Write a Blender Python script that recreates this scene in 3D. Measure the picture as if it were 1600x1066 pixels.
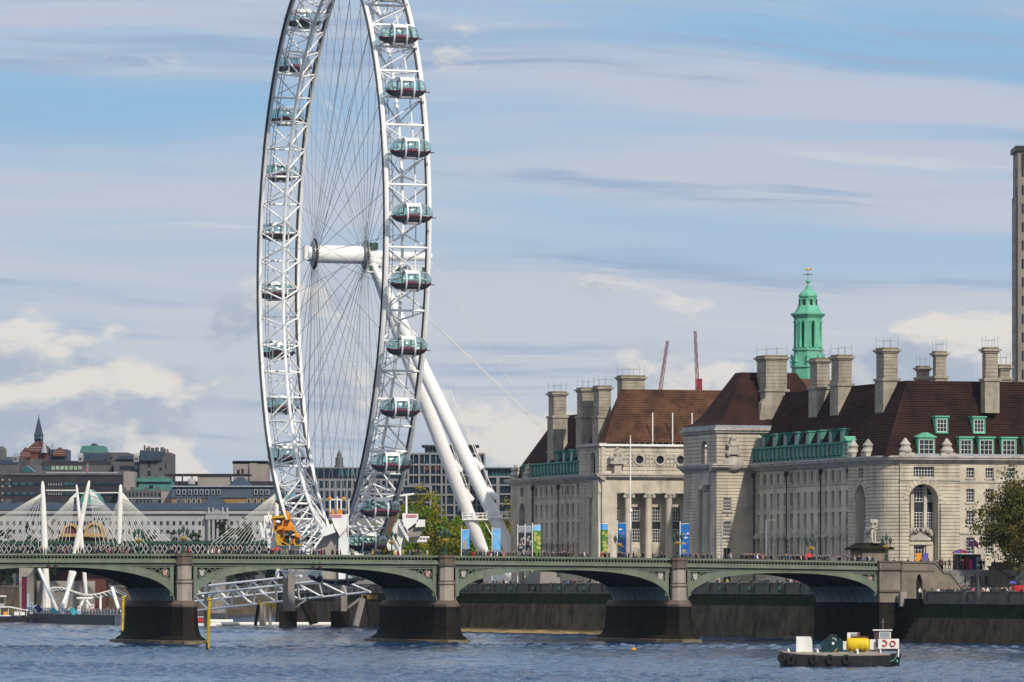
import bpy, bmesh, math, random
import numpy as np
from mathutils import Vector, Matrix
random.seed(7)
R = math.radians
sc = bpy.context.scene
for o_ in list(bpy.data.objects): bpy.data.objects.remove(o_)

# ---------------------------------------------------------------- camera
# a telephoto from a bridge 790 m upstream, lens 8 m above the water
F_PX, CX, HY, CAM_Z = 8300.0, 800.0, 921.0, 8.0
cam_d = bpy.data.cameras.new('camera'); cam = bpy.data.objects.new('camera', cam_d)
sc.collection.objects.link(cam); sc.camera = cam
cam.location = (0, 0, CAM_Z); cam.rotation_euler = (R(90), 0, 0)
cam_d.sensor_width = 36; cam_d.lens = F_PX*36/1600
cam_d.shift_y = (HY-533)/1600
cam_d.clip_start = 5; cam_d.clip_end = 20000

# ---------------------------------------------------------------- sun and sky
SUN_EL, SUN_AZ = 38.0, 29.0      # elevation; azimuth to the right of straight behind the camera
to_sun = Vector((math.sin(R(SUN_AZ))*math.cos(R(SUN_EL)), -math.cos(R(SUN_AZ))*math.cos(R(SUN_EL)), math.sin(R(SUN_EL))))
sd = bpy.data.lights.new('sun', 'SUN'); sun = bpy.data.objects.new('sun', sd); sc.collection.objects.link(sun)
sd.energy = 3.9; sd.angle = R(0.9); sd.color = (1.0, 0.91, 0.77)
sun.rotation_euler = (-to_sun).to_track_quat('-Z', 'Y').to_euler()
sun.location = (0, 0, 300)
SV, SS, SB, SC = 14.3, 9.7, 14.4, 8.6      # cloud seeds
world = bpy.data.worlds.new('World'); sc.world = world; world.use_nodes = True
world.cycles.sampling_method = 'MANUAL'; world.cycles.sample_map_resolution = 256

def build_world():
    nt = world.node_tree; nt.nodes.clear(); N = nt.nodes; K = nt.links
    def new(t, **kw):
        n = N.new(t)
        for k, v in kw.items(): setattr(n, k, v)
        return n
    def math_(op, a, b=None, clamp=False):
        n = new('ShaderNodeMath', operation=op); n.use_clamp = clamp
        for i, x in enumerate((a, b)):
            if x is None: continue
            if isinstance(x, (int, float)): n.inputs[i].default_value = x
            else: K.new(x, n.inputs[i])
        return n.outputs[0]
    def comb(x, y, z):
        n = new('ShaderNodeCombineXYZ')
        for i, q in enumerate((x, y, z)):
            if isinstance(q, (int, float)): n.inputs[i].default_value = q
            else: K.new(q, n.inputs[i])
        return n.outputs[0]
    def noise(vec, scale, detail, rough, dist=0.0, lac=2.0):
        n = new('ShaderNodeTexNoise'); n.inputs['Scale'].default_value = scale; n.inputs['Detail'].default_value = detail
        n.inputs['Roughness'].default_value = rough; n.inputs['Distortion'].default_value = dist; n.inputs['Lacunarity'].default_value = lac
        K.new(vec, n.inputs['Vector']); return n.outputs[0]
    def ramp(x, a, b, lo=0.0, hi=1.0):
        n = new('ShaderNodeMapRange', interpolation_type='SMOOTHSTEP')
        K.new(x, n.inputs[0]); n.inputs[1].default_value = a; n.inputs[2].default_value = b
        n.inputs[3].default_value = lo; n.inputs[4].default_value = hi
        return n.outputs[0]
    def mixc(f, a, b):
        n = new('ShaderNodeMix', data_type='RGBA')
        if isinstance(f, (int, float)): n.inputs[0].default_value = f
        else: K.new(f, n.inputs[0])
        for i, q in ((6, a), (7, b)):
            if isinstance(q, tuple): n.inputs[i].default_value = (*q, 1)
            else: K.new(q, n.inputs[i])
        return n.outputs[2]
    tc = new('ShaderNodeTexCoord'); sep = new('ShaderNodeSeparateXYZ'); K.new(tc.outputs['Generated'], sep.inputs[0])
    x, y, z = sep.outputs
    az = math_('ARCTAN2', x, y); el = math_('ARCSINE', z)
    sky = new('ShaderNodeTexSky', sky_type='NISHITA'); sky.sun_disc = False
    sky.sun_elevation = R(SUN_EL); sky.sun_rotation = math.atan2(to_sun.x, to_sun.y)
    sky.altitude = 0; sky.air_density = 1.0; sky.dust_density = 0.3; sky.ozone_density = 2.2
    # long flat veils and streaks: coordinates stretched along the horizon
    warp = math_('SUBTRACT', noise(comb(math_('MULTIPLY', az, 7), math_('MULTIPLY', el, 14), 4.0), 1.0, 2, .5), .5)
    elw = math_('ADD', el, math_('MULTIPLY', warp, .020))
    tilt = math_('ADD', elw, math_('MULTIPLY', az, 0.045))
    n_veil = noise(comb(math_('MULTIPLY', az, 5.0), math_('MULTIPLY', tilt, 75), SV), 1.0, 4, .5)
    n_str = noise(comb(math_('MULTIPLY', az, 15), math_('MULTIPLY', tilt, 330), SS), 1.0, 6, .62)
    n_big = noise(comb(math_('MULTIPLY', az, 8.0), math_('MULTIPLY', tilt, 95), SB), 1.0, 3, .5)
    veil = math_('MULTIPLY', ramp(n_veil, .36, .58), 0.95)
    c1 = mixc(veil, (.29, .505, .745), (.545, .59, .71))
    # the veil whitens towards the horizon, as the air gets thicker
    pale = math_('MULTIPLY', ramp(el, .100, .03), .60)
    c2 = mixc(pale, c1, (.625, .645, .71))
    streak = math_('MULTIPLY', ramp(n_str, .42, .66), ramp(n_big, .50, .64))
    c3 = mixc(math_('MULTIPLY', streak, .95), c2, (.33, .435, .62))
    wisp = math_('MULTIPLY', ramp(n_str, .46, .30), ramp(n_big, .48, .38, 0, .55))
    c3 = mixc(wisp, c3, (.69, .70, .755))
    # cumulus banks low on the horizon: billowy, lit from the upper right, grey below
    def cnoise(da, de, dt):
        v = comb(math_('MULTIPLY', math_('ADD', az, da), 26), math_('MULTIPLY', math_('ADD', el, de-.019), 46), SC)
        big_ = noise(v, 1.0, dt, .56, .2)
        return big_
    n_c = cnoise(0, 0, 8); n_c2 = cnoise(.005, .0055, 6)
    thr = ramp(el, .026, .078, .435, .68)
    cum = ramp(math_('SUBTRACT', n_c, thr), -.015, .075)
    lit = ramp(math_('SUBTRACT', n_c, n_c2), -.03, .11)
    ccol = mixc(lit, (.40, .47, .60), (.86, .79, .725))
    c4 = mixc(math_('MULTIPLY', cum, .85), c3, ccol)
    # unseen sky higher up: white banks brightened as fill light, blue between them
    n_hi = noise(comb(math_('MULTIPLY', x, 3.0), math_('MULTIPLY', y, 3.0), math_('MULTIPLY', z, 3.0)), 1.0, 5, .55)
    chi = mixc(ramp(n_hi, .40, .58), (.21, .36, .62), (1.22, 1.19, 1.15))
    c4 = mixc(ramp(el, .13, .35), c4, chi)
    bg1 = new('ShaderNodeBackground'); K.new(sky.outputs[0], bg1.inputs[0]); bg1.inputs[1].default_value = .10
    bg2 = new('ShaderNodeBackground'); K.new(c4, bg2.inputs[0]); bg2.inputs[1].default_value = .95
    mx = new('ShaderNodeMixShader')
    # clouds cover most of the low sky and thin out overhead
    cover = ramp(el, .10, 1.2, .92, .80)
    K.new(cover, mx.inputs[0]); K.new(bg1.outputs[0], mx.inputs[1]); K.new(bg2.outputs[0], mx.inputs[2])
    out = new('ShaderNodeOutputWorld'); K.new(mx.outputs[0], out.inputs[0])
build_world()
sc.view_settings.view_transform = 'Standard'; sc.view_settings.look = 'None'
sc.view_settings.exposure = 0.0; sc.view_settings.gamma = 1.0; sc.view_settings.use_curve_mapping = False
sc.render.engine = 'CYCLES'; sc.cycles.use_denoising = True; sc.cycles.max_bounces = 6
sc.cycles.transparent_max_bounces = 24; sc.cycles.caustics_reflective = False; sc.cycles.caustics_refractive = False

# ---------------------------------------------------------------- helpers
COL = sc.collection
def P(px, py, d): return Vector(((px-CX)/F_PX*d, d, CAM_Z+(HY-py)/F_PX*d))
def ZZ(py, d): return CAM_Z+(HY-py)/F_PX*d
def XX(px, d): return (px-CX)/F_PX*d
Zv = Vector((0, 0, 1))
class Fr:
    """a frame: a along e, b along n (outward), z up"""
    def __init__(s, o, e, n): s.o = Vector(o); s.e = Vector(e).normalized(); s.n = Vector(n).normalized()
    def pt(s, a, b, z): return s.o + s.e*a + s.n*b + Zv*z
    def mat(s, a, b, z):
        y = Zv.cross(s.e); m = Matrix.Identity(4)
        for i in range(3): m[i][0] = s.e[i]; m[i][1] = y[i]; m[i][2] = Zv[i]
        m.translation = s.pt(a, b, z); return m
U = Vector((.951, .309, 0)).normalized(); V = Vector((-.309, .951, 0)).normalized()
ORG = Vector((-9.8, 790, 0))
BR = Fr(ORG, U, V)                       # bridge and riverside frame: a = along the bridge, b = away from the camera
XY = Fr((0, 0, 0), (1, 0, 0), (0, 1, 0))  # plain world frame

class MB:
    def __init__(s): s.v = []; s.f = []; s.m = []
    def add(s, vs, fs, mi=0):
        k = len(s.v); s.v += [tuple(p) for p in vs]
        for f in fs: s.f.append(tuple(i+k for i in f)); s.m.append(mi)
        return s
    def hexa(s, p, mi=0):   # 8 points: bottom ring 0-3, top ring 4-7
        return s.add(p, [(3,2,1,0),(4,5,6,7),(0,1,5,4),(1,2,6,5),(2,3,7,6),(3,0,4,7)], mi)
    def fbox(s, fr, a0, a1, b0, b1, z0, z1, mi=0):
        q = [(a0,b0),(a1,b0),(a1,b1),(a0,b1)]
        return s.hexa([fr.pt(a,b,z0) for a,b in q]+[fr.pt(a,b,z1) for a,b in q], mi)
    def box(s, x0, x1, y0, y1, z0, z1, mi=0): return s.fbox(XY, x0, x1, y0, y1, z0, z1, mi)
    def tube(s, p0, p1, r0, r1=None, n=8, mi=0, caps=True):
        r1 = r0 if r1 is None else r1
        p0 = Vector(p0); p1 = Vector(p1); d = (p1-p0).normalized()
        h = Vector((0,0,1)) if abs(d.z) < .9 else Vector((1,0,0))
        x = d.cross(h).normalized(); y = d.cross(x)
        vs = []
        for p, r in ((p0, r0), (p1, r1)):
            for i in range(n):
                t = 2*math.pi*i/n; vs.append(p + x*(r*math.cos(t)) + y*(r*math.sin(t)))
        fs = [(i, (i+1)%n, n+(i+1)%n, n+i) for i in range(n)]
        if caps: fs += [tuple(range(n-1,-1,-1)), tuple(range(n, 2*n))]
        return s.add(vs, fs, mi)
    def path(s, pts, rs, n=8, closed=False, mi=0):
        pts = [Vector(p) for p in pts]; m = len(pts)
        if isinstance(rs, (int, float)): rs = [rs]*m
        vs = []; px_ = None
        for i, p in enumerate(pts):
            if closed: d = (pts[(i+1)%m]-pts[i-1]).normalized()
            else: d = (pts[min(i+1, m-1)]-pts[max(i-1, 0)]).normalized()
            if px_ is None:
                h = Vector((0,0,1)) if abs(d.z) < .9 else Vector((1,0,0)); x = d.cross(h).normalized()
            else: x = (px_ - d*px_.dot(d)).normalized()
            px_ = x; y = d.cross(x)
            for k in range(n):
                t = 2*math.pi*k/n; vs.append(p + x*(rs[i]*math.cos(t)) + y*(rs[i]*math.sin(t)))
        fs = []
        for i in range(m if closed else m-1):
            j = (i+1) % m
            for k in range(n): fs.append((i*n+k, i*n+(k+1)%n, j*n+(k+1)%n, j*n+k))
        if not closed: fs += [tuple(range(n-1,-1,-1)), tuple(range((m-1)*n, m*n))]
        return s.add(vs, fs, mi)
    def lathe(s, c, prof, n=16, ph=0.0, mi=0, caps=True):
        c = Vector(c); vs = []
        for r, z in prof:
            for i in range(n):
                t = ph+2*math.pi*i/n; vs.append(c+Vector((r*math.cos(t), r*math.sin(t), z)))
        fs = []
        for j in range(len(prof)-1):
            for i in range(n): fs.append((j*n+i, j*n+(i+1)%n, (j+1)*n+(i+1)%n, (j+1)*n+i))
        if caps: fs += [tuple(range(n-1,-1,-1)), tuple(range((len(prof)-1)*n, len(prof)*n))]
        return s.add(vs, fs, mi)
    def prism(s, fr, poly, b0, b1, mi=0):     # polygon in the (a,z) plane, extruded along n
        n = len(poly)
        vs = [fr.pt(a,b0,z) for a,z in poly]+[fr.pt(a,b1,z) for a,z in poly]
        return s.add(vs, [tuple(range(n-1,-1,-1)), tuple(range(n,2*n))]+[(i,(i+1)%n,n+(i+1)%n,n+i) for i in range(n)], mi)
    def slab(s, fr, poly, z0, z1, mi=0):      # polygon in plan (a,b), extruded up
        n = len(poly)
        vs = [fr.pt(a,b,z0) for a,b in poly]+[fr.pt(a,b,z1) for a,b in poly]
        return s.add(vs, [tuple(range(n-1,-1,-1)), tuple(range(n,2*n))]+[(i,(i+1)%n,n+(i+1)%n,n+i) for i in range(n)], mi)
    def loft(s, rings, mi=0, caps=True):      # rings of equal length
        n = len(rings[0]); vs = [p for r_ in rings for p in r_]; fs = []
        for j in range(len(rings)-1):
            for i in range(n): fs.append((j*n+i, j*n+(i+1)%n, (j+1)*n+(i+1)%n, (j+1)*n+i))
        if caps: fs += [tuple(range(n-1,-1,-1)), tuple(range((len(rings)-1)*n, len(rings)*n))]
        return s.add(vs, fs, mi)
    def ball(s, c, r, n=10, m=6, mi=0):
        if isinstance(r, (int, float)): r = (r, r, r)
        c = Vector(c); rings = []
        for j in range(m+1):
            t = -math.pi/2+math.pi*j/m; q = max(math.cos(t), .02)
            rings.append([c+Vector((r[0]*q*math.cos(2*math.pi*i/n), r[1]*q*math.sin(2*math.pi*i/n), r[2]*math.sin(t))) for i in range(n)])
        return s.loft(rings, mi)
    def ring(s, fr, a, z, r, w, b0, b1, n=16, mi=0):   # flat ring in the (a,z) plane
        for i in range(n):
            t0, t1 = 2*math.pi*i/n, 2*math.pi*(i+1)/n
            p = [(a+q*math.cos(t), z+q*math.sin(t)) for q, t in ((r-w,t0),(r,t0),(r,t1),(r-w,t1))]
            s.prism(fr, p, b0, b1, mi)
        return s
    def mesh(s, name, mats, smooth=False, fix=True):
        me = bpy.data.meshes.new(name); me.from_pydata(s.v, [], s.f)
        if not isinstance(mats, (list, tuple)): mats = [mats]
        for m in mats: me.materials.append(MAT[m] if isinstance(m, str) else m)
        if len(mats) > 1: me.polygons.foreach_set('material_index', s.m)
        if fix:
            bm = bmesh.new(); bm.from_mesh(me); bmesh.ops.recalc_face_normals(bm, faces=bm.faces); bm.to_mesh(me); bm.free()
        if smooth:
            me.polygons.foreach_set('use_smooth', [True]*len(me.polygons))
            try: me.set_sharp_from_angle(angle=R(40))
            except Exception: pass
        me.update(); return me
    def build(s, name, mats, parent=None, smooth=False, fix=True):
        return obj(name, s.mesh(name, mats, smooth, fix), parent)

def obj(name, me, parent=None, mw=None):
    o = bpy.data.objects.new(name, me); COL.objects.link(o)
    if mw is not None: o.matrix_basis = mw
    if parent is not None:
        o.parent = parent
        o.matrix_parent_inverse = WORLD[parent.name].inverted() if parent.name in WORLD else Matrix.Identity(4)
    return o
WORLD = {}
def tag(o, label=None, cat=None, group=None, kind=None):
    if label: o['label'] = label
    if cat: o['category'] = cat
    if group: o['group'] = group
    if kind: o['kind'] = kind
    return o
def thing(name, label, cat, loc=(0,0,0), group=None, rz=0.0, local=False):
    """an Empty at the thing's base; parts are given in world coordinates unless local"""
    o = bpy.data.objects.new(name, None); COL.objects.link(o); o.empty_display_size = .5
    o.location = loc; o.rotation_euler = (0, 0, rz)
    if not local: WORLD[o.name] = Matrix.Translation(Vector(loc)) @ Matrix.Rotation(rz, 4, 'Z')
    return tag(o, label, cat, group)
def copy_tree(o, loc=None, rz=None, label=None, parent=None):
    c = o.copy(); COL.objects.link(c)
    if parent is not None: c.parent = parent
    if loc is not None: c.location = loc
    if rz is not None: c.rotation_euler = (0, 0, rz)
    if label: c['label'] = label
    for ch in o.children: copy_tree(ch, parent=c)
    return c
_cyl = {}
def strut(name, p0, p1, r, mat, parent=None, n=7):
    """one straight round bar as an object of its own; alike bars share a mesh"""
    k = (mat, n)
    if k not in _cyl: _cyl[k] = MB().tube((0,0,0), (0,0,1), 1, n=n).mesh('bar', mat, True)
    p0 = Vector(p0); p1 = Vector(p1); d = p1-p0
    m = Matrix.Translation(p0) @ d.to_track_quat('Z', 'Y').to_matrix().to_4x4() @ Matrix.Diagonal((r, r, d.length, 1))
    return obj(name, _cyl[k], parent, m)
_cube = {}
def block(name, fr, a0, a1, b0, b1, z0, z1, mat, parent=None):
    """one box as an object of its own; alike boxes share a mesh"""
    if mat not in _cube: _cube[mat] = MB().box(-.5,.5,-.5,.5,-.5,.5).mesh('block', mat)
    m = fr.mat((a0+a1)/2, (b0+b1)/2, (z0+z1)/2) @ Matrix.Diagonal((abs(a1-a0), abs(b1-b0), abs(z1-z0), 1))
    return obj(name, _cube[mat], parent, m)

# ---------------------------------------------------------------- materials
MAT = {}
def mat(name, c, c2=None, scale=.5, rough=.7, bump=0.0, bscale=None, metal=0.0, stretch=(1,1,1), spec=.25, amt=1.0, detail=5, stain=None, brick=None, lo=.35, hi=.68):
    """procedural surface: two tones mixed by noise in world space, optional fine relief, optional stains running down"""
    m = bpy.data.materials.new(name); m.use_nodes = True; nt = m.node_tree; N = nt.nodes; K = nt.links
    b = N['Principled BSDF']; b.inputs['Roughness'].default_value = rough; b.inputs['Metallic'].default_value = metal
    b.inputs['Specular IOR Level'].default_value = spec
    if c2 is None: c2 = tuple(min(1, x*.78) for x in c)
    geo = N.new('ShaderNodeNewGeometry'); mp = N.new('ShaderNodeMapping'); mp.inputs['Scale'].default_value = stretch
    mp.inputs['Rotation'].default_value = (0, 0, 0)
    K.new(geo.outputs['Position'], mp.inputs['Vector'])
    no = N.new('ShaderNodeTexNoise'); no.inputs['Scale'].default_value = scale; no.inputs['Detail'].default_value = detail; no.inputs['Roughness'].default_value = .62
    K.new(mp.outputs[0], no.inputs['Vector'])
    mr = N.new('ShaderNodeMapRange'); mr.inputs[1].default_value = lo; mr.inputs[2].default_value = hi; mr.inputs[4].default_value = amt
    K.new(no.outputs[0], mr.inputs[0])
    mx = N.new('ShaderNodeMix'); mx.data_type = 'RGBA'; mx.inputs[6].default_value = (*c, 1); mx.inputs[7].default_value = (*c2, 1)
    K.new(mr.outputs[0], mx.inputs[0]); col = mx.outputs[2]
    if stain:
        sc_, scol, samt = stain
        mp2 = N.new('ShaderNodeMapping'); mp2.inputs['Scale'].default_value = (1, 1, .12); K.new(geo.outputs['Position'], mp2.inputs['Vector'])
        n2 = N.new('ShaderNodeTexNoise'); n2.inputs['Scale'].default_value = sc_; n2.inputs['Detail'].default_value = 6; n2.inputs['Roughness'].default_value = .65
        K.new(mp2.outputs[0], n2.inputs['Vector'])
        r2 = N.new('ShaderNodeMapRange'); r2.inputs[1].default_value = .48; r2.inputs[2].default_value = .75; r2.inputs[4].default_value = samt
        K.new(n2.outputs[0], r2.inputs[0])
        m2 = N.new('ShaderNodeMix'); m2.data_type = 'RGBA'; m2.inputs[7].default_value = (*scol, 1)
        K.new(r2.outputs[0], m2.inputs[0]); K.new(col, m2.inputs[6]); col = m2.outputs[2]
    K.new(col, b.inputs['Base Color'])
    if bump:
        n3 = N.new('ShaderNodeTexNoise'); n3.inputs['Scale'].default_value = bscale or scale*4; n3.inputs['Detail'].default_value = 4
        K.new(mp.outputs[0], n3.inputs['Vector'])
        bp = N.new('ShaderNodeBump'); bp.inputs['Strength'].default_value = .6; bp.inputs['Distance'].default_value = bump
        K.new(n3.outputs[0], bp.inputs['Height']); K.new(bp.outputs[0], b.inputs['Normal'])
    MAT[name] = m; return m
def glass_mat(name, tint, gloss=.3, rough=.03, gcol=(.9,.95,1)):
    m = bpy.data.materials.new(name); m.use_nodes = True; nt = m.node_tree; N = nt.nodes; K = nt.links
    N.remove(N['Principled BSDF'])
    t = N.new('ShaderNodeBsdfTransparent'); t.inputs[0].default_value = (*tint, 1)
    g = N.new('ShaderNodeBsdfGlossy'); g.inputs[0].default_value = (*gcol, 1); g.inputs['Roughness'].default_value = rough
    lw = N.new('ShaderNodeLayerWeight'); lw.inputs[0].default_value = gloss
    mx = N.new('ShaderNodeMixShader'); K.new(lw.outputs['Facing'], mx.inputs[0]); K.new(t.outputs[0], mx.inputs[1]); K.new(g.outputs[0], mx.inputs[2])
    K.new(mx.outputs[0], N['Material Output'].inputs[0]); MAT[name] = m; return m
def cloth_mat(name):
    m = bpy.data.materials.new(name); m.use_nodes = True; N = m.node_tree.nodes; K = m.node_tree.links
    b = N['Principled BSDF']; b.inputs['Roughness'].default_value = .85
    oi = N.new('ShaderNodeObjectInfo'); K.new(oi.outputs['Color'], b.inputs['Base Color']); MAT[name] = m
mat('stone', (.56,.495,.40), (.38,.33,.265), .30, .9, .02, 3, stain=(.55, (.15,.135,.12), .8))
mat('stone_trim', (.47,.435,.38), (.31,.285,.25), .5, .85, .02, 3, stain=(.8, (.12,.11,.10), .75))
mat('stone_chimney', (.37,.325,.255), (.22,.195,.16), .5, .9, .03, 3, stain=(.9, (.13,.12,.11), .7))
mat('stone_moss', (.20,.16,.08), (.10,.085,.06), 1.5, .95, .03, 6)
mat('roof_tile', (.044,.019,.015), (.017,.009,.009), .28, .95, .05, 5, spec=.12, stain=(.7, (.012,.009,.009), .6))
mat('roof_tile_red', (.145,.070,.040), (.050,.028,.020), .28, .95, .05, 5, spec=.12, stain=(.7, (.022,.014,.012), .6))
mat('copper_green', (.085,.275,.215), (.05,.19,.155), .8, .7, stain=(1.2, (.03,.10,.085), .6))
mat('copper_bright', (.14,.44,.29), (.10,.34,.24), .6, .65, stain=(1.0, (.03,.17,.13), .5))
mat('lead', (.30,.33,.37), (.20,.23,.27), .6, .6)
mat('window_glass', (.010,.013,.018), (.03,.036,.045), .25, .15, spec=.35)
mat('far_glass', (.007,.014,.026), (.018,.034,.052), .15, .25, spec=.15)
mat('teal_glass', (.035,.11,.12), (.018,.055,.065), .3, .2, spec=.3)
mat('lit_glass', (.35,.42,.32), (.16,.2,.18), .6, .3)
mat('white_paint', (.80,.79,.76), (.68,.67,.64), .4, .45, stain=(1.0, (.45,.42,.38), .35))
mat('wheel_white', (.80,.80,.79), (.70,.70,.69), .3, .38)
mat('cable', (.30,.31,.33), (.22,.23,.25), .5, .4, metal=.3)
mat('cable_white', (.72,.70,.64), (.6,.58,.53), .5, .5)
mat('dark_metal', (.03,.033,.036), (.02,.021,.024), 1, .5)
mat('grey_metal', (.30,.31,.32), (.2,.21,.22), 1, .45, metal=.2)
mat('bridge_green', (.155,.185,.136), (.11,.138,.102), .45, .6, .006, 6, stain=(1.3, (.10,.085,.05), .6))
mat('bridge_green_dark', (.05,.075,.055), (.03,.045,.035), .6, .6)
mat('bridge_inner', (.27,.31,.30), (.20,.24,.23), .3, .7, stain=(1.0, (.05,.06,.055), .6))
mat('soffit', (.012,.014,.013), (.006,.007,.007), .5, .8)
mat('pier_stone', (.36,.31,.26), (.27,.23,.195), .6, .85, .02, 4, stain=(1.2, (.16,.12,.09), .6))
mat('abutment_stone', (.23,.195,.155), (.14,.12,.098), .5, .9, .03, 3, spec=.1, stain=(.9, (.07,.06,.05), .75))
mat('pier_cap', (.15,.11,.085), (.09,.07,.058), .9, .9, .03, 5)
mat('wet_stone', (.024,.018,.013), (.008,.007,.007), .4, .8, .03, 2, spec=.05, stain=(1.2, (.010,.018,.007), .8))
mat('pier_foot', (.16,.125,.07), (.05,.04,.03), .7, .7, .03, 3)
mat('river_wall', (.155,.118,.075), (.045,.036,.025), .30, .9, .05, 2, spec=.05, stain=(.8, (.018,.022,.012), .65))
mat('river_wall_top', (.15,.135,.115), (.08,.072,.063), .5, .85, .03, 2.5, stain=(1.0, (.06,.055,.05), .7))
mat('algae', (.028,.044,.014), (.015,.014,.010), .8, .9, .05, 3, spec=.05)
mat('paving', (.22,.21,.20), (.16,.155,.15), .4, .9)
mat('asphalt', (.05,.05,.052), (.04,.04,.04), .5, .9)
mat('sand', (.36,.25,.10), (.16,.11,.05), .35, .95, .05, 2)
mat('mud', (.10,.085,.065), (.045,.04,.033), .4, .8, .08, 1.5)
mat('gold', (.75,.48,.07), (.55,.34,.05), 2, .35, metal=.55)
mat('lamp_green', (.028,.07,.048), (.02,.05,.035), 2, .5)
mat('lamp_glass', (.03,.075,.058), (.05,.10,.08), 3, .2)
mat('yellow_paint', (.62,.43,.02), (.42,.28,.02), .9, .5, stain=(1.2, (.12,.08,.02), .6))
mat('orange_paint', (.80,.33,.02), (.62,.20,.01), .8, .5, stain=(1.0, (.25,.09,.02), .5))
mat('red_paint', (.52,.03,.03), (.34,.02,.025), 1, .5)
mat('crane_red', (.22,.025,.04), (.16,.02,.03), 1, .5)
mat('maroon', (.11,.010,.026), (.08,.008,.022), 1, .4)
mat('pink', (.66,.10,.19), (.50,.06,.13), 3, .5)
mat('pink_dark', (.50,.02,.12), (.4,.02,.1), 3, .5)
mat('bark', (.085,.07,.055), (.045,.038,.03), 2, .95, .03, 6)
mat('brick', (.13,.047,.036), (.09,.034,.028), .8, .85, stain=(1, (.10,.05,.04), .5))
mat('ochre_stone', (.42,.27,.11), (.32,.20,.09), .6, .8)
mat('ochre_brick', (.28,.17,.055), (.20,.12,.045), .6, .85)
mat('slate_blue', (.035,.055,.09), (.024,.038,.065), .4, .55)
mat('far_white', (.35,.35,.36), (.26,.26,.27), .15, .85, stain=(.3, (.22,.22,.22), .5))
mat('far_grey', (.105,.102,.108), (.07,.07,.076), .15, .85, stain=(.3, (.06,.06,.062), .6))
mat('far_brown', (.038,.032,.036), (.022,.021,.027), .2, .85)
mat('far_beige', (.28,.25,.225), (.21,.19,.175), .15, .85, stain=(.3, (.15,.13,.12), .4))
mat('far_frame', (.23,.225,.225), (.16,.16,.165), .2, .8)
mat('far_roof', (.055,.062,.072), (.035,.04,.048), .2, .8)
mat('far_copper', (.075,.215,.185), (.05,.155,.14), .3, .75)
mat('tower_stone', (.23,.205,.18), (.17,.15,.135), .15, .85, stain=(.3, (.12,.11,.10), .5))
mat('skin', (.50,.33,.25), (.42,.27,.2), 5, .6)
mat('hair', (.03,.022,.018), (.06,.04,.03), 5, .6)
mat('trouser', (.022,.025,.035), (.012,.013,.018), 3, .85)
cloth_mat('cloth')
mat('hull_black', (.010,.011,.015), (.022,.022,.024), 1.2, .55, stain=(1.5, (.07,.055,.045), .5))
mat('deck_tan', (.34,.30,.26), (.22,.195,.17), 1.2, .8)
mat('tank_yellow', (.72,.52,.015), (.60,.40,.015), 1.2, .45, stain=(1.8, (.28,.18,.02), .5))
mat('tank_green', (.012,.045,.05), (.008,.03,.034), 1, .4)
mat('varnish', (.16,.06,.03), (.10,.04,.02), 3, .5)
mat('boat_blue', (.015,.02,.19), (.01,.015,.12), 1, .4)
mat('sky_blue_print', (.05,.32,.75), (.25,.55,.85), .5, .5)
mat('sea_print', (.01,.09,.36), (.012,.18,.50), .9, .5)
mat('rope_green', (.12,.42,.33), (.1,.35,.28), 3, .8)
mat('rubber', (.012,.012,.013), (.02,.02,.02), 3, .8)
mat('statue_stone', (.50,.46,.40), (.36,.33,.29), 2, .85, .03, 6)
mat('canopy_white', (.78,.76,.70), (.66,.64,.60), .5, .6)
mat('concrete', (.34,.31,.27), (.25,.23,.2), .4, .9, .02, 3, stain=(1.0, (.12,.11,.09), .6))
mat('legs_white', (.82,.81,.79), (.74,.73,.71), .15, .35)
mat('bronze', (.022,.07,.058), (.015,.04,.036), 2, .6)
glass_mat('capsule_glass', (.66,.87,.85), .35)
glass_mat('railing_glass', (.7,.78,.78), .3)

# ================================================================ setting: river, land
def water_material():
    m = bpy.data.materials.new('river_water'); m.use_nodes = True; nt = m.node_tree; N = nt.nodes; K = nt.links
    b = N['Principled BSDF']; b.inputs['Roughness'].default_value = .10; b.inputs['IOR'].default_value = 1.33; b.inputs['Specular IOR Level'].default_value = .22
    geo = N.new('ShaderNodeNewGeometry')
    def noise(scale, sx, sy, detail, rough=.55):
        mp = N.new('ShaderNodeMapping'); mp.inputs['Scale'].default_value = (sx, sy, 1); mp.inputs['Rotation'].default_value = (0, 0, R(14))
        K.new(geo.outputs['Position'], mp.inputs['Vector'])
        n = N.new('ShaderNodeTexNoise'); n.inputs['Scale'].default_value = scale; n.inputs['Detail'].default_value = detail; n.inputs['Roughness'].default_value = rough
        K.new(mp.outputs[0], n.inputs['Vector']); return n.outputs[0]
    big = noise(.03, 1, .6, 3)
    mx = N.new('ShaderNodeMix'); mx.data_type = 'RGBA'; mx.inputs[6].default_value = (.007,.042,.125,1); mx.inputs[7].default_value = (.014,.042,.090,1)
    K.new(big, mx.inputs[0]); K.new(mx.outputs[2], b.inputs['Base Color'])
    fine = noise(1.6, 1, .8, 3)
    bp = N.new('ShaderNodeBump'); bp.inputs['Strength'].default_value = 1.0; bp.inputs['Distance'].default_value = .10
    K.new(fine, bp.inputs['Height']); K.new(bp.outputs[0], b.inputs['Normal'])
    MAT['river_water'] = m
water_material()
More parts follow.
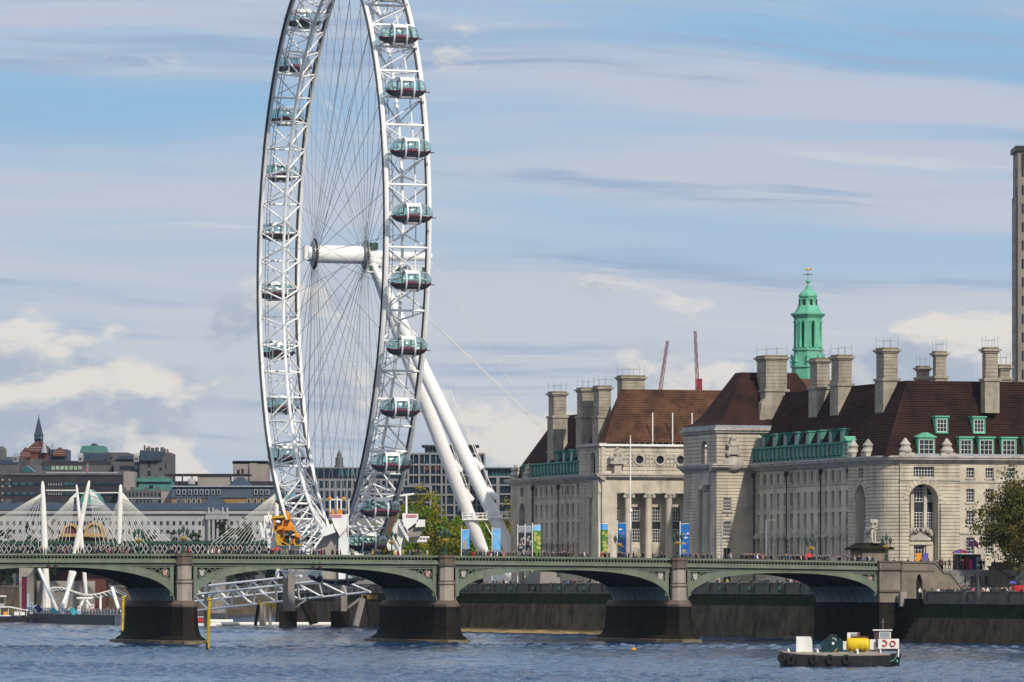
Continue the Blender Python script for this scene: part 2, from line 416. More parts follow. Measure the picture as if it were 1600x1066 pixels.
def wave_height(x, y):
    """wind chop: a sum of many short-crested waves"""
    rs = np.random.RandomState(3); h = np.zeros_like(x)
    slow = .55+.45*np.sin(x*.021+1.3*np.sin(y*.013))*np.sin(y*.017+.9*np.sin(x*.011))+.25*np.sin(x*.05+y*.043)
    for lam, amp, k in ((9.0,.085,7),(5.2,.17,10),(3.0,.16,11),(1.8,.09,8)):
        for i in range(k):
            th = R(75)+rs.normal(0, .55); l = lam*rs.uniform(.75, 1.3); ph = rs.uniform(0, 6.28)
            a = amp/math.sqrt(k)*rs.uniform(.7, 1.4)
            w = 2*np.pi/l*(x*math.cos(th)+y*math.sin(th))+ph+.7*np.sin((x*rs.uniform(-1,1)+y*rs.uniform(-1,1))*.35/l*4)
            h += a*(1-np.abs(np.sin(w*.5))*2+.27)*np.clip(slow, .25, 1.4)
    return h
def water_sheet():
    ys = [330.0]
    while ys[-1] < 1750: ys.append(ys[-1]+.50*(ys[-1]/450)**1.75)
    ys = np.array(ys); nx = 440
    t = np.linspace(-.118, .118, nx)
    Y, T = np.meshgrid(ys, t, indexing='ij'); X = T*Y
    Zh = wave_height(X, Y)*np.clip(1.15-(Y-450)/1500, .45, 1)
    # flat skirts carry the river on past the wave field
    Zh[0, :] = 0; Zh[-1, :] = 0; Zh[:, 0] = 0; Zh[:, -1] = 0
    n, m_ = X.shape
    co = np.stack([X, Y, Zh], -1).reshape(-1, 3)
    idx = np.arange(n*m_).reshape(n, m_)
    q = np.stack([idx[:-1,:-1], idx[:-1,1:], idx[1:,1:], idx[1:,:-1]], -1).reshape(-1, 4)
    extra = np.array([[-4000,-300,0],[4000,-300,0],[4000,1750,0],[-4000,1750,0]], float)
    k = len(co); co = np.vstack([co, extra])
    edge = lambda a: [int(i) for i in a]
    faces = q.tolist()
    faces.append([k, k+1]+edge(idx[0, ::-1]))
    faces.append([k+1, k+2]+edge(idx[::-1, -1]))
    faces.append([k+3, k]+edge(idx[:, 0]))
    me = bpy.data.meshes.new('river'); me.from_pydata(co.tolist(), [], faces)
    me.materials.append(MAT['river_water']); me.polygons.foreach_set('use_smooth', [True]*len(me.polygons)); me.update()
    tag(obj('river_water', me), kind='structure')
    print('water verts', k)
water_sheet()
# land: one sheet for the far bank out to the horizon, one for the near bank
tag(MB().add([(-9000,1690,4.6),(9000,1690,4.6),(9000,16000,4.6),(-9000,16000,4.6)], [(0,1,2,3)]).build('far_ground', 'paving'), kind='structure')
tag(MB().slab(BR, [(73,27),(2500,27),(2500,900),(300,900),(121.5,528.6),(73,250)], 2, 7.9).build('riverside_ground', 'paving'), kind='structure')
tag(MB().slab(BR, [(73,-700),(2500,-700),(2500,-.9),(73,-.9)], -1, 6.6).build('promenade', 'paving'), kind='structure')
tag(MB().slab(BR, [(69.7,.32),(2500,.32),(2500,26.6),(69.7,26.6)], 5.5, 10.95).build('bridge_approach', 'paving'), kind='structure')

# foreshore
def shore(name, pts, mat_):
    mb = MB(); n = len(pts); rs = random.Random(5)
    rings = []
    for (a, b, w) in pts:
        row = []
        for k in range(9):
            t = k/8; z = .95*(1-t)**1.3-.22+ (rs.uniform(-.09,.09) if 0 < k < 8 else 0)
            row.append(BR.pt(a-w*t+(rs.uniform(-.3,.3) if k else 0), b, z))
        rings.append(row)
    vs = [p for r_ in rings for p in r_]
    fs = [(j*9+i, j*9+i+1, (j+1)*9+i+1, (j+1)*9+i) for j in range(n-1) for i in range(8)]
    mb.add(vs, fs); return tag(mb.build(name, mat_, smooth=True), kind='structure')
shore('sand_foreshore', [(71.5, 118+k*4, 1.5+7.5*math.sin(min(1, k/14)*math.pi/2)*(.8+.2*math.sin(k*1.7))) for k in range(34)], 'sand')
shore('gravel_foreshore', [(71.5, 22+k*2.0, 1.2+2.6*math.sin(k/12*math.pi)) for k in range(13)], 'mud')

# ================================================================ river walls
def river_wall(name, label, b0, b1, step, z_top, a0=72.0, slope_end=None, BR=BR):
    t = thing(name, label, 'river wall', BR.pt(a0, (b0+b1)/2, 0))
    L_ = b1-b0; n = max(1, round(abs(L_)/step)); rs = random.Random(b0)
    mid = z_top-1.9
    # battered courses of big stone below, each set back a little
    z = -1.2; k = 0
    while z < mid-.05:
        h = min(.82, mid-z); off = .9*(1-(z+1.2)/(mid+1.2))
        m = MB(); s0 = b0 if slope_end is None else b0+slope_end*(mid-z)/mid
        m.fbox(BR, a0-off-rs.uniform(0,.05), a0+1.2, s0, b1, z, z+h-.07)
        m.fbox(BR, a0-off+.10, a0+1.1, s0, b1, z+h-.07, z+h)
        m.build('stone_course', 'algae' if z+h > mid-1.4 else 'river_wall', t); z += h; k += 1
    MB().fbox(BR, a0-.25, a0+1.25, b0, b1, mid, mid+.28).build('string_course', 'river_wall_top', t)
    for i in range(n):
        c0 = b0+L_*i/n; c1 = b0+L_*(i+1)/n; w = .55 if L_ > 0 else -.55
        block('parapet_panel', BR, a0+.05, a0+.75, c0+w, c1-w, mid+.28, z_top-.16, 'river_wall_top', t)
        block('coping_stone', BR, a0-.08, a0+.9, c0+w, c1-w, z_top-.16, z_top, 'river_wall_top', t)
        block('pedestal', BR, a0-.22, a0+.95, c0-w, c0+w, mid+.28, z_top+.12, 'river_wall_top', t)
    return t
wall_n = river_wall('river_wall', 'long stone river wall beyond the bridge, below the stone hall and the wheel', 27, 250, 7.0, 9.1)
_w0, _w1 = BR.pt(72,250,0), BR.pt(120.5,528.6,0); _wn = (_w1-_w0).normalized()
river_wall('river_wall', 'distant stretch of river wall behind the white gangways', .5, (_w1-_w0).length, 14.0, 9.1, a0=0.0, BR=Fr(_w0, Vector((_wn.y, -_wn.x, 0)), _wn))
river_wall('river_wall', 'dark stone river wall in front of the steps at the right edge', -12, -260, 16.0, 7.7, slope_end=7.0)
# bronze lion heads for mooring rings on the wall
lh = MB(); lh.ball((0,0,0), (.32,.30,.42), 8, 6); lh.ball((-.28,0,-.08), (.2,.2,.2), 7, 5); lh.path([(-.42,.0,-.1),(-.5,.0,-.45),(-.42,.0,-.8),(-.3,0,-.45)], .06, 5)
lion_head = lh.mesh('lion_head', 'bronze', True)
for i in range(1, 31, 2): obj('mooring_head', lion_head, wall_n, Matrix.Translation(BR.pt(71.35, 27+7.02*i, 8.05)) @ Matrix.Rotation(math.atan2(U.y, U.x), 4, 'Z') @ Matrix.Scale(1.15, 4))
# cream stone pier on the promenade seen through the second arch
t = thing('stone_gate_pier', 'sunlit cream stone block standing on the river wall, seen under the bridge', 'stone block', BR.pt(73, 176, 9.1))
MB().fbox(BR, 71.6, 75.5, 172, 181, 9.0, 10.2).build('plinth', 'far_beige', t); MB().fbox(BR, 72, 75.1, 173, 180, 10.2, 11.2).build('block', 'far_beige', t)

# ================================================================ road bridge
def ztop(u): return 13.2-.000062*(u+55)**2
PIERS = [-40.2, 0.0, 36.7]; ABUT = 69.1
SPANS = [(-79.8+1.5, -40.2-1.5), (-40.2+1.5, -1.5), (1.5, 36.7-1.5), (36.7+1.5, ABUT)]
bridge = thing('road_bridge', 'green painted iron arch bridge on stone piers crossing the river', 'bridge', BR.pt(0, 13, 0))
def arch_pts(u0, u1, off=0.0, n=44, zs=6.0):
    uc = (u0+u1)/2; a = (u1-u0)/2; zc = ztop(uc)-1.98; h = zc-zs; e = 2.4; pts = []
    for i in range(n+1):
        t = math.pi*(1-i/n); c, s_ = math.cos(t), math.sin(t)
        x = math.copysign(abs(c)**(2/e), c); zz = abs(s_)**(2/e)
        pts.append((uc+a*x, zs+h*zz))
    if not off: return pts
    out = []
    for i, (x, z) in enumerate(pts):
        x0, z0 = pts[max(0, i-1)]; x1, z1 = pts[min(n, i+1)]
        dx, dz = x1-x0, z1-z0; l = math.hypot(dx, dz)
        out.append((x-dz/l*off, z+dx/l*off))
    return out
def strip(mb, fr, lo, hi, b0, b1, mi=0):
    for i in range(len(lo)-1): mb.prism(fr, [lo[i], lo[i+1], hi[i+1], hi[i]], b0, b1, mi)
WB = 26.0
SHIELD_COLS = [('red_shield', (.42,.20,.17)), ('grey_shield', (.42,.46,.46)), ('pale_shield', (.52,.42,.38))]
for nme, c in SHIELD_COLS: mat(nme, c, tuple(x*.6 for x in c), 6, .6)
for si, (u0, u1) in enumerate(SPANS):
    uc = (u0+u1)/2; a = (u1-u0)/2
    lo = arch_pts(u0, u1); hi = arch_pts(u0, u1, 1.02)
    hi = [(min(max(x, u0), u1), min(z, ztop(x)-1.72)) for x, z in hi]
    arch = MB(); strip(arch, BR, lo, hi, .12, .75); ar = arch.build('arch_ring', 'bridge_green', bridge)
    lip = MB(); lo2 = arch_pts(u0, u1, .16); strip(lip, BR, lo, lo2, .0, .12); lip.build('arch_moulding', 'bridge_green', ar)
    # spandrel: recessed dark plate, plain plate over the crown, frame strips and tracery
    sp = (MB(), MB()); pl = MB(); fr_ = MB()
    for i in range(len(hi)-1):
        (x0, z0), (x1, z1) = hi[i], hi[i+1]; t0, t1 = ztop(x0)-1.72, ztop(x1)-1.72
        if x1-x0 < 1e-4 or t0-z0 < .02 and t1-z1 < .02: continue
        (pl if abs((x0+x1)/2-uc) < a*.60 else sp[int(x0 > uc)]).prism(BR, [(x0,z0),(x1,z1),(x1,t1),(x0,t0)], *((.2,.5) if abs((x0+x1)/2-uc) < a*.60 else (.62,.7)))
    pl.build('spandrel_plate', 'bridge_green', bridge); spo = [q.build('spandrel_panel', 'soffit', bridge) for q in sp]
    hi2 = arch_pts(u0, u1, 1.22); hi2 = [(min(max(x, u0), u1), min(z, ztop(x)-1.72)) for x, z in hi2]
    strip(fr_, BR, hi, hi2, .30, .60)
    for (e, sg) in ((u0, 1), (u1, -1)):
        zb = 7.0; fr_.prism(BR, [(e, zb), (e+sg*.55, zb), (e+sg*.55, ztop(e)-1.75), (e, ztop(e)-1.75)], .16, .60)
        fr_.prism(BR, [(e, ztop(e)-2.02), (e+sg*a*.40, ztop(e+sg*a*.4)-2.02), (e+sg*a*.40, ztop(e+sg*a*.4)-1.73), (e, ztop(e)-1.73)], .22, .60)
        zc = ztop(e)-2.75
        tr = MB()
        for (du, dz, r) in ((1.28,0,.66),(2.42,.18,.47),(3.32,.26,.36),(4.05,.33,.28),(4.65,.37,.22),(.86,-.92,.30),(1.75,-.72,.20),(5.2,.40,.17)):
            tr.ring(BR, e+sg*du, zc+dz, r, .11 if r > .3 else .08, .30, .60, 14)
            if r > .25:      # cusps make the circles quatrefoils
                for q in range(4):
                    t_ = math.pi/4+q*math.pi/2
                    tr.prism(BR, [(e+sg*du+r*.92*math.cos(t_-.3), zc+dz+r*.92*math.sin(t_-.3)), (e+sg*du+r*.92*math.cos(t_+.3), zc+dz+r*.92*math.sin(t_+.3)), (e+sg*du+r*.52*math.cos(t_), zc+dz+r*.52*math.sin(t_))], .34, .58)
        tr.build('spandrel_tracery', 'bridge_green', spo[0 if sg > 0 else 1])
        sh = MB(); cu = e+sg*1.28; w = .36
        sh.prism(BR, [(cu-w, zc+.42), (cu+w, zc+.42), (cu+w, zc-.08), (cu+w*.6, zc-.36), (cu, zc-.52), (cu-w*.6, zc-.36), (cu-w, zc-.08)], .18, .34)
        sho = sh.build('shield', ('red_shield' if sg < 0 else 'grey_shield') if si != 2 else 'pale_shield', bridge)
        q = MB(); q.prism(BR, [(cu-w*.8, zc-.02), (cu, zc-.02), (cu, zc-.38), (cu-w*.5, zc-.26)], .15, .18); q.prism(BR, [(cu+.02, zc+.36), (cu+w*.8, zc+.36), (cu+w*.8, zc+.02), (cu+.02, zc+.02)], .15, .18)
        q.build('shield_quarter', 'pale_shield' if si != 2 else 'grey_shield', sho)
    fr_.build('spandrel_frame', 'bridge_green', bridge)
    # fascia, cornice, parapet
    us = [u0-1.5*(u0 > -79)+ (u1-u0+3)*i/16 for i in range(17)]; us = [min(x, ABUT) for x in us]
    def band(d0, d1, b0, b1):
        m = MB(); strip(m, BR, [(x, ztop(x)-d0) for x in us], [(x, ztop(x)-d1) for x in us], b0, b1); return m
    band(1.75, 1.32, .06, .8).build('fascia', 'bridge_green', bridge)
    band(1.32, 1.08, -.32, .8).build('cornice', 'bridge_green', bridge)
    band(1.40, 1.32, -.12, .3).build('cornice_moulding', 'bridge_green_dark', bridge)
    pp = MB(); 
    for (d0, d1, b0, b1) in ((1.08,.70,.02,.34),(.30,.0,-.10,.42)): pp.v += [tuple(Vector(p)) for p in []]
    for (d0, d1, b0, b1) in ((1.08,.72,.0,.34),(.28,.0,-.08,.42),(.90,.84,-.04,.0)):
        strip(pp, BR, [(x, ztop(x)-d0) for x in us], [(x, ztop(x)-d1) for x in us], b0, b1)
    par = pp.build('parapet', 'bridge_green', bridge)
    tr = MB(); x = u0; step = .52
    while x < u1-.3:
        z0, z1 = ztop(x)-.72, ztop(x)-.28
        tr.prism(BR, [(x-.035, z0), (x+.035, z0), (x+.035, z1), (x-.035, z1)], .03, .30)
        for s_ in (-1, 1): tr.prism(BR, [(x+s_*.035, z1), (x+s_*.26, z1), (x+s_*.26, z1-.05), (x+s_*.035, z1-.22)], .05, .28)
        x += step
    tr.build('parapet_tracery', 'bridge_green', par)
    bk = MB(); strip(bk, BR, [(x, ztop(x)-.72) for x in us], [(x, ztop(x)-.28) for x in us], .36, .40); bk.build('parapet_shade', 'soffit', par)  # added dark strip: shade behind the parapet openings, put into colour
    nj = max(4, int((u1-u0)/3.6))
    for k in range(1, nj):
        x = u0+(u1-u0)*k/nj; block('joint_cover', BR, x-.09, x+.09, .0, .07, ztop(x)-1.72, ztop(x)-1.42, 'bridge_green', bridge)
    fp = MB(); strip(fp, BR, [(x, ztop(x)-1.1) for x in us], [(x, ztop(x)) for x in us], WB-.4, WB); fp.build('far_parapet', 'bridge_green', bridge)
    dk = MB(); strip(dk, BR, [(x, ztop(x)-1.62) for x in us], [(x, ztop(x)-1.12) for x in us], .8, WB-.4); dk.build('deck', 'asphalt', bridge)
    for k in range(8):
        rb = MB(); b = 2.6+3.1*k; strip(rb, BR, lo, [(x, min(z, ztop(x)-1.6)) for x, z in arch_pts(u0, u1, .75)], b, b+.3); rb.build('arch_rib', 'bridge_green_dark', bridge)
    # solid skewback plates low on each side, rib bays above
    for half in (0, 1):
        sk = MB(); seq = lo if half == 0 else lo[::-1]
        seq = [p for p in seq[:14] if p[1] < 8.45]
        for i in range(len(seq)-1):
            (x0, z0), (x1, z1) = seq[i], seq[i+1]
            sk.add([BR.pt(x0,.13,z0), BR.pt(x1,.13,z1), BR.pt(x1,WB,z1), BR.pt(x0,WB,z0)], [(0,1,2,3)])
        sk.build('skewback_plate', 'bridge_inner', bridge, fix=False)
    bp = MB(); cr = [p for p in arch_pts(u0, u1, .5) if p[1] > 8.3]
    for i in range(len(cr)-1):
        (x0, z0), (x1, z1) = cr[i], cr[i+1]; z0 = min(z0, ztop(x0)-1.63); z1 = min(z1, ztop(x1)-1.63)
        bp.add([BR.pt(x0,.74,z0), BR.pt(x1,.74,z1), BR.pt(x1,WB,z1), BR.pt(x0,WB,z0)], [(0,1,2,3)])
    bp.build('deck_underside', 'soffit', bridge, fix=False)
    if si < 3 or True:   # twin navigation lamps hung at the crown of each arch
        if si in (0, 1):
            for s_ in (-1, 1):
                nl = MB(); cu = uc+.5*s_; zz = ztop(uc)-1.95
                nl.tube(BR.pt(cu, -.75, zz), BR.pt(cu, -.05, zz), .24, n=10); nl.tube(BR.pt(cu, -.4, zz), BR.pt(cu, -.4, zz+.9), .05, n=5)
                o = nl.build('navigation_lamp', 'dark_metal', bridge)
                MB().tube(BR.pt(cu, -.8, zz), BR.pt(cu, -.76, zz), .15, n=10).build('lens', 'maroon', o)
def pier(u):
    zt = ztop(u)
    def ring(hw, fv, bk, z):
        k = hw*.42
        return [BR.pt(u+x, y, z) for x, y in ((-hw, bk), (-hw, -.5), (-k, -fv), (k, -fv), (hw, -.5), (hw, bk))]
    rings = [ring(3.6,5.4,30,-1.2), ring(3.1,4.7,29,.75), ring(2.5,3.5,28.5,1.15), ring(2.15,3.0,28,2.0), ring(1.98,2.75,28,3.5), ring(1.88,2.6,28,5.4)]
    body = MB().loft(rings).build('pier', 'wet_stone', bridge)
    m = MB(); m.loft([ring(3.95,6.6,31.5,-1.0), ring(3.6,5.9,31,.42), ring(3.2,4.9,30.2,.55)]); m.build('plinth', 'pier_foot', body)
    m = MB(); m.loft([ring(1.95,2.7,28,5.4), ring(1.95,2.7,28,5.75), ring(1.5,1.6,28,6.35)]); m.build('cutwater_cap', 'pier_cap', body)
    def octo(w, f_, z0, z1, name, mt):
        k = w*.45
        q = [(-w,.9),(-w,-f_*.45),(-k,-f_),(k,-f_),(w,-f_*.45),(w,.9)]
        return MB().slab(BR, [(u+x, y) for x, y in q], z0, z1).build(name, mt, body)
    octo(1.12,1.05,6.0,zt-4.3,'lower_shaft','pier_stone'); octo(1.22,1.17,zt-4.3,zt-4.15,'string_band','pier_cap')
    octo(1.17,1.10,zt-4.15,zt-3.85,'band_block','pier_stone'); octo(1.22,1.17,zt-3.85,zt-3.7,'string_band','pier_cap')
    octo(1.04,1.0,zt-3.7,zt-1.5,'upper_shaft','pier_stone'); octo(1.28,1.28,zt-1.5,zt-1.15,'cornice_block','pier_cap')
    octo(1.12,1.1,zt-1.15,zt-.32,'pedestal','pier_cap'); octo(1.26,1.25,zt-.32,zt+.10,'pedestal_cap','pier_cap')
    return body
for u in PIERS: pier(u)
# stone abutment at the right end
zt = ztop(ABUT)
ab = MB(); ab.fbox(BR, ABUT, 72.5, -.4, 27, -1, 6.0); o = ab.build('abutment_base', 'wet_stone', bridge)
ab = MB(); ab.fbox(BR, ABUT, 72.6, -.6, .3, 6.0, zt-1.3); o = ab.build('abutment', 'abutment_stone', bridge)
MB().fbox(BR, ABUT-.1, 72.75, -.85, .4, 7.6, 7.9).build('string_band', 'pier_cap', o)
MB().fbox(BR, ABUT-.1, 72.8, -.9, .4, zt-1.3, zt-1.0).build('cornice_block', 'pier_cap', o)
MB().fbox(BR, ABUT, 72.7, -.7, .3, zt-1.0, zt-.1).build('parapet_block', 'abutment_stone', o)
MB().fbox(BR, ABUT-.1, 72.8, -.85, .4, zt-.1, zt+.12).build('coping', 'pier_cap', o)

# ---- bridge lamps: green pillar, gold crown, three lanterns
def lantern(mb_f, mb_g, c):
    mb_g.lathe(c, [(.13,0),(.24,.12),(.30,.55),(.28,.62)], 8); mb_f.lathe(c, [(.05,-.22),(.15,-.02),(.14,.0)], 8)
    mb_f.lathe(c, [(.34,.60),(.33,.68),(.14,.95),(.05,1.0),(.04,1.25)], 8)
def lamp_proto():
    t = thing('bridge_lamp', 'x', 'lamp post', (0,0,0), 'three-lantern lamps on the bridge', local=True)
    m = MB(); m.lathe((0,0,0), [(.42,0),(.42,.35),(.30,.42),(.30,.9),(.36,1.0),(.16,1.12),(.12,2.05)], 8); m.build('pillar', 'lamp_green', t, True)
    g = MB(); g.lathe((0,0,0), [(.12,2.05),(.34,2.22),(.46,2.42),(.28,2.55),(.5,2.62),(.16,2.78)], 8)
    for s_ in (-1, 1): g.ball((s_*.42,0,2.5), (.16,.12,.14), 7, 5)
    g.build('gold_crown', 'gold', t, True)
    ar = MB()
    for s_ in (-1, 1): ar.path([(0,0,2.7),(s_*.35,0,2.6),(s_*.68,0,2.75),(s_*.72,0,2.95)], .06, 6)
    ar.tube((0,0,2.7), (0,0,3.35), .08, n=6); arm = ar.build('arm', 'lamp_green', t, True)
    for p in ((-.72,0,3.1),(.72,0,3.1),(0,0,3.55)):
        fm, gm = MB(), MB(); lantern(fm, gm, p); l_ = gm.build('lantern', 'lamp_glass', t, True); fm.build('lantern_frame', 'lamp_green', l_, True)
    return t
lamp = lamp_proto(); lamp.scale = (.88,.88,.88); lr = math.atan2(U.y, U.x)
first = True
for (u, v, lab) in ((-40.2, .3, 'three-lantern lamp on the leftmost stone pier of the bridge'), (0, .3, 'three-lantern lamp on the stone pier right of the big wheel'),
                    (36.7, .3, 'three-lantern lamp on the stone pier in front of the columned portico'), (70.6, .3, 'three-lantern lamp before the lion plinth at the bridge end'),
                    (-40.6, WB-.2, 'lamp on the far parapet just left of the leftmost pier lamp'), (-.7, WB-.2, 'lamp on the far parapet in front of the lowest wheel capsules'),
                    (36.2, WB-.2, 'lamp on the far parapet left of the portico flagpole banners'), (68.2, WB-.2, 'lamp on the far parapet before the long windowed wing')):
    p = BR.pt(u, v, ztop(min(u, 69))+(.10 if v < 1 else .0))
    if first: lamp.location = p; lamp.rotation_euler = (0,0,lr); lamp['label'] = lab; first = False
    else: copy_tree(lamp, p, lr, lab)

# ================================================================ the observation wheel
WD = 1058.0
WC = P(531, 398, WD)
w_e = Vector((.243, -.970, 0)).normalized()                # towards the near side of the rim
w_up = Vector((.010, 0, 1)).normalized()
w_n = w_up.cross(w_e).normalized()
if w_n.x < 0: w_n = -w_n                                    # axle direction, towards the land
def WP(th, r, q): return WC + w_e*(r*math.cos(th)) + w_up*(r*math.sin(th)) + w_n*q
wheel = thing('observation_wheel', 'giant white observation wheel with glass capsules behind the bridge', 'observation wheel', (WC.x, WC.y, 8))
mat('rim_shade', (.06,.062,.068), (.04,.041,.046), .8, .5)  # shade tone for the left sides of the rim chords
NB = 64; RE, RI, QW = 60.6, 56.0, 4.1; RC = 64.0; TH0 = R(3.4)
def in_view(p): 
    s_ = F_PX/p.y; py = HY-(p.z-CAM_Z)*s_
    return py > -70
step = 2*math.pi/NB
def arc(t0, t1, r, q, k=4): return [WP(t0+(t1-t0)*i/k, r, q) for i in range(k+1)]
for sct in range(32):
    t0 = TH0+sct*2*step-step; tm = t0+step; t1 = t0+2*step
    if not in_view(WP(tm, RE-6, 0)): continue
    c1 = MB().path(arc(t0, t1, RE, -QW), .46, 8).build('rim_section', 'wheel_white', wheel, True)
    MB().path(arc(t0, t1, RE, QW), .46, 8).build('rim_tube', 'wheel_white', c1, True)
    MB().path(arc(t0, t1, RI, 0), .32, 7).build('inner_tube', 'wheel_white', c1, True)
    MB().path(arc(t0, t1, RE-.9, 1.7), .15, 5).build('track_rail', 'wheel_white', c1, True)
    for q in (-QW-.44, QW-.44): MB().path(arc(t0, t1, RE-.12, q), .31, 6).build('shade_tube', 'rim_shade', c1, True)  # added dark tubes paint the shaded left side of both chords
    lad = MB(); lad.path(arc(t0, t1, RE-1.3, -QW+.9), .07, 4); lad.path(arc(t0, t1, RE-1.3, -QW+1.5), .07, 4)
    for i in range(9):
        tt = t0+(t1-t0)*(i+.5)/9; lad.tube(WP(tt, RE-1.3, -QW+.9), WP(tt, RE-1.3, -QW+1.5), .05, n=4)
    lad.build('ladder', 'grey_metal', c1)
    for ta in (t0, tm):
        tb = ta+step; mid = (ta+tb)/2
        strut('cross_strut', WP(ta, RE, -QW), WP(ta, RE, QW), .24, 'wheel_white', c1)
        nd = WP(mid, RI, 0)
        for q in (-QW, QW):
            for tt in (ta, tb): strut('diagonal_strut', WP(tt, RE, q), nd, .19, 'wheel_white', c1)
        s_ = 1 if ta == t0 else -1
        strut('outer_brace', WP(ta, RE, -QW*s_), WP(tb, RE, QW*s_), .11, 'wheel_white', c1, 6)
    # capsule cradle brackets
    for q in (-1.25, 1.25):
        strut('cradle_bracket', WP(tm, RE, q*3.0), WP(tm+.006, RC-2.1, q), .2, 'wheel_white', c1)

# spokes: pairs of cables from the two hub flanges, and a set laid tangentially to drive the rim
for k in range(NB):
    th = TH0+(k+.5)*step; q = -5.1 if k % 2 else 5.1
    a = WP(th, RI, 0); b = WP(th+.0, 2.3, q)
    strut('spoke_cable', b, a, .05, 'cable', wheel, 5)
for k in range(16):
    th = TH0+(4*k+1.5)*step; dl = 1.25 if k % 2 else -1.25
    strut('rotation_cable', WP(th+dl, 2.6, 5.1 if k % 4 < 2 else -5.1), WP(th, RI, 0), .05, 'cable', wheel, 5)

def axial(mb, prof, n=24, mi=0):
    rings = []
    for q, r in prof:
        rings.append([WC+w_n*q+(w_e*math.cos(2*math.pi*i/n)+w_up*math.sin(2*math.pi*i/n))*r for i in range(n)])
    return mb.loft(rings, mi)
hub = axial(MB(), [(-4.6,1.78),(4.6,1.78)]).build('hub', 'legs_white', wheel, True)
for s_ in (-1, 1):
    axial(MB(), [(s_*4.6,2.0),(s_*4.85,2.7),(s_*5.6,2.75),(s_*5.8,2.1)]).build('hub_flange', 'grey_metal', hub, True)
    bl = MB()
    for i in range(32):
        t_ = 2*math.pi*i/32; c = WC+w_n*(s_*5.2)+(w_e*math.cos(t_)+w_up*math.sin(t_))*2.85
        bl.ball(c, .22, 5, 4)
    bl.build('flange_sockets', 'dark_metal', hub)
axial(MB(), [(-5.8,1.5),(-6.5,1.5),(-6.6,.7)]).build('hub_cap', 'wheel_white', hub, True)
axial(MB(), [(5.8,1.15),(7.5,.98),(17.6,.86),(18.0,.7),(18.1,.55)]).build('spindle', 'legs_white', wheel, True)
axial(MB(), [(18.1,.62),(18.8,.62)], 12).build('spindle_tip', 'wheel_white', wheel, True)
# service walkway under the spindle
WF = Fr((WC.x, WC.y, WC.z), w_n, -w_e)
wk = MB(); wk.fbox(WF, 5.2, 18.2, -1.2, 1.2, -3.45, -3.2); wko = wk.build('walkway', 'wheel_white', wheel)
for b in (-1.2, 1.2):
    r_ = MB(); r_.tube(WF.pt(5.2,b,-2.0), WF.pt(18.2,b,-2.0), .09, n=5)
    for i in range(12): r_.tube(WF.pt(5.2+13*i/11,b,-3.2), WF.pt(5.2+13*i/11,b,-2.0), .09, n=5)
    r_.build('railing', 'wheel_white', wko)
for i in range(9):
    if i in (3, 7): continue
    block('green_panel', WF, 5.6+i*1.36, 6.6+i*1.36, -1.32, -1.25, -3.1, -2.15, 'lamp_green', wheel)
block('equipment_box', WF, 5.9, 7.6, -1.0, .6, 1.15, 2.5, 'lamp_green', wheel)
block('equipment_box', WF, -7.4, -6.6, -1.0, 1.0, -1.2, 1.6, 'wheel_white', wheel)
kn = MB(); kn.ball(WF.pt(7.2, 0, -1.2), (1.5,1.5,1.3), 10, 7); kn.tube(WF.pt(6.4,0,-.4), WF.pt(7.5,0,-2.6), 1.2, .9, n=12); kn.build('leg_head', 'wheel_white', wheel, True)
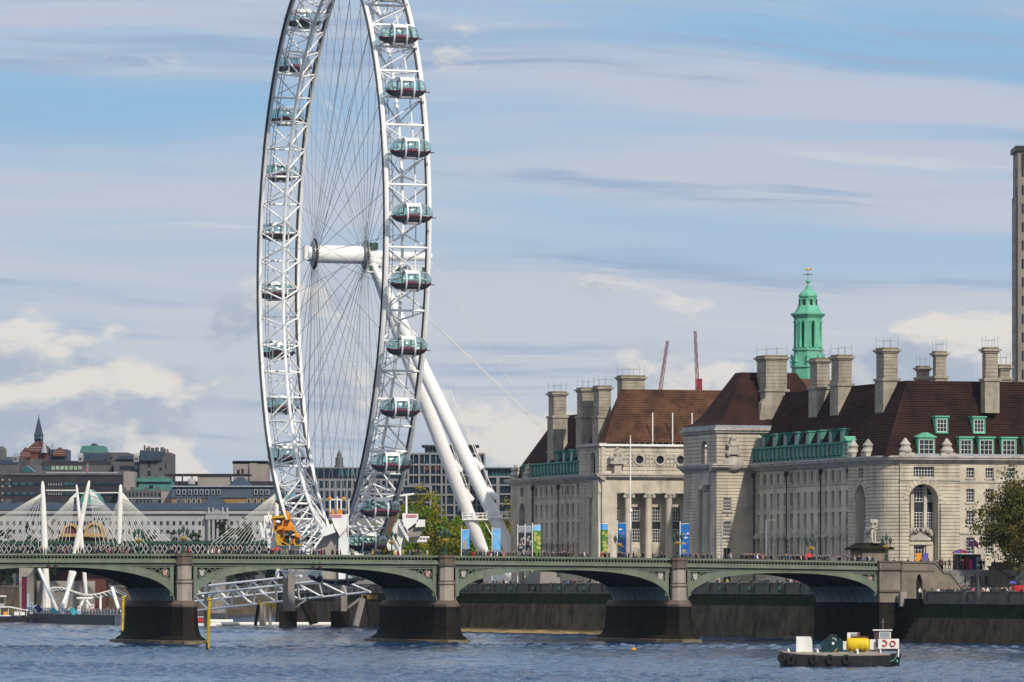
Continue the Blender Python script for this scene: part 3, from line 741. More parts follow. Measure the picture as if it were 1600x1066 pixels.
# the two raking legs
foot_n = WC + w_n*35.6 + w_e*13; foot_f = WC + w_n*35.6 - w_e*13
for ft, nm in ((foot_n, 'near'), (foot_f, 'far')):
    top = WF.pt(6.6, -.5 if nm == 'near' else .5, -1.6); bot = Vector((ft.x, ft.y, 8.0)); d = bot-top
    pts = [top+d*t for t in (0, .10, .22, .5, .8, .875, .9)]
    lg = MB().path(pts, [.8, 1.05, 1.28, 1.4, 1.32, 1.22, 1.0], 20).build('support_leg', 'legs_white', wheel, True)
    sh = MB(); a0 = top+d*.885; fv = Vector((d.x, d.y, 0)).normalized(); sd_ = Vector((-fv.y, fv.x, 0))
    # flared foot shoe: narrow at the leg, wide and deep on the ground
    r0 = [a0+sd_*1.0-fv*.6, a0+sd_*1.0+fv*.9, a0-sd_*1.0+fv*.9, a0-sd_*1.0-fv*.6]
    g = bot; r1 = [g+sd_*1.6-fv*2.0, g+sd_*1.6+fv*5.0, g-sd_*1.6+fv*5.0, g-sd_*1.6-fv*2.0]
    rm = [p*.45+q*.55 for p, q in zip(r0, r1)]; rm = [p+(fv*1.3 if i in (1, 2) else Vector()) for i, p in enumerate(rm)]
    sh.loft([r1, rm, r0]); sh.build('foot_shoe', 'legs_white', lg)
    for t_ in (.63, .72):
        c = top+d*t_; n_ = (Zv-d.normalized()*d.normalized().z).normalized()
        s1 = MB(); s1.tube(c+n_*1.2-d.normalized()*1.6, c+n_*2.0+d.normalized()*1.1, .5, .62, n=8); s1.build('stay_bracket', 'legs_white', lg, True)
        strut('stay_rod', c+n_*2.0, c+n_*2.9-d.normalized()*16, .1, 'cable_white', wheel, 5)
    c = top+d*.78; pf = Fr((c.x, c.y, c.z), (1,0,0), (0,1,0))
    m = MB(); m.fbox(pf, -1.6, 3.6, -1.6, 1.6, -.3, 0); po = m.build('leg_platform', 'wheel_white', wheel)
    m = MB()
    for b in (-1.6, 1.6):
        for z in (.55, 1.1): m.tube(pf.pt(-1.6,b,z), pf.pt(3.6,b,z), .08, n=5)
        for i in range(6): m.tube(pf.pt(-1.6+5.2*i/5,b,0), pf.pt(-1.6+5.2*i/5,b,1.15), .09, n=5)
    m.build('railing', 'wheel_white', po)
    ld = MB()
    for k in (-.25, .25): ld.tube(pf.pt(2.6, k, -.2), Vector((bot.x+4.4, bot.y+k, 9.0)), .11, n=5)
    for i in range(22):
        t_ = i/22; p0 = pf.pt(2.6,0,-.2).lerp(Vector((bot.x+4.4, bot.y, 9.0)), t_); ld.tube(p0-Vector((0,.25,0)), p0+Vector((0,.25,0)), .05, n=4)
    ld.build('leg_ladder', 'wheel_white', wheel)
# backstays
for (q0, z0, dy, r) in ((7.0, -2.0, 0, .075), (7.0, -2.3, 6, .075), (18.2, 0, 2, .05)):
    a = WF.pt(q0, 0, z0); n_len = 75 if q0 < 10 else 62
    b = WC + w_n*n_len + w_e*dy; b.z = 9
    strut('backstay_cable', a, b, r, 'cable_white', wheel, 6)

# ---- capsules: ovoid glass cabins carried in two rings
mat('pink_bench', (.50,.05,.13), (.40,.03,.10), 3, .5)
mat('pink_pale', (.75,.35,.42), (.65,.25,.33), 3, .5)
mat('hull_grey', (.07,.075,.085), (.045,.048,.056), 1, .45)
def capsule_meshes():
    L_, H_ = 3.95, 1.92; na = 20
    def sup(t): return (max(0.0, 1-abs(t)**3.0))**.44
    def shell(a_lo, a_hi, q_lo, q_hi, k=1.0, nq=26):
        mb = MB(); rows = []
        f0, f1 = math.asin(max(-1, q_lo/L_)), math.asin(min(1, q_hi/L_))
        for i in range(nq+1):
            q = L_*math.sin(f0+(f1-f0)*i/nq); r = max(.02, sup(q/L_)*H_*k)
            rows.append([(q, r*math.cos(a_lo+(a_hi-a_lo)*j/na), r*math.sin(a_lo+(a_hi-a_lo)*j/na)) for j in range(na+1)])
        vs = [p for r_ in rows for p in r_]
        mb.add(vs, [(i*(na+1)+j, (i+1)*(na+1)+j, (i+1)*(na+1)+j+1, i*(na+1)+j+1) for i in range(nq) for j in range(na)])
        return mb
    lim = L_*.998
    d = {}
    d['glass_shell'] = (shell(R(-22), R(202), -lim, lim).mesh('glass_shell', 'capsule_glass', True, False), None)
    hull = shell(R(203), R(337), -lim*.97, lim*.97, .98)
    d['hull'] = (hull.mesh('hull', 'hull_grey', True, False), None)
    fl = MB(); pts = []
    for i in range(25):
        q = lim*.985*math.sin(-math.pi/2+math.pi*i/24); r = sup(q/L_)*H_; pts.append((q, r*math.cos(R(-22))))
    poly = [(q, y) for q, y in pts]+[(q, -y) for q, y in reversed(pts)]
    fl.slab(Fr((0,0,0),(1,0,0),(0,1,0)), poly, -.80, -.60); d['floor'] = (fl.mesh('floor', 'maroon'), None)
    d['roof_panel'] = (shell(R(38), R(142), -1.15, 1.15, 1.03, 6).mesh('roof_panel', 'wheel_white', True, False), None)
    for nm, q in (('mounting_ring', -1.25), ('mounting_ring', 1.25)):
        m = MB(); m.path([(q, 2.03*math.cos(2*math.pi*i/28), 2.03*math.sin(2*math.pi*i/28)) for i in range(28)], .17, 6, True)
        d[nm+str(q)] = (m.mesh('mounting_ring', 'wheel_white', True), None)
    fr_ = MB()
    for q in (-3.0, -2.2, 2.2, 3.0, 0.0):
        r = sup(q/L_)*H_*1.005; fr_.path([(q, r*math.cos(R(a)), r*math.sin(R(a))) for a in range(-20, 202, 12)], .035, 4)
    for a in (0, 180, 45, 135):
        fr_.path([(q_, sup(q_/L_)*H_*1.005*math.cos(R(a)), sup(q_/L_)*H_*1.005*math.sin(R(a))) for q_ in [-lim*.97+1.94*lim*i/16 for i in range(17)]], .03, 4)
    d['mullions'] = (fr_.mesh('mullions', 'grey_metal'), None)
    b = MB(); b.fbox(XY, -1.0, 1.0, -.45, .45, -.62, -.2); b.fbox(XY, -.95, 1.0, -1.58, -1.50, -.6, -.12); b.fbox(XY, -.95, 1.0, 1.50, 1.58, -.6, -.12)
    d['bench'] = (b.mesh('bench', 'pink_bench'), None)
    lg = MB()
    for s_ in (-1.62, 1.62):
        for k in range(5): lg.ball((-.66+.33*k, s_, -.36+.04*math.sin(k*2.1)), (.12,.03,.1), 6, 4)
    d['bench_lettering'] = (lg.mesh('bench_lettering', 'pink_pale'), None)
    du = MB(); du.slab(Fr((0,0,0),(1,0,0),(0,1,0)), [(3.2,-.6),(4.6,-.35),(4.6,.35),(3.2,.6)], -.82, -.70); d['step_plate'] = (du.mesh('step_plate', 'dark_metal'), None)
    un = MB(); un.fbox(XY, -1.6, 1.6, -.9, .9, -2.0, -1.45); d['machinery_box'] = (un.mesh('machinery_box', 'grey_metal'), None)
    return d
CAPM = capsule_meshes()
ppl_m = None
cap_mw = Matrix.Identity(4)
ydir = Zv.cross(w_n).normalized()
for i in range(3):
    cap_mw[i][0] = w_n[i]; cap_mw[i][1] = ydir[i]; cap_mw[i][2] = Zv[i]
for k in range(32):
    th = TH0+k*2*step; c = WP(th, RC, 0)
    if not in_view(c): continue
    mw = Matrix.Translation(c) @ cap_mw
    root = obj('capsule', CAPM['floor'][0], wheel, mw); WORLD[root.name] = mw
    for key, (me, _) in CAPM.items():
        if key == 'floor': continue
        obj(me.name, me, root, mw)

# ---- boarding station: restraint towers, drive machinery, platforms in front of the rim foot
SD = 1010.0
def PF(px, py, d=SD): return P(px, py, d)
def poly_solid(mb, pts, d0, d1, mi=0):
    """a plate outline given by its corners, with real thickness between depths d0 and d1"""
    n = len(pts); vs = [P(x, y, d0) for x, y in pts]+[P(x, y, d0)+Vector((0, d1-d0, 0)) for x, y in pts]
    return mb.add(vs, [tuple(range(n-1,-1,-1)), tuple(range(n,2*n))]+[(i,(i+1)%n,n+(i+1)%n,n+i) for i in range(n)], mi)
t1 = thing('restraint_tower', 'white angular restraint tower with pink sign left of the bottom capsule', 'tower', (XX(530,SD), SD, 8), 'restraint towers of the wheel')
m = MB(); poly_solid(m, [(500,872),(493,858),(519,816),(541,806),(543,838),(530,868),(528,905),(505,905)], SD-4, SD+3); m.build('sloping_block', 'concrete', t1)
m = MB(); poly_solid(m, [(516,804),(543,804),(543,812),(541,826),(531,838),(522,822)], SD-6, SD-4.2); sg = m.build('sign_box', 'wheel_white', t1)
m = MB()
for k in range(4): 
    a = PF(519.5+k*4.2, 806.5, SD-6.1); m.ring(Fr((a.x, a.y, a.z), (1,0,0), (0,1,0)), 0, 0, .27, .11, -.05, .02, 10)
m.build('sign_lettering', 'pink', sg)
m = MB(); poly_solid(m, [(529,838),(540,828),(545,850),(539,905),(529,905)], SD-5, SD-1); m.build('support_fin', 'wheel_white', t1)
m = MB(); poly_solid(m, [(500,828),(519,818),(524,832),(507,838)], SD-7, SD-5.5); m.build('cantilever_deck', 'wheel_white', t1)
for px in (516, 527, 533, 545): strut('mast', PF(px, 805, SD-2), PF(px, 776 if px in (527,) else 781, SD-2), .12, 'wheel_white', t1)
strut('mast_crossbar', PF(515, 781, SD-2), PF(538, 781, SD-2), .1, 'wheel_white', t1)
for px in (515.5, 537): m = MB(); m.ball(PF(px, 779, SD-2), .32, 8, 6); m.build('warning_lamp', 'orange_paint', t1)
for px, w in ((520, 4), (531, 8)): m = MB(); poly_solid(m, [(px-w/2,804),(px+w/2,804),(px+w/2,797),(px-w/2,797)], SD-3, SD-2); m.build('orange_crate', 'orange_paint', t1)
strut('railing_post', PF(543, 803), PF(543, 872), .22, 'wheel_white', t1)
t2 = thing('restraint_tower', 'white restraint tower with pink sign and stairs right of the bottom capsule', 'tower', (XX(640,SD), SD, 8), 'restraint towers of the wheel')
m = MB(); poly_solid(m, [(630,803),(653,803),(653,815),(637,827),(630,822)], SD-5, SD-1); sg = m.build('sign_box', 'wheel_white', t2)
m = MB()
for k in range(4):
    a = PF(636.5+k*4.2, 806.5, SD-5.1); m.ring(Fr((a.x, a.y, a.z), (1,0,0), (0,1,0)), 0, 0, .27, .11, -.05, .02, 10)
m.build('sign_lettering', 'pink', sg)
m = MB(); poly_solid(m, [(652,812),(664,812),(664,823),(649,824)], SD-5, SD-2); m.build('cabin', 'wheel_white', t2)
m = MB(); poly_solid(m, [(637,826),(653,815),(648,826),(661,826),(656,838),(638,840),(632,828)], SD-4, SD+1); m.build('hopper', 'concrete', t2)
m = MB(); poly_solid(m, [(622,812),(616,822),(604,852),(611,872),(612,905),(626,905),(622,868),(631,838),(628,812)], SD-3, SD+2); m.build('raking_column', 'white_paint', t2)
m = MB(); poly_solid(m, [(614,806),(618,810),(606,842),(602,838)], SD-4.5, SD-3.2); m.build('guide_arm', 'varnish', t2)
m = MB(); poly_solid(m, [(619,860),(627,852),(627,868),(623,875),(618,870)], SD-5, SD-4); m.build('foot_plate', 'wheel_white', t2)
for (a, b) in (((622,812),(638,842)), ((622,818),(638,846)), ((628,812),(638,832))): strut('stair_rail', PF(*a, SD-6), PF(*b, SD-6), .12, 'wheel_white', t2)
for k in range(7): strut('stair_baluster', PF(622+k*2.6, 811+k*4.6, SD-6), PF(622+k*2.6, 820+k*4.3, SD-6), .08, 'wheel_white', t2)
strut('mast', PF(630.5, 855), PF(630.5, 802), .26, 'wheel_white', t2); strut('mast', PF(635, 803, SD-2), PF(635, 774, SD-2), .2, 'wheel_white', t2)
strut('mast_crossbar', PF(625, 775, SD-2), PF(647, 772, SD-2), .2, 'wheel_white', t2)
strut('gantry_beam', PF(638, 840), PF(671, 840), .22, 'wheel_white', t2); strut('gantry_beam', PF(637, 846), PF(667, 846), .28, 'wheel_white', t2)
for k in range(6): strut('gantry_post', PF(640+k*5, 840), PF(640+k*5, 846), .12, 'wheel_white', t2)
# orange drive machinery with its white platform
t3 = thing('drive_machinery', 'orange hydraulic drive machinery on a white platform at the left rim foot', 'machinery', (XX(445,SD), SD, 8))
m = MB(); poly_solid(m, [(426,807),(444,806),(446,812),(452,812),(460,825),(458,832),(436,836),(427,828)], SD-3, SD+1); m.build('upper_housing', 'orange_paint', t3)
m = MB(); poly_solid(m, [(433,824),(455,822),(459,826),(469,838),(468,841),(462,838),(456,829),(434,828)], SD-4.5, SD-3.2); m.build('pump_cover', 'orange_paint', t3)
m = MB(); poly_solid(m, [(432,832),(440,838),(440,851),(470,848),(470,853),(434,853),(430,842)], SD-4, SD); m.build('lower_housing', 'yellow_paint', t3)
m = MB(); poly_solid(m, [(445,799),(449,798),(454,806),(454,812),(449,812)], SD-4, SD-2); m.build('arm', 'orange_paint', t3)
m = MB(); poly_solid(m, [(425,806.5),(444,805),(444,809),(425,810)], SD-4.2, SD-3); m.build('cover_plate', 'yellow_paint', t3)
for (a, b, r) in (((441,836),(441,848),1.0), ((461,836),(466,846),.7)):
    m = MB(); m.tube(PF(a[0], a[1], SD-3.6), PF(b[0], b[1], SD-3.6), r*.5, n=10); m.build('hydraulic_cylinder', 'orange_paint', t3, True)
m = MB(); poly_solid(m, [(438,838),(468,836),(469,852),(440,853)], SD-2.9, SD-2); m.build('engine_block', 'maroon', t3)
m = MB(); poly_solid(m, [(417,842),(430,836),(437,853),(471,853),(470,864),(432,866),(418,855)], SD-2.0, SD+3); m.build('platform_hull', 'white_paint', t3)
m = MB(); poly_solid(m, [(404,817),(413,816),(425,830),(420,842),(410,841)], SD-2, SD+1); m.build('access_box', 'white_paint', t3)
m = MB(); poly_solid(m, [(413,806),(424,804),(425,816),(416,816)], SD-2, SD+1); m.build('access_box', 'white_paint', t3)
m = MB(); m.ball(PF(434, 815.5, SD-4.6), (.55,.3,.3), 8, 6); m.build('tank', 'wheel_white', t3, True)
for k in range(13): strut('railing_post', PF(437+k*2.8, 864, SD-4), PF(437+k*2.8, 853, SD-4), .06, 'grey_metal', t3, 5)
for y in (853, 857, 861): strut('handrail', PF(436, y, SD-4), PF(471, y, SD-4), .07, 'grey_metal', t3, 5)
for (a, b) in (((418,800),(423,815)), ((423,815),(426,835)), ((453,828),(453,860)), ((413,806),(413,830))): strut('pipe', PF(*a, SD-4), PF(*b, SD-4), .16, 'wheel_white', t3)
for (a, b_, c1, dd) in (((432,812),(441,819),'dark_metal',SD-3.1), ((428,821),(436,827),'varnish',SD-3.1), ((444,815),(450,824),'varnish',SD-3.1), ((450,829),(459,835),'dark_metal',SD-4.6), ((441,829),(447,835),'varnish',SD-4.6), ((443,841),(450,850),'dark_metal',SD-4.1), ((455,842),(461,850),'orange_paint',SD-4.1), ((464,843),(469,849),'dark_metal',SD-4.1)):
    m = MB(); poly_solid(m, [(a[0],b_[1]),(b_[0],b_[1]),(b_[0],a[1]),(a[0],a[1])], dd-.25, dd); m.build('machine_panel', c1, t3)
for k, (a, b_) in enumerate((((430,830),(446,823)), ((447,838),(462,831)), ((437,845),(452,852)), ((456,838),(458,853)), ((428,812),(428,832)))): strut('hose', PF(*a, SD-5), PF(*b_, SD-5), .11, 'dark_metal' if k % 2 else 'orange_paint', t3, 6)
# station canopy clutter: white lattice of the boarding deck under the rim
t4 = thing('boarding_station', 'white boarding deck and lattice beneath the wheel rim', 'boarding deck', (XX(570,SD+35), SD+35, 8))
B4 = Fr((XX(575,SD+40), SD+40, 0), (1,0,0), (0,-1,0))
m = MB(); m.fbox(B4, -8, 8, -6, 6, 9.7, 10.2); m.build('deck', 'concrete', t4)
for a in (5,): strut('deck_pile', B4.pt(a, 2, -1), B4.pt(a, 2, 9.8), .4, 'concrete', t4)
for i in range(14):
    a = -18+i*2; strut('railing_post', B4.pt(a, 6, 10.2), B4.pt(a, 6, 11.6), .1, 'wheel_white', t4, 5)
    strut('lattice_bar', B4.pt(a, 5.5, 10.3), B4.pt(a+2, 5.5, 14.0), .14, 'wheel_white', t4, 5)
    strut('lattice_bar', B4.pt(a+2, 5.5, 10.3), B4.pt(a, 5.5, 14.0), .14, 'wheel_white', t4, 5)
strut('handrail', B4.pt(-18,6,11.6), B4.pt(10,6,11.6), .1, 'wheel_white', t4, 5); strut('top_beam', B4.pt(-18,5.5,14.0), B4.pt(10,5.5,14.0), .28, 'wheel_white', t4)

# ================================================================ the stone riverside hall
hall = thing('riverside_hall', 'vast pale stone hall with steep tiled roofs, chimneys and green copper cupola', 'building', BR.pt(100, 140, 8))
HU, HV = 90.3, 49.5
FW = Fr(ORG+U*HU, V, -U)          # river front: a = distance along the river
FS = Fr(ORG+V*HV, U, -V)          # end front facing the camera: a = u
_win = {}
def window(fr, a0, a1, z0, z1, parent, nx=3, nz=4, depth=.42, fmat='white_paint', gmat='window_glass', name='window', bar=.052, arch=False):
    w, h = a1-a0, z1-z0; key = (round(w,2), round(h,2), nx, nz, fmat, gmat, arch, bar)
    if key not in _win:
        f = MB(); l = Fr((0,0,0), (1,0,0), (0,1,0))
        e = bar*1.5
        for x0, x1 in ((0, e), (w-e, w)): f.fbox(l, x0, x1, -.06, .06, 0, h)
        for y0, y1 in ((0, e), (h-e, h)): f.fbox(l, e, w-e, -.058, .058, y0, y1)
        for i in range(1, nx): x = w*i/nx; f.fbox(l, x-bar/2, x+bar/2, -.045, .045, e, h-e)
        for i in range(1, nz): z = h*i/nz; f.fbox(l, e, w-e, -.042, .042, z-bar/2, z+bar/2)
        g = MB(); g.fbox(l, .02, w-.02, -.012, .012, .02, h-.02)
        _win[key] = (f.mesh('window', fmat), g.mesh('pane', gmat))
    fm, gm = _win[key]; mw = fr.mat(a0, -depth, z0)
    o = obj(name, fm, parent, mw); WORLD[o.name] = mw
    obj('pane', gm, o, mw); return o
def facade(name, fr, a0, a1, z0, z1, ch, openings, parent, mt='stone', thick=.55, joint=.13, jd=.13):
    """a wall built of stone courses; openings (a0,a1,z0,z1,arched) are left free through its depth"""
    rows = []
    if ch:
        z = z0
        while z < z1-.02:
            h = min(ch, z1-z); rows.append((z, z+h-joint, 0.0)); rows.append((z+h-joint, z+h, -jd)); z += h
    else: rows = [(z0, z1, 0.0)]
    cuts = sorted({q for o in openings for q in (o[2], o[3])}); arch_z = []
    for o in openings:
        if len(o) > 4 and o[4]:
            r = (o[1]-o[0])/2
            arch_z += [o[3]-r+r*math.sin(R(t)) for t in (0,15,30,43,55,65,74,82)]
    cuts = sorted(set(cuts+arch_z)); mb = MB()
    def gaps(z, side):
        out = []
        for o in openings:
            if z < o[2]-1e-6 or z > o[3]+1e-6: continue
            c = (o[0]+o[1])/2; r = (o[1]-o[0])/2; hw = r
            if len(o) > 4 and o[4] and z > o[3]-r: hw = math.sqrt(max(0, r*r-(z-(o[3]-r))**2))
            out.append((c-hw, c+hw))
        return sorted(out)
    for (y0, y1, b) in rows:
        zs = [y0]+[c for c in cuts if y0+1e-4 < c < y1-1e-4]+[y1]
        for k in range(len(zs)-1):
            q0, q1 = zs[k], zs[k+1]
            g0 = gaps(q0+1e-5, 0); g1 = gaps(q1-1e-5, 1)
            if len(g0) != len(g1): g1 = g0 if len(g0) > len(g1) else g1; g0 = g1
            e0 = [a0]+[x for g in g0 for x in g]+[a1]; e1 = [a0]+[x for g in g1 for x in g]+[a1]
            for i in range(0, len(e0), 2):
                if e0[i+1]-e0[i] < 1e-3 and e1[i+1]-e1[i] < 1e-3: continue
                mb.hexa([fr.pt(e0[i],b,q0), fr.pt(e0[i+1],b,q0), fr.pt(e0[i+1],-thick,q0), fr.pt(e0[i],-thick,q0),
                         fr.pt(e1[i],b,q1), fr.pt(e1[i+1],b,q1), fr.pt(e1[i+1],-thick,q1), fr.pt(e1[i],-thick,q1)])
    return mb.build(name, mt, parent)
def cornice(fr, a0, a1, zb, parent, name='cornice', mt='stone_trim', k=1.0):
    m = MB()
    for (b, z0, z1) in ((.12,0,.3),(.45,.3,.62),(.95,.62,.95),(1.15,.95,1.25)): m.fbox(fr, a0, a1, -.6, b*k, zb+z0*k, zb+z1*k)
    return m.build(name, mt, parent)
ZC = 28.55      # underside of the main cornice
ROWS = [(26.2,27.9),(22.2,24.45),(18.5,20.9),(13.8,16.5)]

# ---- end front facing the camera (south wing)
A0 = HU+4.2
arch_op = (94.4, 99.6, 8.4, 25.2, True)
lun = (95.3, 98.9, 26.3, 28.0)
facade('arched_bay_wall', FS, A0-1.6, 103.4, 8, ZC, .58, [arch_op, lun], hall, thick=2.6)
cols = [105.3, 108.7, 112.5, 116.2, 119.9, 123.6, 127.3]
ops = [(c-.72, c+.72, z0, z1) for c in cols for z0, z1 in ROWS]
facade('end_wall', FS, 103.4, 129, 8, ZC, 0, ops, hall)
for c in cols:
    for (z0, z1), (nx, nz) in zip(ROWS, ((3,3),(3,4),(3,4),(3,5))):
        window(FS, c-.72, c+.72, z0, z1, hall, nx, nz)
        block('sill', FS, c-.9, c+.9, -.1, .16, z0-.22, z0, 'stone_trim', hall)
        if z0 < 26: block('key_block', FS, c-.18, c+.18, -.05, .14, z0-.95, z0-.6, 'stone_trim', hall)
for z in (25.45, 17.0): MB().fbox(FS, 103.4, 129, -.1, .16, z, z+.28).build('string_course', 'stone_trim', hall)
MB().fbox(FS, A0-1.7, 103.5, -.1, .18, 25.75, 26.0).build('string_course', 'stone_trim', hall)
# tall arched window: stone mullions, glazing, carved overdoor
m = MB(); m.fbox(FS, 93.9, 100.1, -2.6, -2.45, 8, 26); m.build('recess_back', 'window_glass', hall)
for (x0, x1) in ((94.45,95.55),(96.15,97.85),(98.45,99.55)):
    for (z0, z1, nz) in ((22.3,24.6 if 95.6 < x0 < 98 else 23.4,4),(18.0,20.6,5)): window(FS, x0, x1, z0, z1, hall, 3, nz, 2.35, 'white_paint')
    window(FS, x0, x1, 15.6, 17.4, hall, 3, 3, 2.35, 'white_paint')
for x in (95.85, 98.15): block('mullion_pier', FS, x-.28, x+.28, -2.45, -1.9, 8, 24.9, 'stone', hall)
m = MB(); m.fbox(FS, 94.5, 95.9, -2.4, -1.5, 8, 15.6); m.fbox(FS, 98.1, 99.5, -2.4, -1.5, 8, 15.6); m.fbox(FS, 94.8, 99.2, -2.4, -1.3, 15.3, 15.8); m.build('door_surround', 'stone', hall)
m = MB(); m.prism(FS, [(95.2,16.0),(98.8,16.0),(98.9,16.3),(97,17.3),(95.1,16.3)], -2.4, -1.2); pd = m.build('pediment', 'stone_trim', hall)
m = MB()
for (x, z, r) in ((95.3,17.5,.42),(95.9,17.7,.36),(96.6,17.6,.3),(97.5,17.6,.34),(98.2,17.7,.4),(98.8,17.4,.38),(95.0,17.0,.3),(99.0,17.0,.3)): m.ball(FS.pt(x,-1.4,z), (r,.4,r*1.25), 7, 5)
m.build('carving', 'stone_trim', pd, True)
window(FS, 95.95, 98.05, 11.0, 15.2, hall, 4, 6, 2.3)
window(FS, 95.3, 98.9, 26.3, 28.0, hall, 7, 3, .5)
m = MB()
for k in range(13):   # voussoirs of the big arch
    t0, t1 = math.pi*k/13+.02, math.pi*(k+1)/13-.02; c, zc_, r0, r1 = 97.0, 22.6, 2.6, 3.5+.35*(k == 6)
    m.prism(FS, [(c+r0*math.cos(t0),zc_+r0*math.sin(t0)),(c+r1*math.cos(t0),zc_+r1*math.sin(t0)),(c+r1*math.cos(t1),zc_+r1*math.sin(t1)),(c+r0*math.cos(t1),zc_+r0*math.sin(t1))], -.3, .09)
m.build('voussoirs', 'stone', hall)
# rounded corner between the two fronts
def corner_ring(r, k=9):
    c = (HU+4.2, HV+4.2); return [(c[0]-r*math.cos(R(90*i/k)), c[1]-r*math.sin(R(90*i/k))) for i in range(k+1)]
m = MB(); z = 8
while z < ZC-.01:
    h = min(.58, ZC-z)
    inner = [(HU+4.2, HV+4.2)]
    m.slab(BR, corner_ring(4.2)+inner, z, z+h-.13); m.slab(BR, corner_ring(4.07)+inner, z+h-.13, z+h); z += h
m.build('corner_wall', 'stone', hall)
m = MB()
for (b, z0, z1) in ((.12,0,.3),(.45,.3,.62),(.95,.62,.95),(1.15,.95,1.25)): m.slab(BR, corner_ring(4.2+b)+[(HU+4.2, HV+4.2)], ZC+z0, ZC+z1)
m.build('corner_cornice', 'stone_trim', hall)
cornice(FS, HU+4.2, 129, ZC, hall)

# ---- river front, near wing
w_arch = (58.2, 62.6, 8.4, 25.2, True)
facade('river_pavilion_wall', FW, HV+4.2, 66.0, 8, ZC, .58, [w_arch, (59.2,61.4,26.3,28.0)], hall, thick=1.8)
m = MB(); m.fbox(FW, 57.6, 63.2, -1.8, -1.65, 8, 28.2); m.build('recess_back', 'window_glass', hall)
window(FW, 58.4, 62.4, 12, 24.5, hall, 5, 12, 1.5); window(FW, 59.2, 61.4, 26.3, 28.0, hall, 4, 3, .5)
m = MB()
for k in range(11):
    t0, t1 = math.pi*k/11+.02, math.pi*(k+1)/11-.02; c, zc_, r0, r1 = 60.4, 23.0, 2.2, 3.0
    m.prism(FW, [(c+r0*math.cos(t0),zc_+r0*math.sin(t0)),(c+r1*math.cos(t0),zc_+r1*math.sin(t0)),(c+r1*math.cos(t1),zc_+r1*math.sin(t1)),(c+r0*math.cos(t1),zc_+r0*math.sin(t1))], -.3, .09)
m.build('voussoirs', 'stone', hall)
def long_wing(b0, b1, nb, zrows, base=8):
    bay = (b1-b0)/nb; cs = [b0+bay*(i+.5) for i in range(nb)]; hw = .62
    rel = FW_rel
    ops = [(c-hw, c+hw, z0, z1) for c in cs for z0, z1 in zrows]
    facade('wing_wall', rel, b0, b1, base, ZC, 0, ops, hall, thick=.7)
    for z in (25.5, 17.0): MB().fbox(rel, b0, b1, -.1, .15, z, z+.25).build('string_course', 'stone_trim', hall)
    hood = MB(); l = Fr((0,0,0), (1,0,0), (0,1,0))
    for s_ in (1,): hood.prism(l, [(-.95,0),(.95,0),(.95,.2),(.6,.65),(0,1.0),(-.6,.65),(-.95,.2)], -.12, .5)
    hood_me = hood.mesh('window_hood', 'stone_trim')
    for c in cs:
        for (z0, z1), nz in zip(zrows, (3,4,5,5)):
            window(rel, c-hw, c+hw, z0, z1, hall, 3, nz, .55)
            block('sill', rel, c-.8, c+.8, -.1, .18, z0-.2, z0, 'stone_trim', hall)
            if 18 < z0 < 26: block('key_block', rel, c-.16, c+.16, -.05, .14, z0-.75, z0-.45, 'stone_trim', hall)
        obj('window_hood', hood_me, hall, rel.mat(c, .05, 16.75))
        for dz in (25.85, 26.9): block('block_panel', rel, c+bay/2-.55, c+bay/2+.55, -.05, .1, dz, dz+.85, 'stone', hall)
        for k in range(5): block('quoin_block', rel, c+bay/2-.32, c+bay/2+.32, -.05, .12, 12.2+k*.92, 12.8+k*.92, 'stone_trim', hall)
    for c in (b0+.25, b0+bay*4.02, b0+bay*9.02, b1-.2):
        if c > b1: continue
        dp = MB(); dp.tube(rel.pt(c, .3, base), rel.pt(c, .3, 27.6), .11, n=6); dp.lathe(rel.pt(c, .35, 27.2), [(.12,0),(.38,.5),(.38,1.0)], 6); dp.build('downpipe', 'dark_metal', hall)
FW_rel = Fr(ORG+U*(HU+.5), V, -U)
long_wing(66.0, 111.0, 14, ROWS)
cornice(FW, HV+4.2, 111.0, ZC, hall)

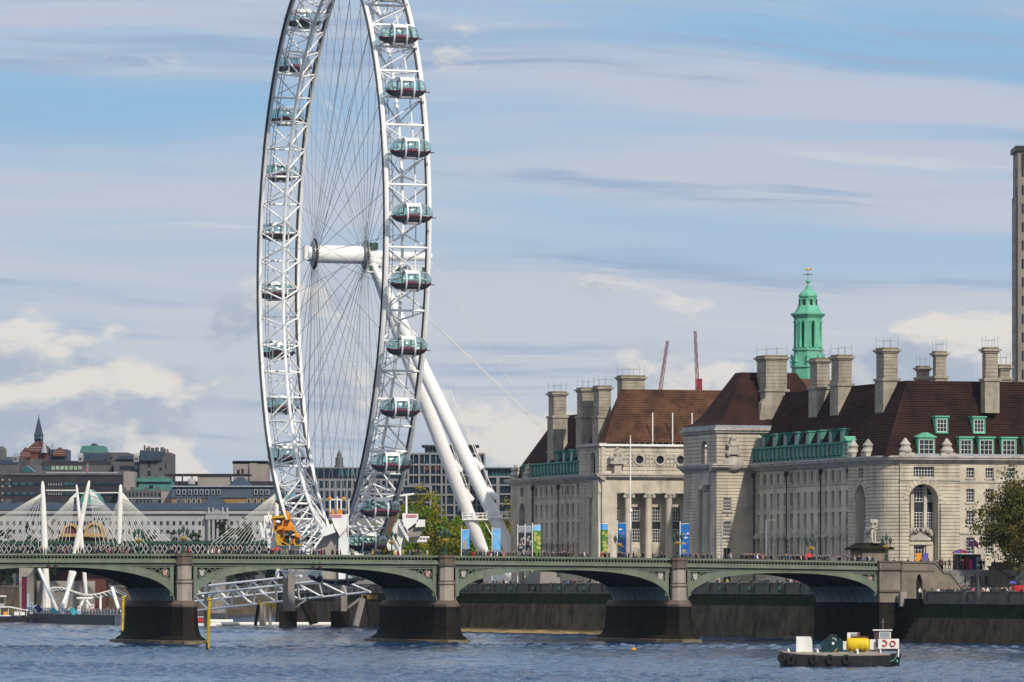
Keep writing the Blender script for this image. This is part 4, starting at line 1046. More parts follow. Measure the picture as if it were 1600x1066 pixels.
# copper gallery and small dormers on a wing roof
def gallery(fr, b0, b1, n, zb=29.8, h=2.5, back=.2):
    g = MB(); g.fbox(fr, b0, b1, -2.2, -back-.25, zb, zb+h); o = g.build('copper_gallery', 'copper_green', hall)
    MB().fbox(fr, b0, b1, -2.3, -back+.2, zb+h, zb+h+.28).build('gallery_roof', 'copper_green', o)
    MB().fbox(fr, b0, b1, -2.0, -back+.1, zb, zb+.35).build('gallery_base', 'copper_green', o)
    st = (b1-b0)/n
    for i in range(n+1): block('gallery_pilaster', fr, b0+st*i-.2, b0+st*i+.2, -.6, -back+.1, zb+.35, zb+h, 'copper_green', hall)
    for i in range(n): window(fr, b0+st*i+.25, b0+st*i+st-.25, zb+.4, zb+h-.1, hall, 2, 3, back+.2, 'copper_green', 'lead' if i % 3 else 'far_beige')
_dm = {}
def dormer(fr, a, zb, w, h, back, parent, pediment=False, mt='copper_bright', bfront=0.0, sl=1.75):
    """a copper dormer: cheeks and roof run back into the slope, a glazed front"""
    m = MB(); dl = h/sl+.35
    m.prism(Fr(fr.pt(a-w/2,0,0), fr.n*-1, fr.e), [(back,zb),(back+.05,zb+h),(back+dl+.4,zb+h),(back+.15,zb)], 0, .14)
    m.prism(Fr(fr.pt(a+w/2-.14,0,0), fr.n*-1, fr.e), [(back,zb),(back+.05,zb+h),(back+dl+.4,zb+h),(back+.15,zb)], 0, .14)
    m.fbox(fr, a-w/2, a+w/2, -back-.3, -back+.02, zb-.05, zb+.2); m.fbox(fr, a-w/2+.14, a+w/2-.14, -back-.3, -back, zb+h-.35, zb+h-.02)
    o = m.build('dormer', mt, parent)
    r_ = MB()
    if pediment: r_.prism(fr, [(a-w/2-.2,zb+h),(a+w/2+.2,zb+h),(a+w/2+.2,zb+h+.15),(a,zb+h+.85),(a-w/2-.2,zb+h+.15)], -back-dl, -back+.25)
    else: r_.fbox(fr, a-w/2-.18, a+w/2+.18, -back-dl-.5, -back+.22, zb+h, zb+h+.22)
    r_.build('dormer_roof', mt, o)
    i_ = .24; wn = window(fr, a-w/2+i_, a+w/2-i_, zb+.2, zb+h-.35, o, 3, 3, back+.12)
    return o
gallery(FW, 67.5, 111.0, 22)

# ---- roofs
def roof(name, pts, faces, mt='roof_tile', parent=hall): return MB().add(pts, faces).build(name, mt, parent, fix=True)
ZE, ZR, INS = 29.75, 42.1, 6.6
# L-shaped hipped roof over the near wing and the end wing
b = BR.pt
pts = [b(HU+.1,HV+.1,ZE), b(131,HV+.1,ZE), b(131,HV+INS,ZR), b(HU+INS,HV+INS,ZR), b(HU+INS,112,ZR), b(HU+.1,112,ZE), b(131,HV+2*INS,ZE), b(HU+2*INS,HV+2*INS,ZE), b(HU+2*INS,112,ZE)]
roof('tiled_roof', pts, [(0,1,2,3),(0,3,4,5),(2,6,7,3),(3,7,8,4),(1,6,2),(5,4,8)])
MB().path([pts[5]+Zv*.1 if False else pts[4]+Zv*.05, pts[3]+Zv*.05, pts[2]+Zv*.05], .2, 6).build('ridge_tiles', 'roof_tile', hall)
MB().path([pts[0]+Zv*.1, pts[3]+Zv*.1], .2, 6).build('hip_tiles', 'roof_tile', hall)
# tile courses: thin overlapping steps on the two slopes that show
def courses(p0, p1, q0, q1, n, mt, name='tile_course'):
    """p0-p1 eave, q0-q1 ridge; joins the visible course steps of one slope"""
    m = MB(); nrm = (p1-p0).cross(q0-p0).normalized(); nrm = nrm if nrm.z > 0 else -nrm
    for i in range(n):
        t0, t1 = i/n, (i+1.0)/n
        a, c = p0.lerp(q0, t0), p1.lerp(q1, t0); a2, c2 = p0.lerp(q0, t1), p1.lerp(q1, t1)
        m.add([a+nrm*.14, c+nrm*.14, c2+nrm*.02, a2+nrm*.02, a, c], [(0,1,2,3),(4,5,1,0)])
    o = m.build(name, mt, hall, fix=False); o['kind'] = 'stuff'; return o
courses(pts[0], pts[1], pts[3], pts[2], 30, 'roof_tile'); courses(pts[5], pts[0], pts[4], pts[3], 30, 'roof_tile')
for i in range(8): dormer(FW, 72.2+i*5.3, 32.7, 1.6, 2.0, 1.35, hall, sl=1.87, mt='copper_green')
dormer(FW, 68.6-1.0, 30.0, 2.6, 2.6, .1, hall, True)
for (a, zb, w, h, bk, pdm) in ((97.6,29.9,3.0,2.9,.1,True),(104.6,29.9,2.4,2.9,.1,False),(108.2,29.9,2.7,2.9,.1,False),(112.2,29.9,2.7,2.9,.1,False),(101.0,33.6,2.2,2.6,1.75,False),(107.6,33.6,2.2,2.6,1.75,False),(116.2,29.9,2.6,2.9,.1,False)):
    dormer(FS, a, zb, w, h, bk, hall, pdm, sl=1.87)
# stone urn-like finial blocks on the parapet
def finial(fr, a, k=1.0, bk=.2):
    c = fr.pt(a, -bk, ZC+1.25); m = MB(); m.fbox(fr, a-1.3*k, a+1.3*k, -bk-.8, -bk+.8, ZC+1.25, ZC+1.75)
    m.lathe(c, [(1.0*k,.5),(1.15*k,.9),(.75*k,1.5),(.9*k,1.9),(.5*k,2.4),(.35*k,2.6),(.1*k,2.9)], 10); return m.build('parapet_finial', 'stone_trim', hall, True)
for a in (93.9, 101.2): finial(FS, a)
for a in (57.5, 64.0): finial(FW, a)
MB().fbox(FS, HU+4.2, 129, -.5, .1, ZC+1.25, ZC+1.6).build('parapet', 'lead', hall)

# ---- chimneys
def chimney(px, top, d, wu, wv, z_base, shoulder, mt='stone_chimney', rails=True, flare=.3):
    c = P(px, 800, d); fr = Fr((c.x, c.y, 0), U, -V); zt_ = ZZ(top, d); zs_ = ZZ(shoulder, d)
    o = None; m = MB(); m.fbox(fr, -wu/2-.18, wu/2+.18, -wv/2-.18, wv/2+.18, z_base, zs_); o = m.build('chimney', mt, hall)
    m = MB(); z = zs_; k = 0
    m.fbox(fr, -wu/2-.4, wu/2+.4, -wv/2-.4, wv/2+.4, zs_-.18, zs_+.22)
    while z < zt_-.95:
        h = min(.62, zt_-.9-z); m.fbox(fr, -wu/2, wu/2, -wv/2, wv/2, z, z+h-.08); m.fbox(fr, -wu/2+.07, wu/2-.07, -wv/2+.07, wv/2-.07, z+h-.08, z+h); z += h
    m.build('stack', mt, o)
    m = MB(); m.fbox(fr, -wu/2-flare*.6, wu/2+flare*.6, -wv/2-flare*.6, wv/2+flare*.6, zt_-.92, zt_-.62); m.fbox(fr, -wu/2-flare*1.5, wu/2+flare*1.5, -wv/2-flare*1.5, wv/2+flare*1.5, zt_-.62, zt_-.3); m.build('chimney_cap', mt, o)
    m = MB(); m.fbox(fr, -wu/2-.1, wu/2+.1, -wv/2-.1, wv/2+.1, zt_-.3, zt_); m.build('cap_weathering', 'stone_moss', o)
    if rails:
        m = MB()
        for x in (-wu/2, 0, wu/2):
            for y in (-wv/2, wv/2): m.tube(fr.pt(x,y,zt_-.05), fr.pt(x,y,zt_+(1.3 if x == 0 else 1.9)), .028, n=4)
        for y in (-wv/2, wv/2): m.tube(fr.pt(-wu/2,y,zt_+1.2), fr.pt(wu/2,y,zt_+1.2), .026, n=4)
        m.build('cap_rail', 'grey_metal', o)['kind'] = 'stuff'
    return o
chimney(1386, 544, 878.5, 2.5, 3.4, 32, 594)
chimney(1315, 555, 898, 2.4, 3.4, 32, 602); chimney(1281, 560, 907.5, 2.3, 3.4, 32, 607)
big = chimney(1206, 556, 929, 3.9, 4.6, 29, 611)
chimney(1547, 543, 874, 2.2, 1.5, 37, 594); chimney(1442, 572, 905, 1.8, 1.5, 38, 592); chimney(1468, 549, 900, 1.9, 1.4, 38, 590); chimney(1568, 570, 900, 1.8, 1.5, 38, 592)
chimney(871, 612, 1032, 2.6, 3.2, 33, 652); chimney(915, 606, 1020, 2.4, 3.2, 33, 652); chimney(941, 603, 1014, 2.5, 3.2, 33, 652); chimney(986, 587, 1022, 4.6, 3.0, 40, 640)
# scrolled buttress of the big chimney
cb = P(1206, 800, 929); fb = Fr((cb.x, cb.y, 0), U, -V)
m = MB(); m.prism(fb, [(-2.1,29.5),(-5.2,29.5),(-5.2,33.4),(-4.3,34.2),(-3.4,36.2),(-2.9,40.5),(-2.1,41.5)], 1.2, 2.6); m.build('scroll_buttress', 'stone_chimney', hall)

# ---- pavilion between the near wing and the crescent: it stands forward of the wing, so its side faces the camera
PU, PB = 83.7, 128.0
FP = Fr(ORG+V*111.0, U, -V); FPW = Fr(ORG+U*PU, V, -U)
def column(c, z0, z1, r, parent, ionic=True):
    m = MB(); h = z1-z0
    m.lathe(c, [(r*1.35,z0),(r*1.35,z0+.35),(r*1.15,z0+.6),(r,z0+.8),(r*1.0,z0+h*.35),(r*.86,z1-1.0)], 16); o = m.build('column', 'stone', parent, True)
    k = MB(); k.lathe(c, [(r*.9,z1-1.0),(r*1.05,z1-.85),(r*1.1,z1-.35)], 12); cf = Fr((c[0],c[1],0), U, -V)
    k.fbox(cf, -r*1.3, r*1.3, -r*1.2, r*1.2, z1-.3, z1)
    for s_ in (-1, 1): k.tube(cf.pt(s_*r*1.15, -r*1.1, z1-.62), cf.pt(s_*r*1.15, r*1.1, z1-.62), r*.42, n=10)
    k.build('capital', 'stone_trim', o, True); return o
pv = [(84.95, 86.45, z0, z1) for z0, z1 in ((21.6,23.9),(17.2,19.8),(8.4,15.2))]
facade('pavilion_side', FP, PU, HU+1.6, 8, ZC, .55, pv, hall, thick=.6)
for (z0, z1, nx, nz) in ((21.6,23.9,4,4),(17.2,19.8,4,4),(8.4,15.2,2,3)): window(FP, 84.95, 86.45, z0, z1, hall, nx, nz, .3)
for z0 in (21.6, 17.2): block('sill', FP, 84.8, 86.6, -.1, .2, z0-.25, z0, 'stone_trim', hall); block('key_block', FP, 85.5, 85.9, -.1, .18, z0-.8, z0-.5, 'stone_trim', hall)
# river side: two rusticated piers with an engaged column between them
facade('corner_pier', FPW, 111.62, 114.6, 8, ZC, .55, [], hall, thick=.6)
MB().fbox(FPW, 114.0, 114.6, -3, -.6, 8, ZC).build('niche_return', 'stone', hall)
MB().fbox(FPW, 114.6, 120.2, -3, -1.9, 8, ZC).build('niche_wall', 'stone', hall)
facade('corner_pier', FPW, 120.2, PB, 8, ZC, .55, [], hall, thick=3)
cc = FPW.pt(117.4, -.7, 0); column((cc.x, cc.y, 0), 8, 26.2, 1.0, hall)
MB().fbox(FPW, 114.4, 120.4, -2.5, .1, 26.2, ZC).build('entablature', 'stone_trim', hall)
cornice(FP, PU-1.1, HU+1.6, ZC, hall); cornice(FPW, 111.0, PB+.6, ZC, hall)
facade('attic_wall', FPW, 111.72, PB, ZC+1.25, 35.2, .65, [(115.9,118.9,29.8,34.0,True)], hall, thick=.7)
facade('attic_side', FP, PU, HU+9, ZC+1.25, 35.2, .65, [], hall, thick=.7)
MB().fbox(FPW, 115.5, 119.3, -1.4, -1.2, 29.8, 34.6).build('niche_back', 'stone_trim', hall)
m = MB(); m.slab(BR, [(PU-.3,110.7),(HU+9,110.7),(HU+9,PB+.3),(PU-.3,PB+.3)], 35.2, 35.6); m.slab(BR, [(PU-.6,110.4),(HU+9,110.4),(HU+9,PB+.6),(PU-.6,PB+.6)], 35.6, 36.0); m.build('attic_cornice', 'stone_trim', hall)
MB().slab(BR, [(PU-.2,110.8),(HU+9,110.8),(HU+9,PB+.2),(PU-.2,PB+.2)], 36.0, 36.5).build('lead_gutter', 'lead', hall)
# carved cartouche on a half dome
m = MB(); m.ball(FP.pt(86.6, .1, 29.8), (2.0,1.0,1.35), 16, 10); m.build('half_dome', 'stone_trim', hall, True)
m = MB(); m.fbox(FP, 85.7, 87.5, .1, .8, 31.4, 32.9); m.fbox(FP, 85.4, 87.8, .0, .95, 32.9, 33.2); m.fbox(FP, 86.0, 87.2, .1, .7, 33.2, 33.8)
for dx in (-.9, .9): m.ball(FP.pt(86.6+dx, .5, 31.6), (.4,.35,.6), 7, 5)
m.ball(FP.pt(86.6,.4,34.2), (.55,.5,.55), 8, 6); m.build('cartouche', 'stone_trim', hall)
# bell-shaped tiled pavilion roof
rings = []
for (ins, z) in ((-.1,36.5),(1.3,37.2),(2.6,38.6),(4.6,41.8),(7.2,46.0)):
    rings.append([b(PU+ins,111+ins*.95,z), b(HU+18-ins,111+ins*.95,z), b(HU+18-ins,PB-ins*.95,z), b(PU+ins,PB-ins*.95,z)])
MB().loft(rings).build('pavilion_roof', 'roof_tile', hall)  # darker tile puts this roof's shade into its colour

# ---- crescent portico, seen nearly face on between the pavilions
CV = 192.0
FC = Fr(ORG+V*CV, U, -V)
c_ops = []
colx = [92.0, 95.9, 100.0, 104.1, 108.2]; winx = [93.95, 98.0, 102.1, 106.2]
for x in winx: c_ops += [(x-.95, x+.95, 8, 14.2), (x-.95, x+.95, 16.8, 23.6)]
FCb = Fr(ORG+V*(CV+2.4), U, -V)
facade('portico_wall', FCb, HU-.5, 128, 8, ZC-2.4, 0, c_ops, hall, thick=.7)
for x in winx:
    window(FCb, x-.95, x+.95, 20.9, 23.6, hall, 4, 4, .35); window(FCb, x-.95, x+.95, 16.8, 19.4, hall, 4, 4, .35)
    block('spandrel_glass', FCb, x-.95, x+.95, -.4, -.3, 19.4, 20.9, 'window_glass', hall)
    block('doorway', FCb, x-.95, x+.95, -.6, -.5, 8, 14.2, 'window_glass', hall)
    m = MB(); m.fbox(FCb, x-1.3, x+1.3, -.1, .3, 14.2, 14.5); m.prism(FCb, [(x-1.2,14.5),(x+1.2,14.5),(x+1.0,15.3),(x+.5,15.8),(x,16.0),(x-.5,15.8),(x-1.0,15.3)], -.1, .25); m.build('door_hood', 'stone_trim', hall)
for i, x in enumerate(colx):
    c = FC.pt(x, -.6, 0); column((c.x, c.y, 0), 8, 26.2, .74 if i else .9, hall)
MB().fbox(FC, HU-.6, 92.9, -2.4, .1, 8, 26.2).build('corner_pilaster', 'stone', hall)
m = MB(); m.fbox(FC, HU-.6, 128, -2.5, .25, 26.2, 27.0); m.fbox(FC, HU-.6, 128, -2.5, .15, 27.0, ZC); m.build('entablature', 'stone', hall)
cornice(FC, HU-.6, 128, ZC, hall, k=1.0)
ocx = [98.0, 102.1, 106.2, 110.3]
facade('attic_wall', FC, HU-.4, 128, ZC+1.25, 35.0, .7, [(x-.75, x+.75, 31.75, 33.25) for x in ocx], hall, thick=.6)
for x in ocx:
    m = MB(); m.ring(FC, x, 32.5, 1.15, .38, -.2, .16, 18); m.build('round_window', 'stone_trim', hall)
    m = MB(); m.tube(FC.pt(x,-.4,32.5), FC.pt(x,-.35,32.5), 1.0, n=16); m.build('pane', 'window_glass', hall)
    for dx in (-2.05,):
        m = MB()
        for k in (-.75, -.0, .75): m.fbox(FC, x+dx+k-.1, x+dx+k+.1, -.1, .14, 31.4, 33.6)
        m.fbox(FC, x+dx-.85, x+dx+.85, -.1, .12, 32.7, 32.95); m.build('attic_panel', 'stone_trim', hall)
MB().fbox(FC, HU-.4, 128, -.6, .45, 35.0, 35.4).build('attic_ledge', 'white_paint', hall)
MB().fbox(FC, 95.6, 128, -.8, -.5, 35.4, 36.6).build('clerestory', 'far_glass', hall)
for i in range(12): block('clerestory_bar', FC, 95.6+i*1.2, 95.75+i*1.2, -.52, -.42, 35.4, 36.6, 'white_paint', hall)
# sculpture group on the attic
m = MB(); m.fbox(FC, 91.7, 94.9, -.2, 1.6, 31.6, 32.2); m.fbox(FC, 92.4, 94.2, -.2, 1.4, 32.2, 33.0)
m.fbox(FC, 92.6, 94.0, -.2, 1.2, 29.8, 31.6)
m.ball(FC.pt(93.3,.6,33.6), (.5,.45,.75), 8, 6); m.ball(FC.pt(93.3,.7,34.5), (.3,.3,.34), 8, 6)
for s_ in (-1, 1): m.ball(FC.pt(93.3+s_*1.1,.7,32.8), (.6,.5,.55), 8, 6); m.path([FC.pt(93.3+s_*.4,.7,33.9), FC.pt(93.3+s_*.9,.8,33.4), FC.pt(93.3+s_*1.3,.9,32.8)], .18, 6)
m.build('attic_sculpture', 'stone_trim', hall)
for x in (100.6, 104.6, 108.5): strut('flag_staff', FC.pt(x, .1, 35.4), FC.pt(x, .1, 41.4), .12, 'white_paint', hall)
# crescent roof
pts2 = [b(HU+.6,CV-.2,35.6), b(140,CV-.2,36.2), b(140,CV+7,45.8), b(96.6,CV+7,45.8), b(93.8,CV+13,35.6), b(140,CV+13,36.2)]
roof('crescent_roof', pts2, [(0,1,2,3),(0,3,4),(3,2,5,4),(1,5,2)], 'roof_tile_red'); courses(pts2[0], pts2[1], pts2[3], pts2[2], 30, 'roof_tile_red')
MB().path([pts2[3]+Zv*.05, pts2[2]+Zv*.05], .22, 6).build('ridge_tiles', 'roof_tile_red', hall)

# ---- far pavilion, far wing, far end
facade('far_pier', FW, 191.4, 194.6, 8, ZC, .55, [], hall, thick=3); facade('far_pier', FW, 199.0, 205.0, 8, ZC, .55, [], hall, thick=3)
MB().fbox(FW, 194.6, 199.0, -3, -1.9, 8, ZC).build('niche_wall', 'stone', hall)
cc = FW.pt(196.8, -.7, 0); column((cc.x, cc.y, 0), 8, 26.2, .95, hall)
MB().fbox(FW, 194.4, 199.2, -2.5, .1, 26.2, ZC).build('entablature', 'stone_trim', hall)
facade('attic_wall', FW, 191.8, 205.0, ZC+1.25, 35.0, .65, [(195.4,198.2,29.8,34.0,True)], hall, thick=.7)
MB().fbox(FW, 195, 198.6, -1.4, -1.2, 29.8, 34.6).build('niche_back', 'stone_trim', hall)
m = MB(); m.fbox(FW, 191.6, 205.4, -1, .5, 35.0, 35.6); m.build('attic_cornice', 'stone_trim', hall)
cornice(FW, 191.0, 248, ZC, hall)
long_wing(205.0, 234.0, 9, ROWS)
facade('far_end_wall', FW, 234.0, 247.0, 8, ZC, .5, [(238,241.8,8.4,25.0,True),(239,241,26.3,28)], hall, thick=1.6)
MB().fbox(FW, 237.5, 242.5, -1.8, -1.6, 8, 28.2).build('recess_back', 'window_glass', hall)
gallery(FW, 206, 240, 17)
for i in range(5): dormer(FW, 209+i*4.6, 32.7, 1.6, 2.0, 1.35, hall, sl=1.87, mt='copper_green')
for a in (236, 244.5): finial(FW, a)
pts3 = [b(HU+.1,205,ZE), b(HU+.1,247,ZE), b(HU+14,247,ZE), b(HU+14,205,ZE), b(HU+7,205,ZR), b(HU+7,238.5,ZR)]
roof('far_roof', pts3, [(0,1,5,4),(1,2,5),(2,3,4,5),(0,4,3)]); courses(pts3[0], pts3[1], pts3[4], pts3[5], 26, 'roof_tile')
# tall white flagpole in front of the portico
t = thing('flagpole', 'tall white flagpole in front of the columned portico', 'flagpole', P(985, 905, 960))
c = P(985, 905, 960); zt_ = ZZ(683, 960)
MB().path([(c.x,c.y,7.9),(c.x,c.y,zt_*.45),(c.x,c.y,zt_)], [.22,.18,.10], 8).build('pole', 'white_paint', t, True)
m = MB(); m.ball((c.x,c.y,zt_+.1), .2, 8, 6); m.build('finial', 'gold', t); m = MB(); m.lathe((c.x,c.y,0), [(.3,22.0),(.32,22.3),(.3,22.6)], 8); m.build('collar', 'white_paint', t)
# inner blocks behind the front roofs
ib = Fr((XX(1255, 975), 975, 0), U, V)
MB().fbox(ib, -7, 9, -6, 12, 30, 43.5).build('inner_block', 'stone', hall)
roof('inner_roof', [ib.pt(-8,-7,43.5), ib.pt(10,-7,43.5), ib.pt(10,13,43.5), ib.pt(-8,13,43.5), ib.pt(-4,3,46.8), ib.pt(6,3,46.8)], [(0,1,5,4),(1,2,5),(2,3,4,5),(3,0,4)], 'roof_tile_red')

# ---- copper cupola
CD = 985.0; cx = XX(1262.5, CD); cs = 1.0
def zc_(py): return ZZ(py, CD)
c0 = (cx, CD, 0); PH = R(22.5+18)
KC = .87
def octa(mb, prof): return mb.lathe(c0, [(r*KC, z) for r, z in prof], 8, PH)
cup = octa(MB(), [(3.5,40),(3.5,zc_(575)),(3.8,zc_(574.5)),(3.8,zc_(572)),(3.3,zc_(571)),(3.15,zc_(562)),(3.05,zc_(549)),(3.35,zc_(548)),(3.35,zc_(545)),(3.0,zc_(544.5)),(3.0,zc_(543.6))]).build('cupola', 'copper_bright', hall)
core = octa(MB(), [(1.75,zc_(543.6)),(1.75,zc_(502))]).build('cupola_core', 'dark_metal', cup)
for k in range(8):
    t_ = PH+2*math.pi*k/8
    p = Vector((cx+2.62*KC*math.cos(t_), CD+2.62*KC*math.sin(t_), 0)); pr = Fr(p, (-math.sin(t_), math.cos(t_), 0), (math.cos(t_), math.sin(t_), 0))
    MB().fbox(pr, -.42, .42, -.8, .28, zc_(543.6), zc_(502)).build('cupola_pier', 'copper_bright', cup)
    m = MB()
    for s_ in (-.48, .48):
        q = pr.pt(s_, .12, 0); m.lathe((q.x, q.y, 0), [(.3,zc_(543.6)),(.3,zc_(542)),(.24,zc_(541)),(.2,zc_(506)),(.32,zc_(504)),(.32,zc_(502))], 8)
    m.build('cupola_column', 'copper_bright', cup, True)
    tm_ = t_+math.pi/8; pm = Vector((cx+2.25*KC*math.cos(tm_), CD+2.25*KC*math.sin(tm_), 0)); fm = Fr(pm, (-math.sin(tm_), math.cos(tm_), 0), (math.cos(tm_), math.sin(tm_), 0))
    facade('cupola_arch', fm, -.85, .85, zc_(543.6), zc_(502), 0, [(-.45,.45,zc_(543)+.01,zc_(507),True)], cup, 'copper_bright', .35)
    q = Vector((cx+3.45*KC*math.cos(t_), CD+3.45*KC*math.sin(t_), 0))
    MB().lathe((q.x,q.y,0), [(.35,zc_(571)),(.2,zc_(569)),(.4,zc_(565)),(.2,zc_(561)),(.28,zc_(558)),(.05,zc_(553))], 8).build('urn', 'copper_bright', cup, True)
octa(MB(), [(2.95,zc_(502)),(3.0,zc_(498)),(3.2,zc_(496)),(3.7,zc_(492)),(3.7,zc_(490)),(2.9,zc_(488.5)),(2.55,zc_(484)),(2.15,zc_(478)),(1.9,zc_(472)),(1.8,zc_(466)),(1.85,zc_(465)),(2.05,zc_(464)),(2.05,zc_(462)),(1.7,zc_(458)),(1.2,zc_(455)),(.65,zc_(452)),(.4,zc_(448)),(.25,zc_(444.5))]).build('cupola_roof', 'copper_bright', cup)
for k in range(8):
    tm_ = PH+2*math.pi*(k+.5)/8; pm = Vector((cx+1.72*KC*math.cos(tm_), CD+1.72*KC*math.sin(tm_), 0)); fm = Fr(pm, (-math.sin(tm_), math.cos(tm_), 0), (math.cos(tm_), math.sin(tm_), 0))
    MB().fbox(fm, -.28, .28, -.3, .22, zc_(481), zc_(468)).build('louvre', 'dark_metal', cup)
    MB().fbox(fm, -.45, .45, -.3, .18, zc_(482), zc_(466.5)).build('louvre_frame', 'copper_bright', cup)
m = MB(); m.ball((cx,CD,zc_(439.5)), .42, 10, 8); m.tube((cx,CD,zc_(444.5)), (cx,CD,zc_(424)), .07, n=6); m.build('ball_finial', 'copper_bright', cup, True)
m = MB(); m.tube((cx-.85,CD,zc_(429)), (cx+.85,CD,zc_(429)), .08, n=6); m.tube((cx,CD-.85,zc_(429)), (cx,CD+.85,zc_(429)), .08, n=6); m.build('compass_arms', 'dark_metal', cup)
m = MB(); m.ball((cx-.05,CD,zc_(421)), (.5,.1,.2), 8, 6); m.path([(cx+.35,CD,zc_(421)),(cx+.6,CD,zc_(420)),(cx+.68,CD,zc_(418))], [.12,.12,.05], 5); m.tube((cx,CD,zc_(424)), (cx,CD,zc_(414)), .035, n=4); m.build('weather_vane', 'gold', cup)

# ================================================================ far side: footbridge, railway bridge, skyline
def DF(d): return Fr((0, d, 0), (1,0,0), (0,-1,0))      # frame facing the camera at depth d: a = x, b towards the camera
def bldg(label, px0, px1, y_top, d, depth=30, mt='far_grey', rows=0, cols=0, y0=None, y1=None, wfrac=.55, hfrac=.55, gm='far_glass', name='office_building', z_base=4.6, roof=None, cat='building', parent=None, group=None):
    """a far block with real depth and separately built windows in a grid"""
    f = DF(d); x0, x1 = XX(px0, d), XX(px1, d); zt = ZZ(y_top, d)
    t = parent or thing(name, label, cat, (( x0+x1)/2, d+depth/2, z_base), group)
    MB().fbox(f, x0, x1, -depth, 0, z_base, zt).build('wall', mt, t)
    if rows:
        za, zb = ZZ(y0, d), ZZ(y1, d); ch = (za-zb)/rows; cw = (x1-x0)/cols
        for r_ in range(rows):
            for c in range(cols):
                a = x0+cw*(c+.5); z = za-ch*(r_+.5)
                block('window', f, a-cw*wfrac/2, a+cw*wfrac/2, -.05, .06, z-ch*hfrac/2, z+ch*hfrac/2, gm, t)
    if roof:
        MB().fbox(f, x0-.3, x1+.3, -depth-.3, .3, zt, zt+roof[1]).build('roof', roof[0], t)
    return t
def strips(t, d, px0, px1, ys, h, mt, out=.15, name='window_band'):
    for y in ys: block(name, DF(d), XX(px0,d), XX(px1,d), -.05, out, ZZ(y+h/2,d), ZZ(y-h/2,d), mt, t)
def win(t, d, px, y, w, h, mt='far_glass', out=.1, name='window', frame=None):
    if frame: block('window_frame', DF(d), XX(px-w/2-1,d), XX(px+w/2+1,d), -.05, out-.04, ZZ(y+h/2+1,d), ZZ(y-h/2-1,d), frame, t)
    block(name, DF(d), XX(px-w/2,d), XX(px+w/2,d), -.05, out, ZZ(y+h/2,d), ZZ(y-h/2,d), mt, t)
def hip(t, d, px0, px1, y0, y1, depth, inset, mt='far_roof', name='roof', ins_x=None):
    x0, x1 = XX(px0,d), XX(px1,d); z0, z1 = ZZ(y0,d), ZZ(y1,d); ix = inset if ins_x is None else ins_x
    MB().loft([[Vector(p) for p in ((x0,d-.4,z0),(x1,d-.4,z0),(x1,d+depth,z0),(x0,d+depth,z0))],
               [Vector(p) for p in ((x0+ix,d+inset,z1),(x1-ix,d+inset,z1),(x1-ix,d+depth-inset,z1),(x0+ix,d+depth-inset,z1))]]).build(name, mt, t)

# classical long white palace on the far bank
D = 1750.0
t = bldg('long white classical palace with pediment on the far bank', -30, 470, 798, D, 20, 'far_white', name='white_palace')
hip(t, D, -30, 470, 797, 786, 20, 3.0, 'slate_blue')
MB().fbox(DF(D), XX(-30,D), XX(470,D), -1, .9, ZZ(803,D), ZZ(800,D)).build('cornice', 'far_white', t)
for px in range(-8, 465, 10):
    if 318 < px < 362: continue
    win(t, D, px, 817.5, 4, 6, 'window_glass'); win(t, D, px, 831, 4, 6, 'window_glass')
MB().fbox(DF(D), XX(-30,D), XX(470,D), -1, 1.2, 4.6, ZZ(851,D)).build('terrace', 'far_grey', t)
for k in range(26): block('terrace_arch', DF(D), XX(-24+k*16.5,D), XX(-13+k*16.5,D), 1.1, 1.3, 4.6, ZZ(858,D), 'window_glass', t)
for px in range(148, 175, 6): win(t, D, px, 811, 3, 4, 'window_glass')
MB().fbox(DF(D), XX(322,D), XX(358,D), -.5, 2.4, ZZ(812,D), ZZ(804,D)).build('entablature', 'far_white', t)
m = MB(); m.prism(DF(D), [(XX(323,D),ZZ(804,D)),(XX(357,D),ZZ(804,D)),(XX(340,D),ZZ(796,D))], -.5, 2.6); m.build('pediment', 'far_white', t)
MB().fbox(DF(D), XX(324,D), XX(356,D), -.3, .12, ZZ(836,D), ZZ(812,D)).build('portico_shade', 'window_glass', t)
for k in range(5): strut('column', (XX(327+k*6.7,D), D-1.8, ZZ(845,D)), (XX(327+k*6.7,D), D-1.8, ZZ(812,D)), .5, 'far_white', t)
for px in (326, 333, 348, 355): 
    m = MB(); c = P(px, 800, D-1); m.lathe((c.x,c.y,0), [(.5,c.z-.6),(.4,c.z+.5),(.15,c.z+1.6)], 6); m.build('statue', 'far_white', t)
m = MB(); c = P(143, 790, D+6); m.lathe((c.x,c.y,0), [(4.6,ZZ(800,D)),(4.6,ZZ(788,D)),(4.4,ZZ(787,D)),(3.9,ZZ(779,D)),(2.6,ZZ(771,D)),(1.0,ZZ(766,D)),(.5,ZZ(764,D))], 16); m.build('dome', 'far_copper', t, True)
m = MB(); m.lathe((c.x,c.y,0), [(5.6,ZZ(802,D)),(5.6,ZZ(790,D)),(5.9,ZZ(789,D)),(5.9,ZZ(787,D)),(4.7,ZZ(786.5,D))], 16); m.build('drum', 'far_white', t, True)
for k in range(7): win(t, D-5, 128+k*5, 796, 2, 5, 'window_glass')
for px in (10, 60, 205, 240, 282, 318): block('chimney', DF(D), XX(px-4,D), XX(px+4,D), -8, -5, ZZ(792,D), ZZ(779,D), 'far_grey', t)
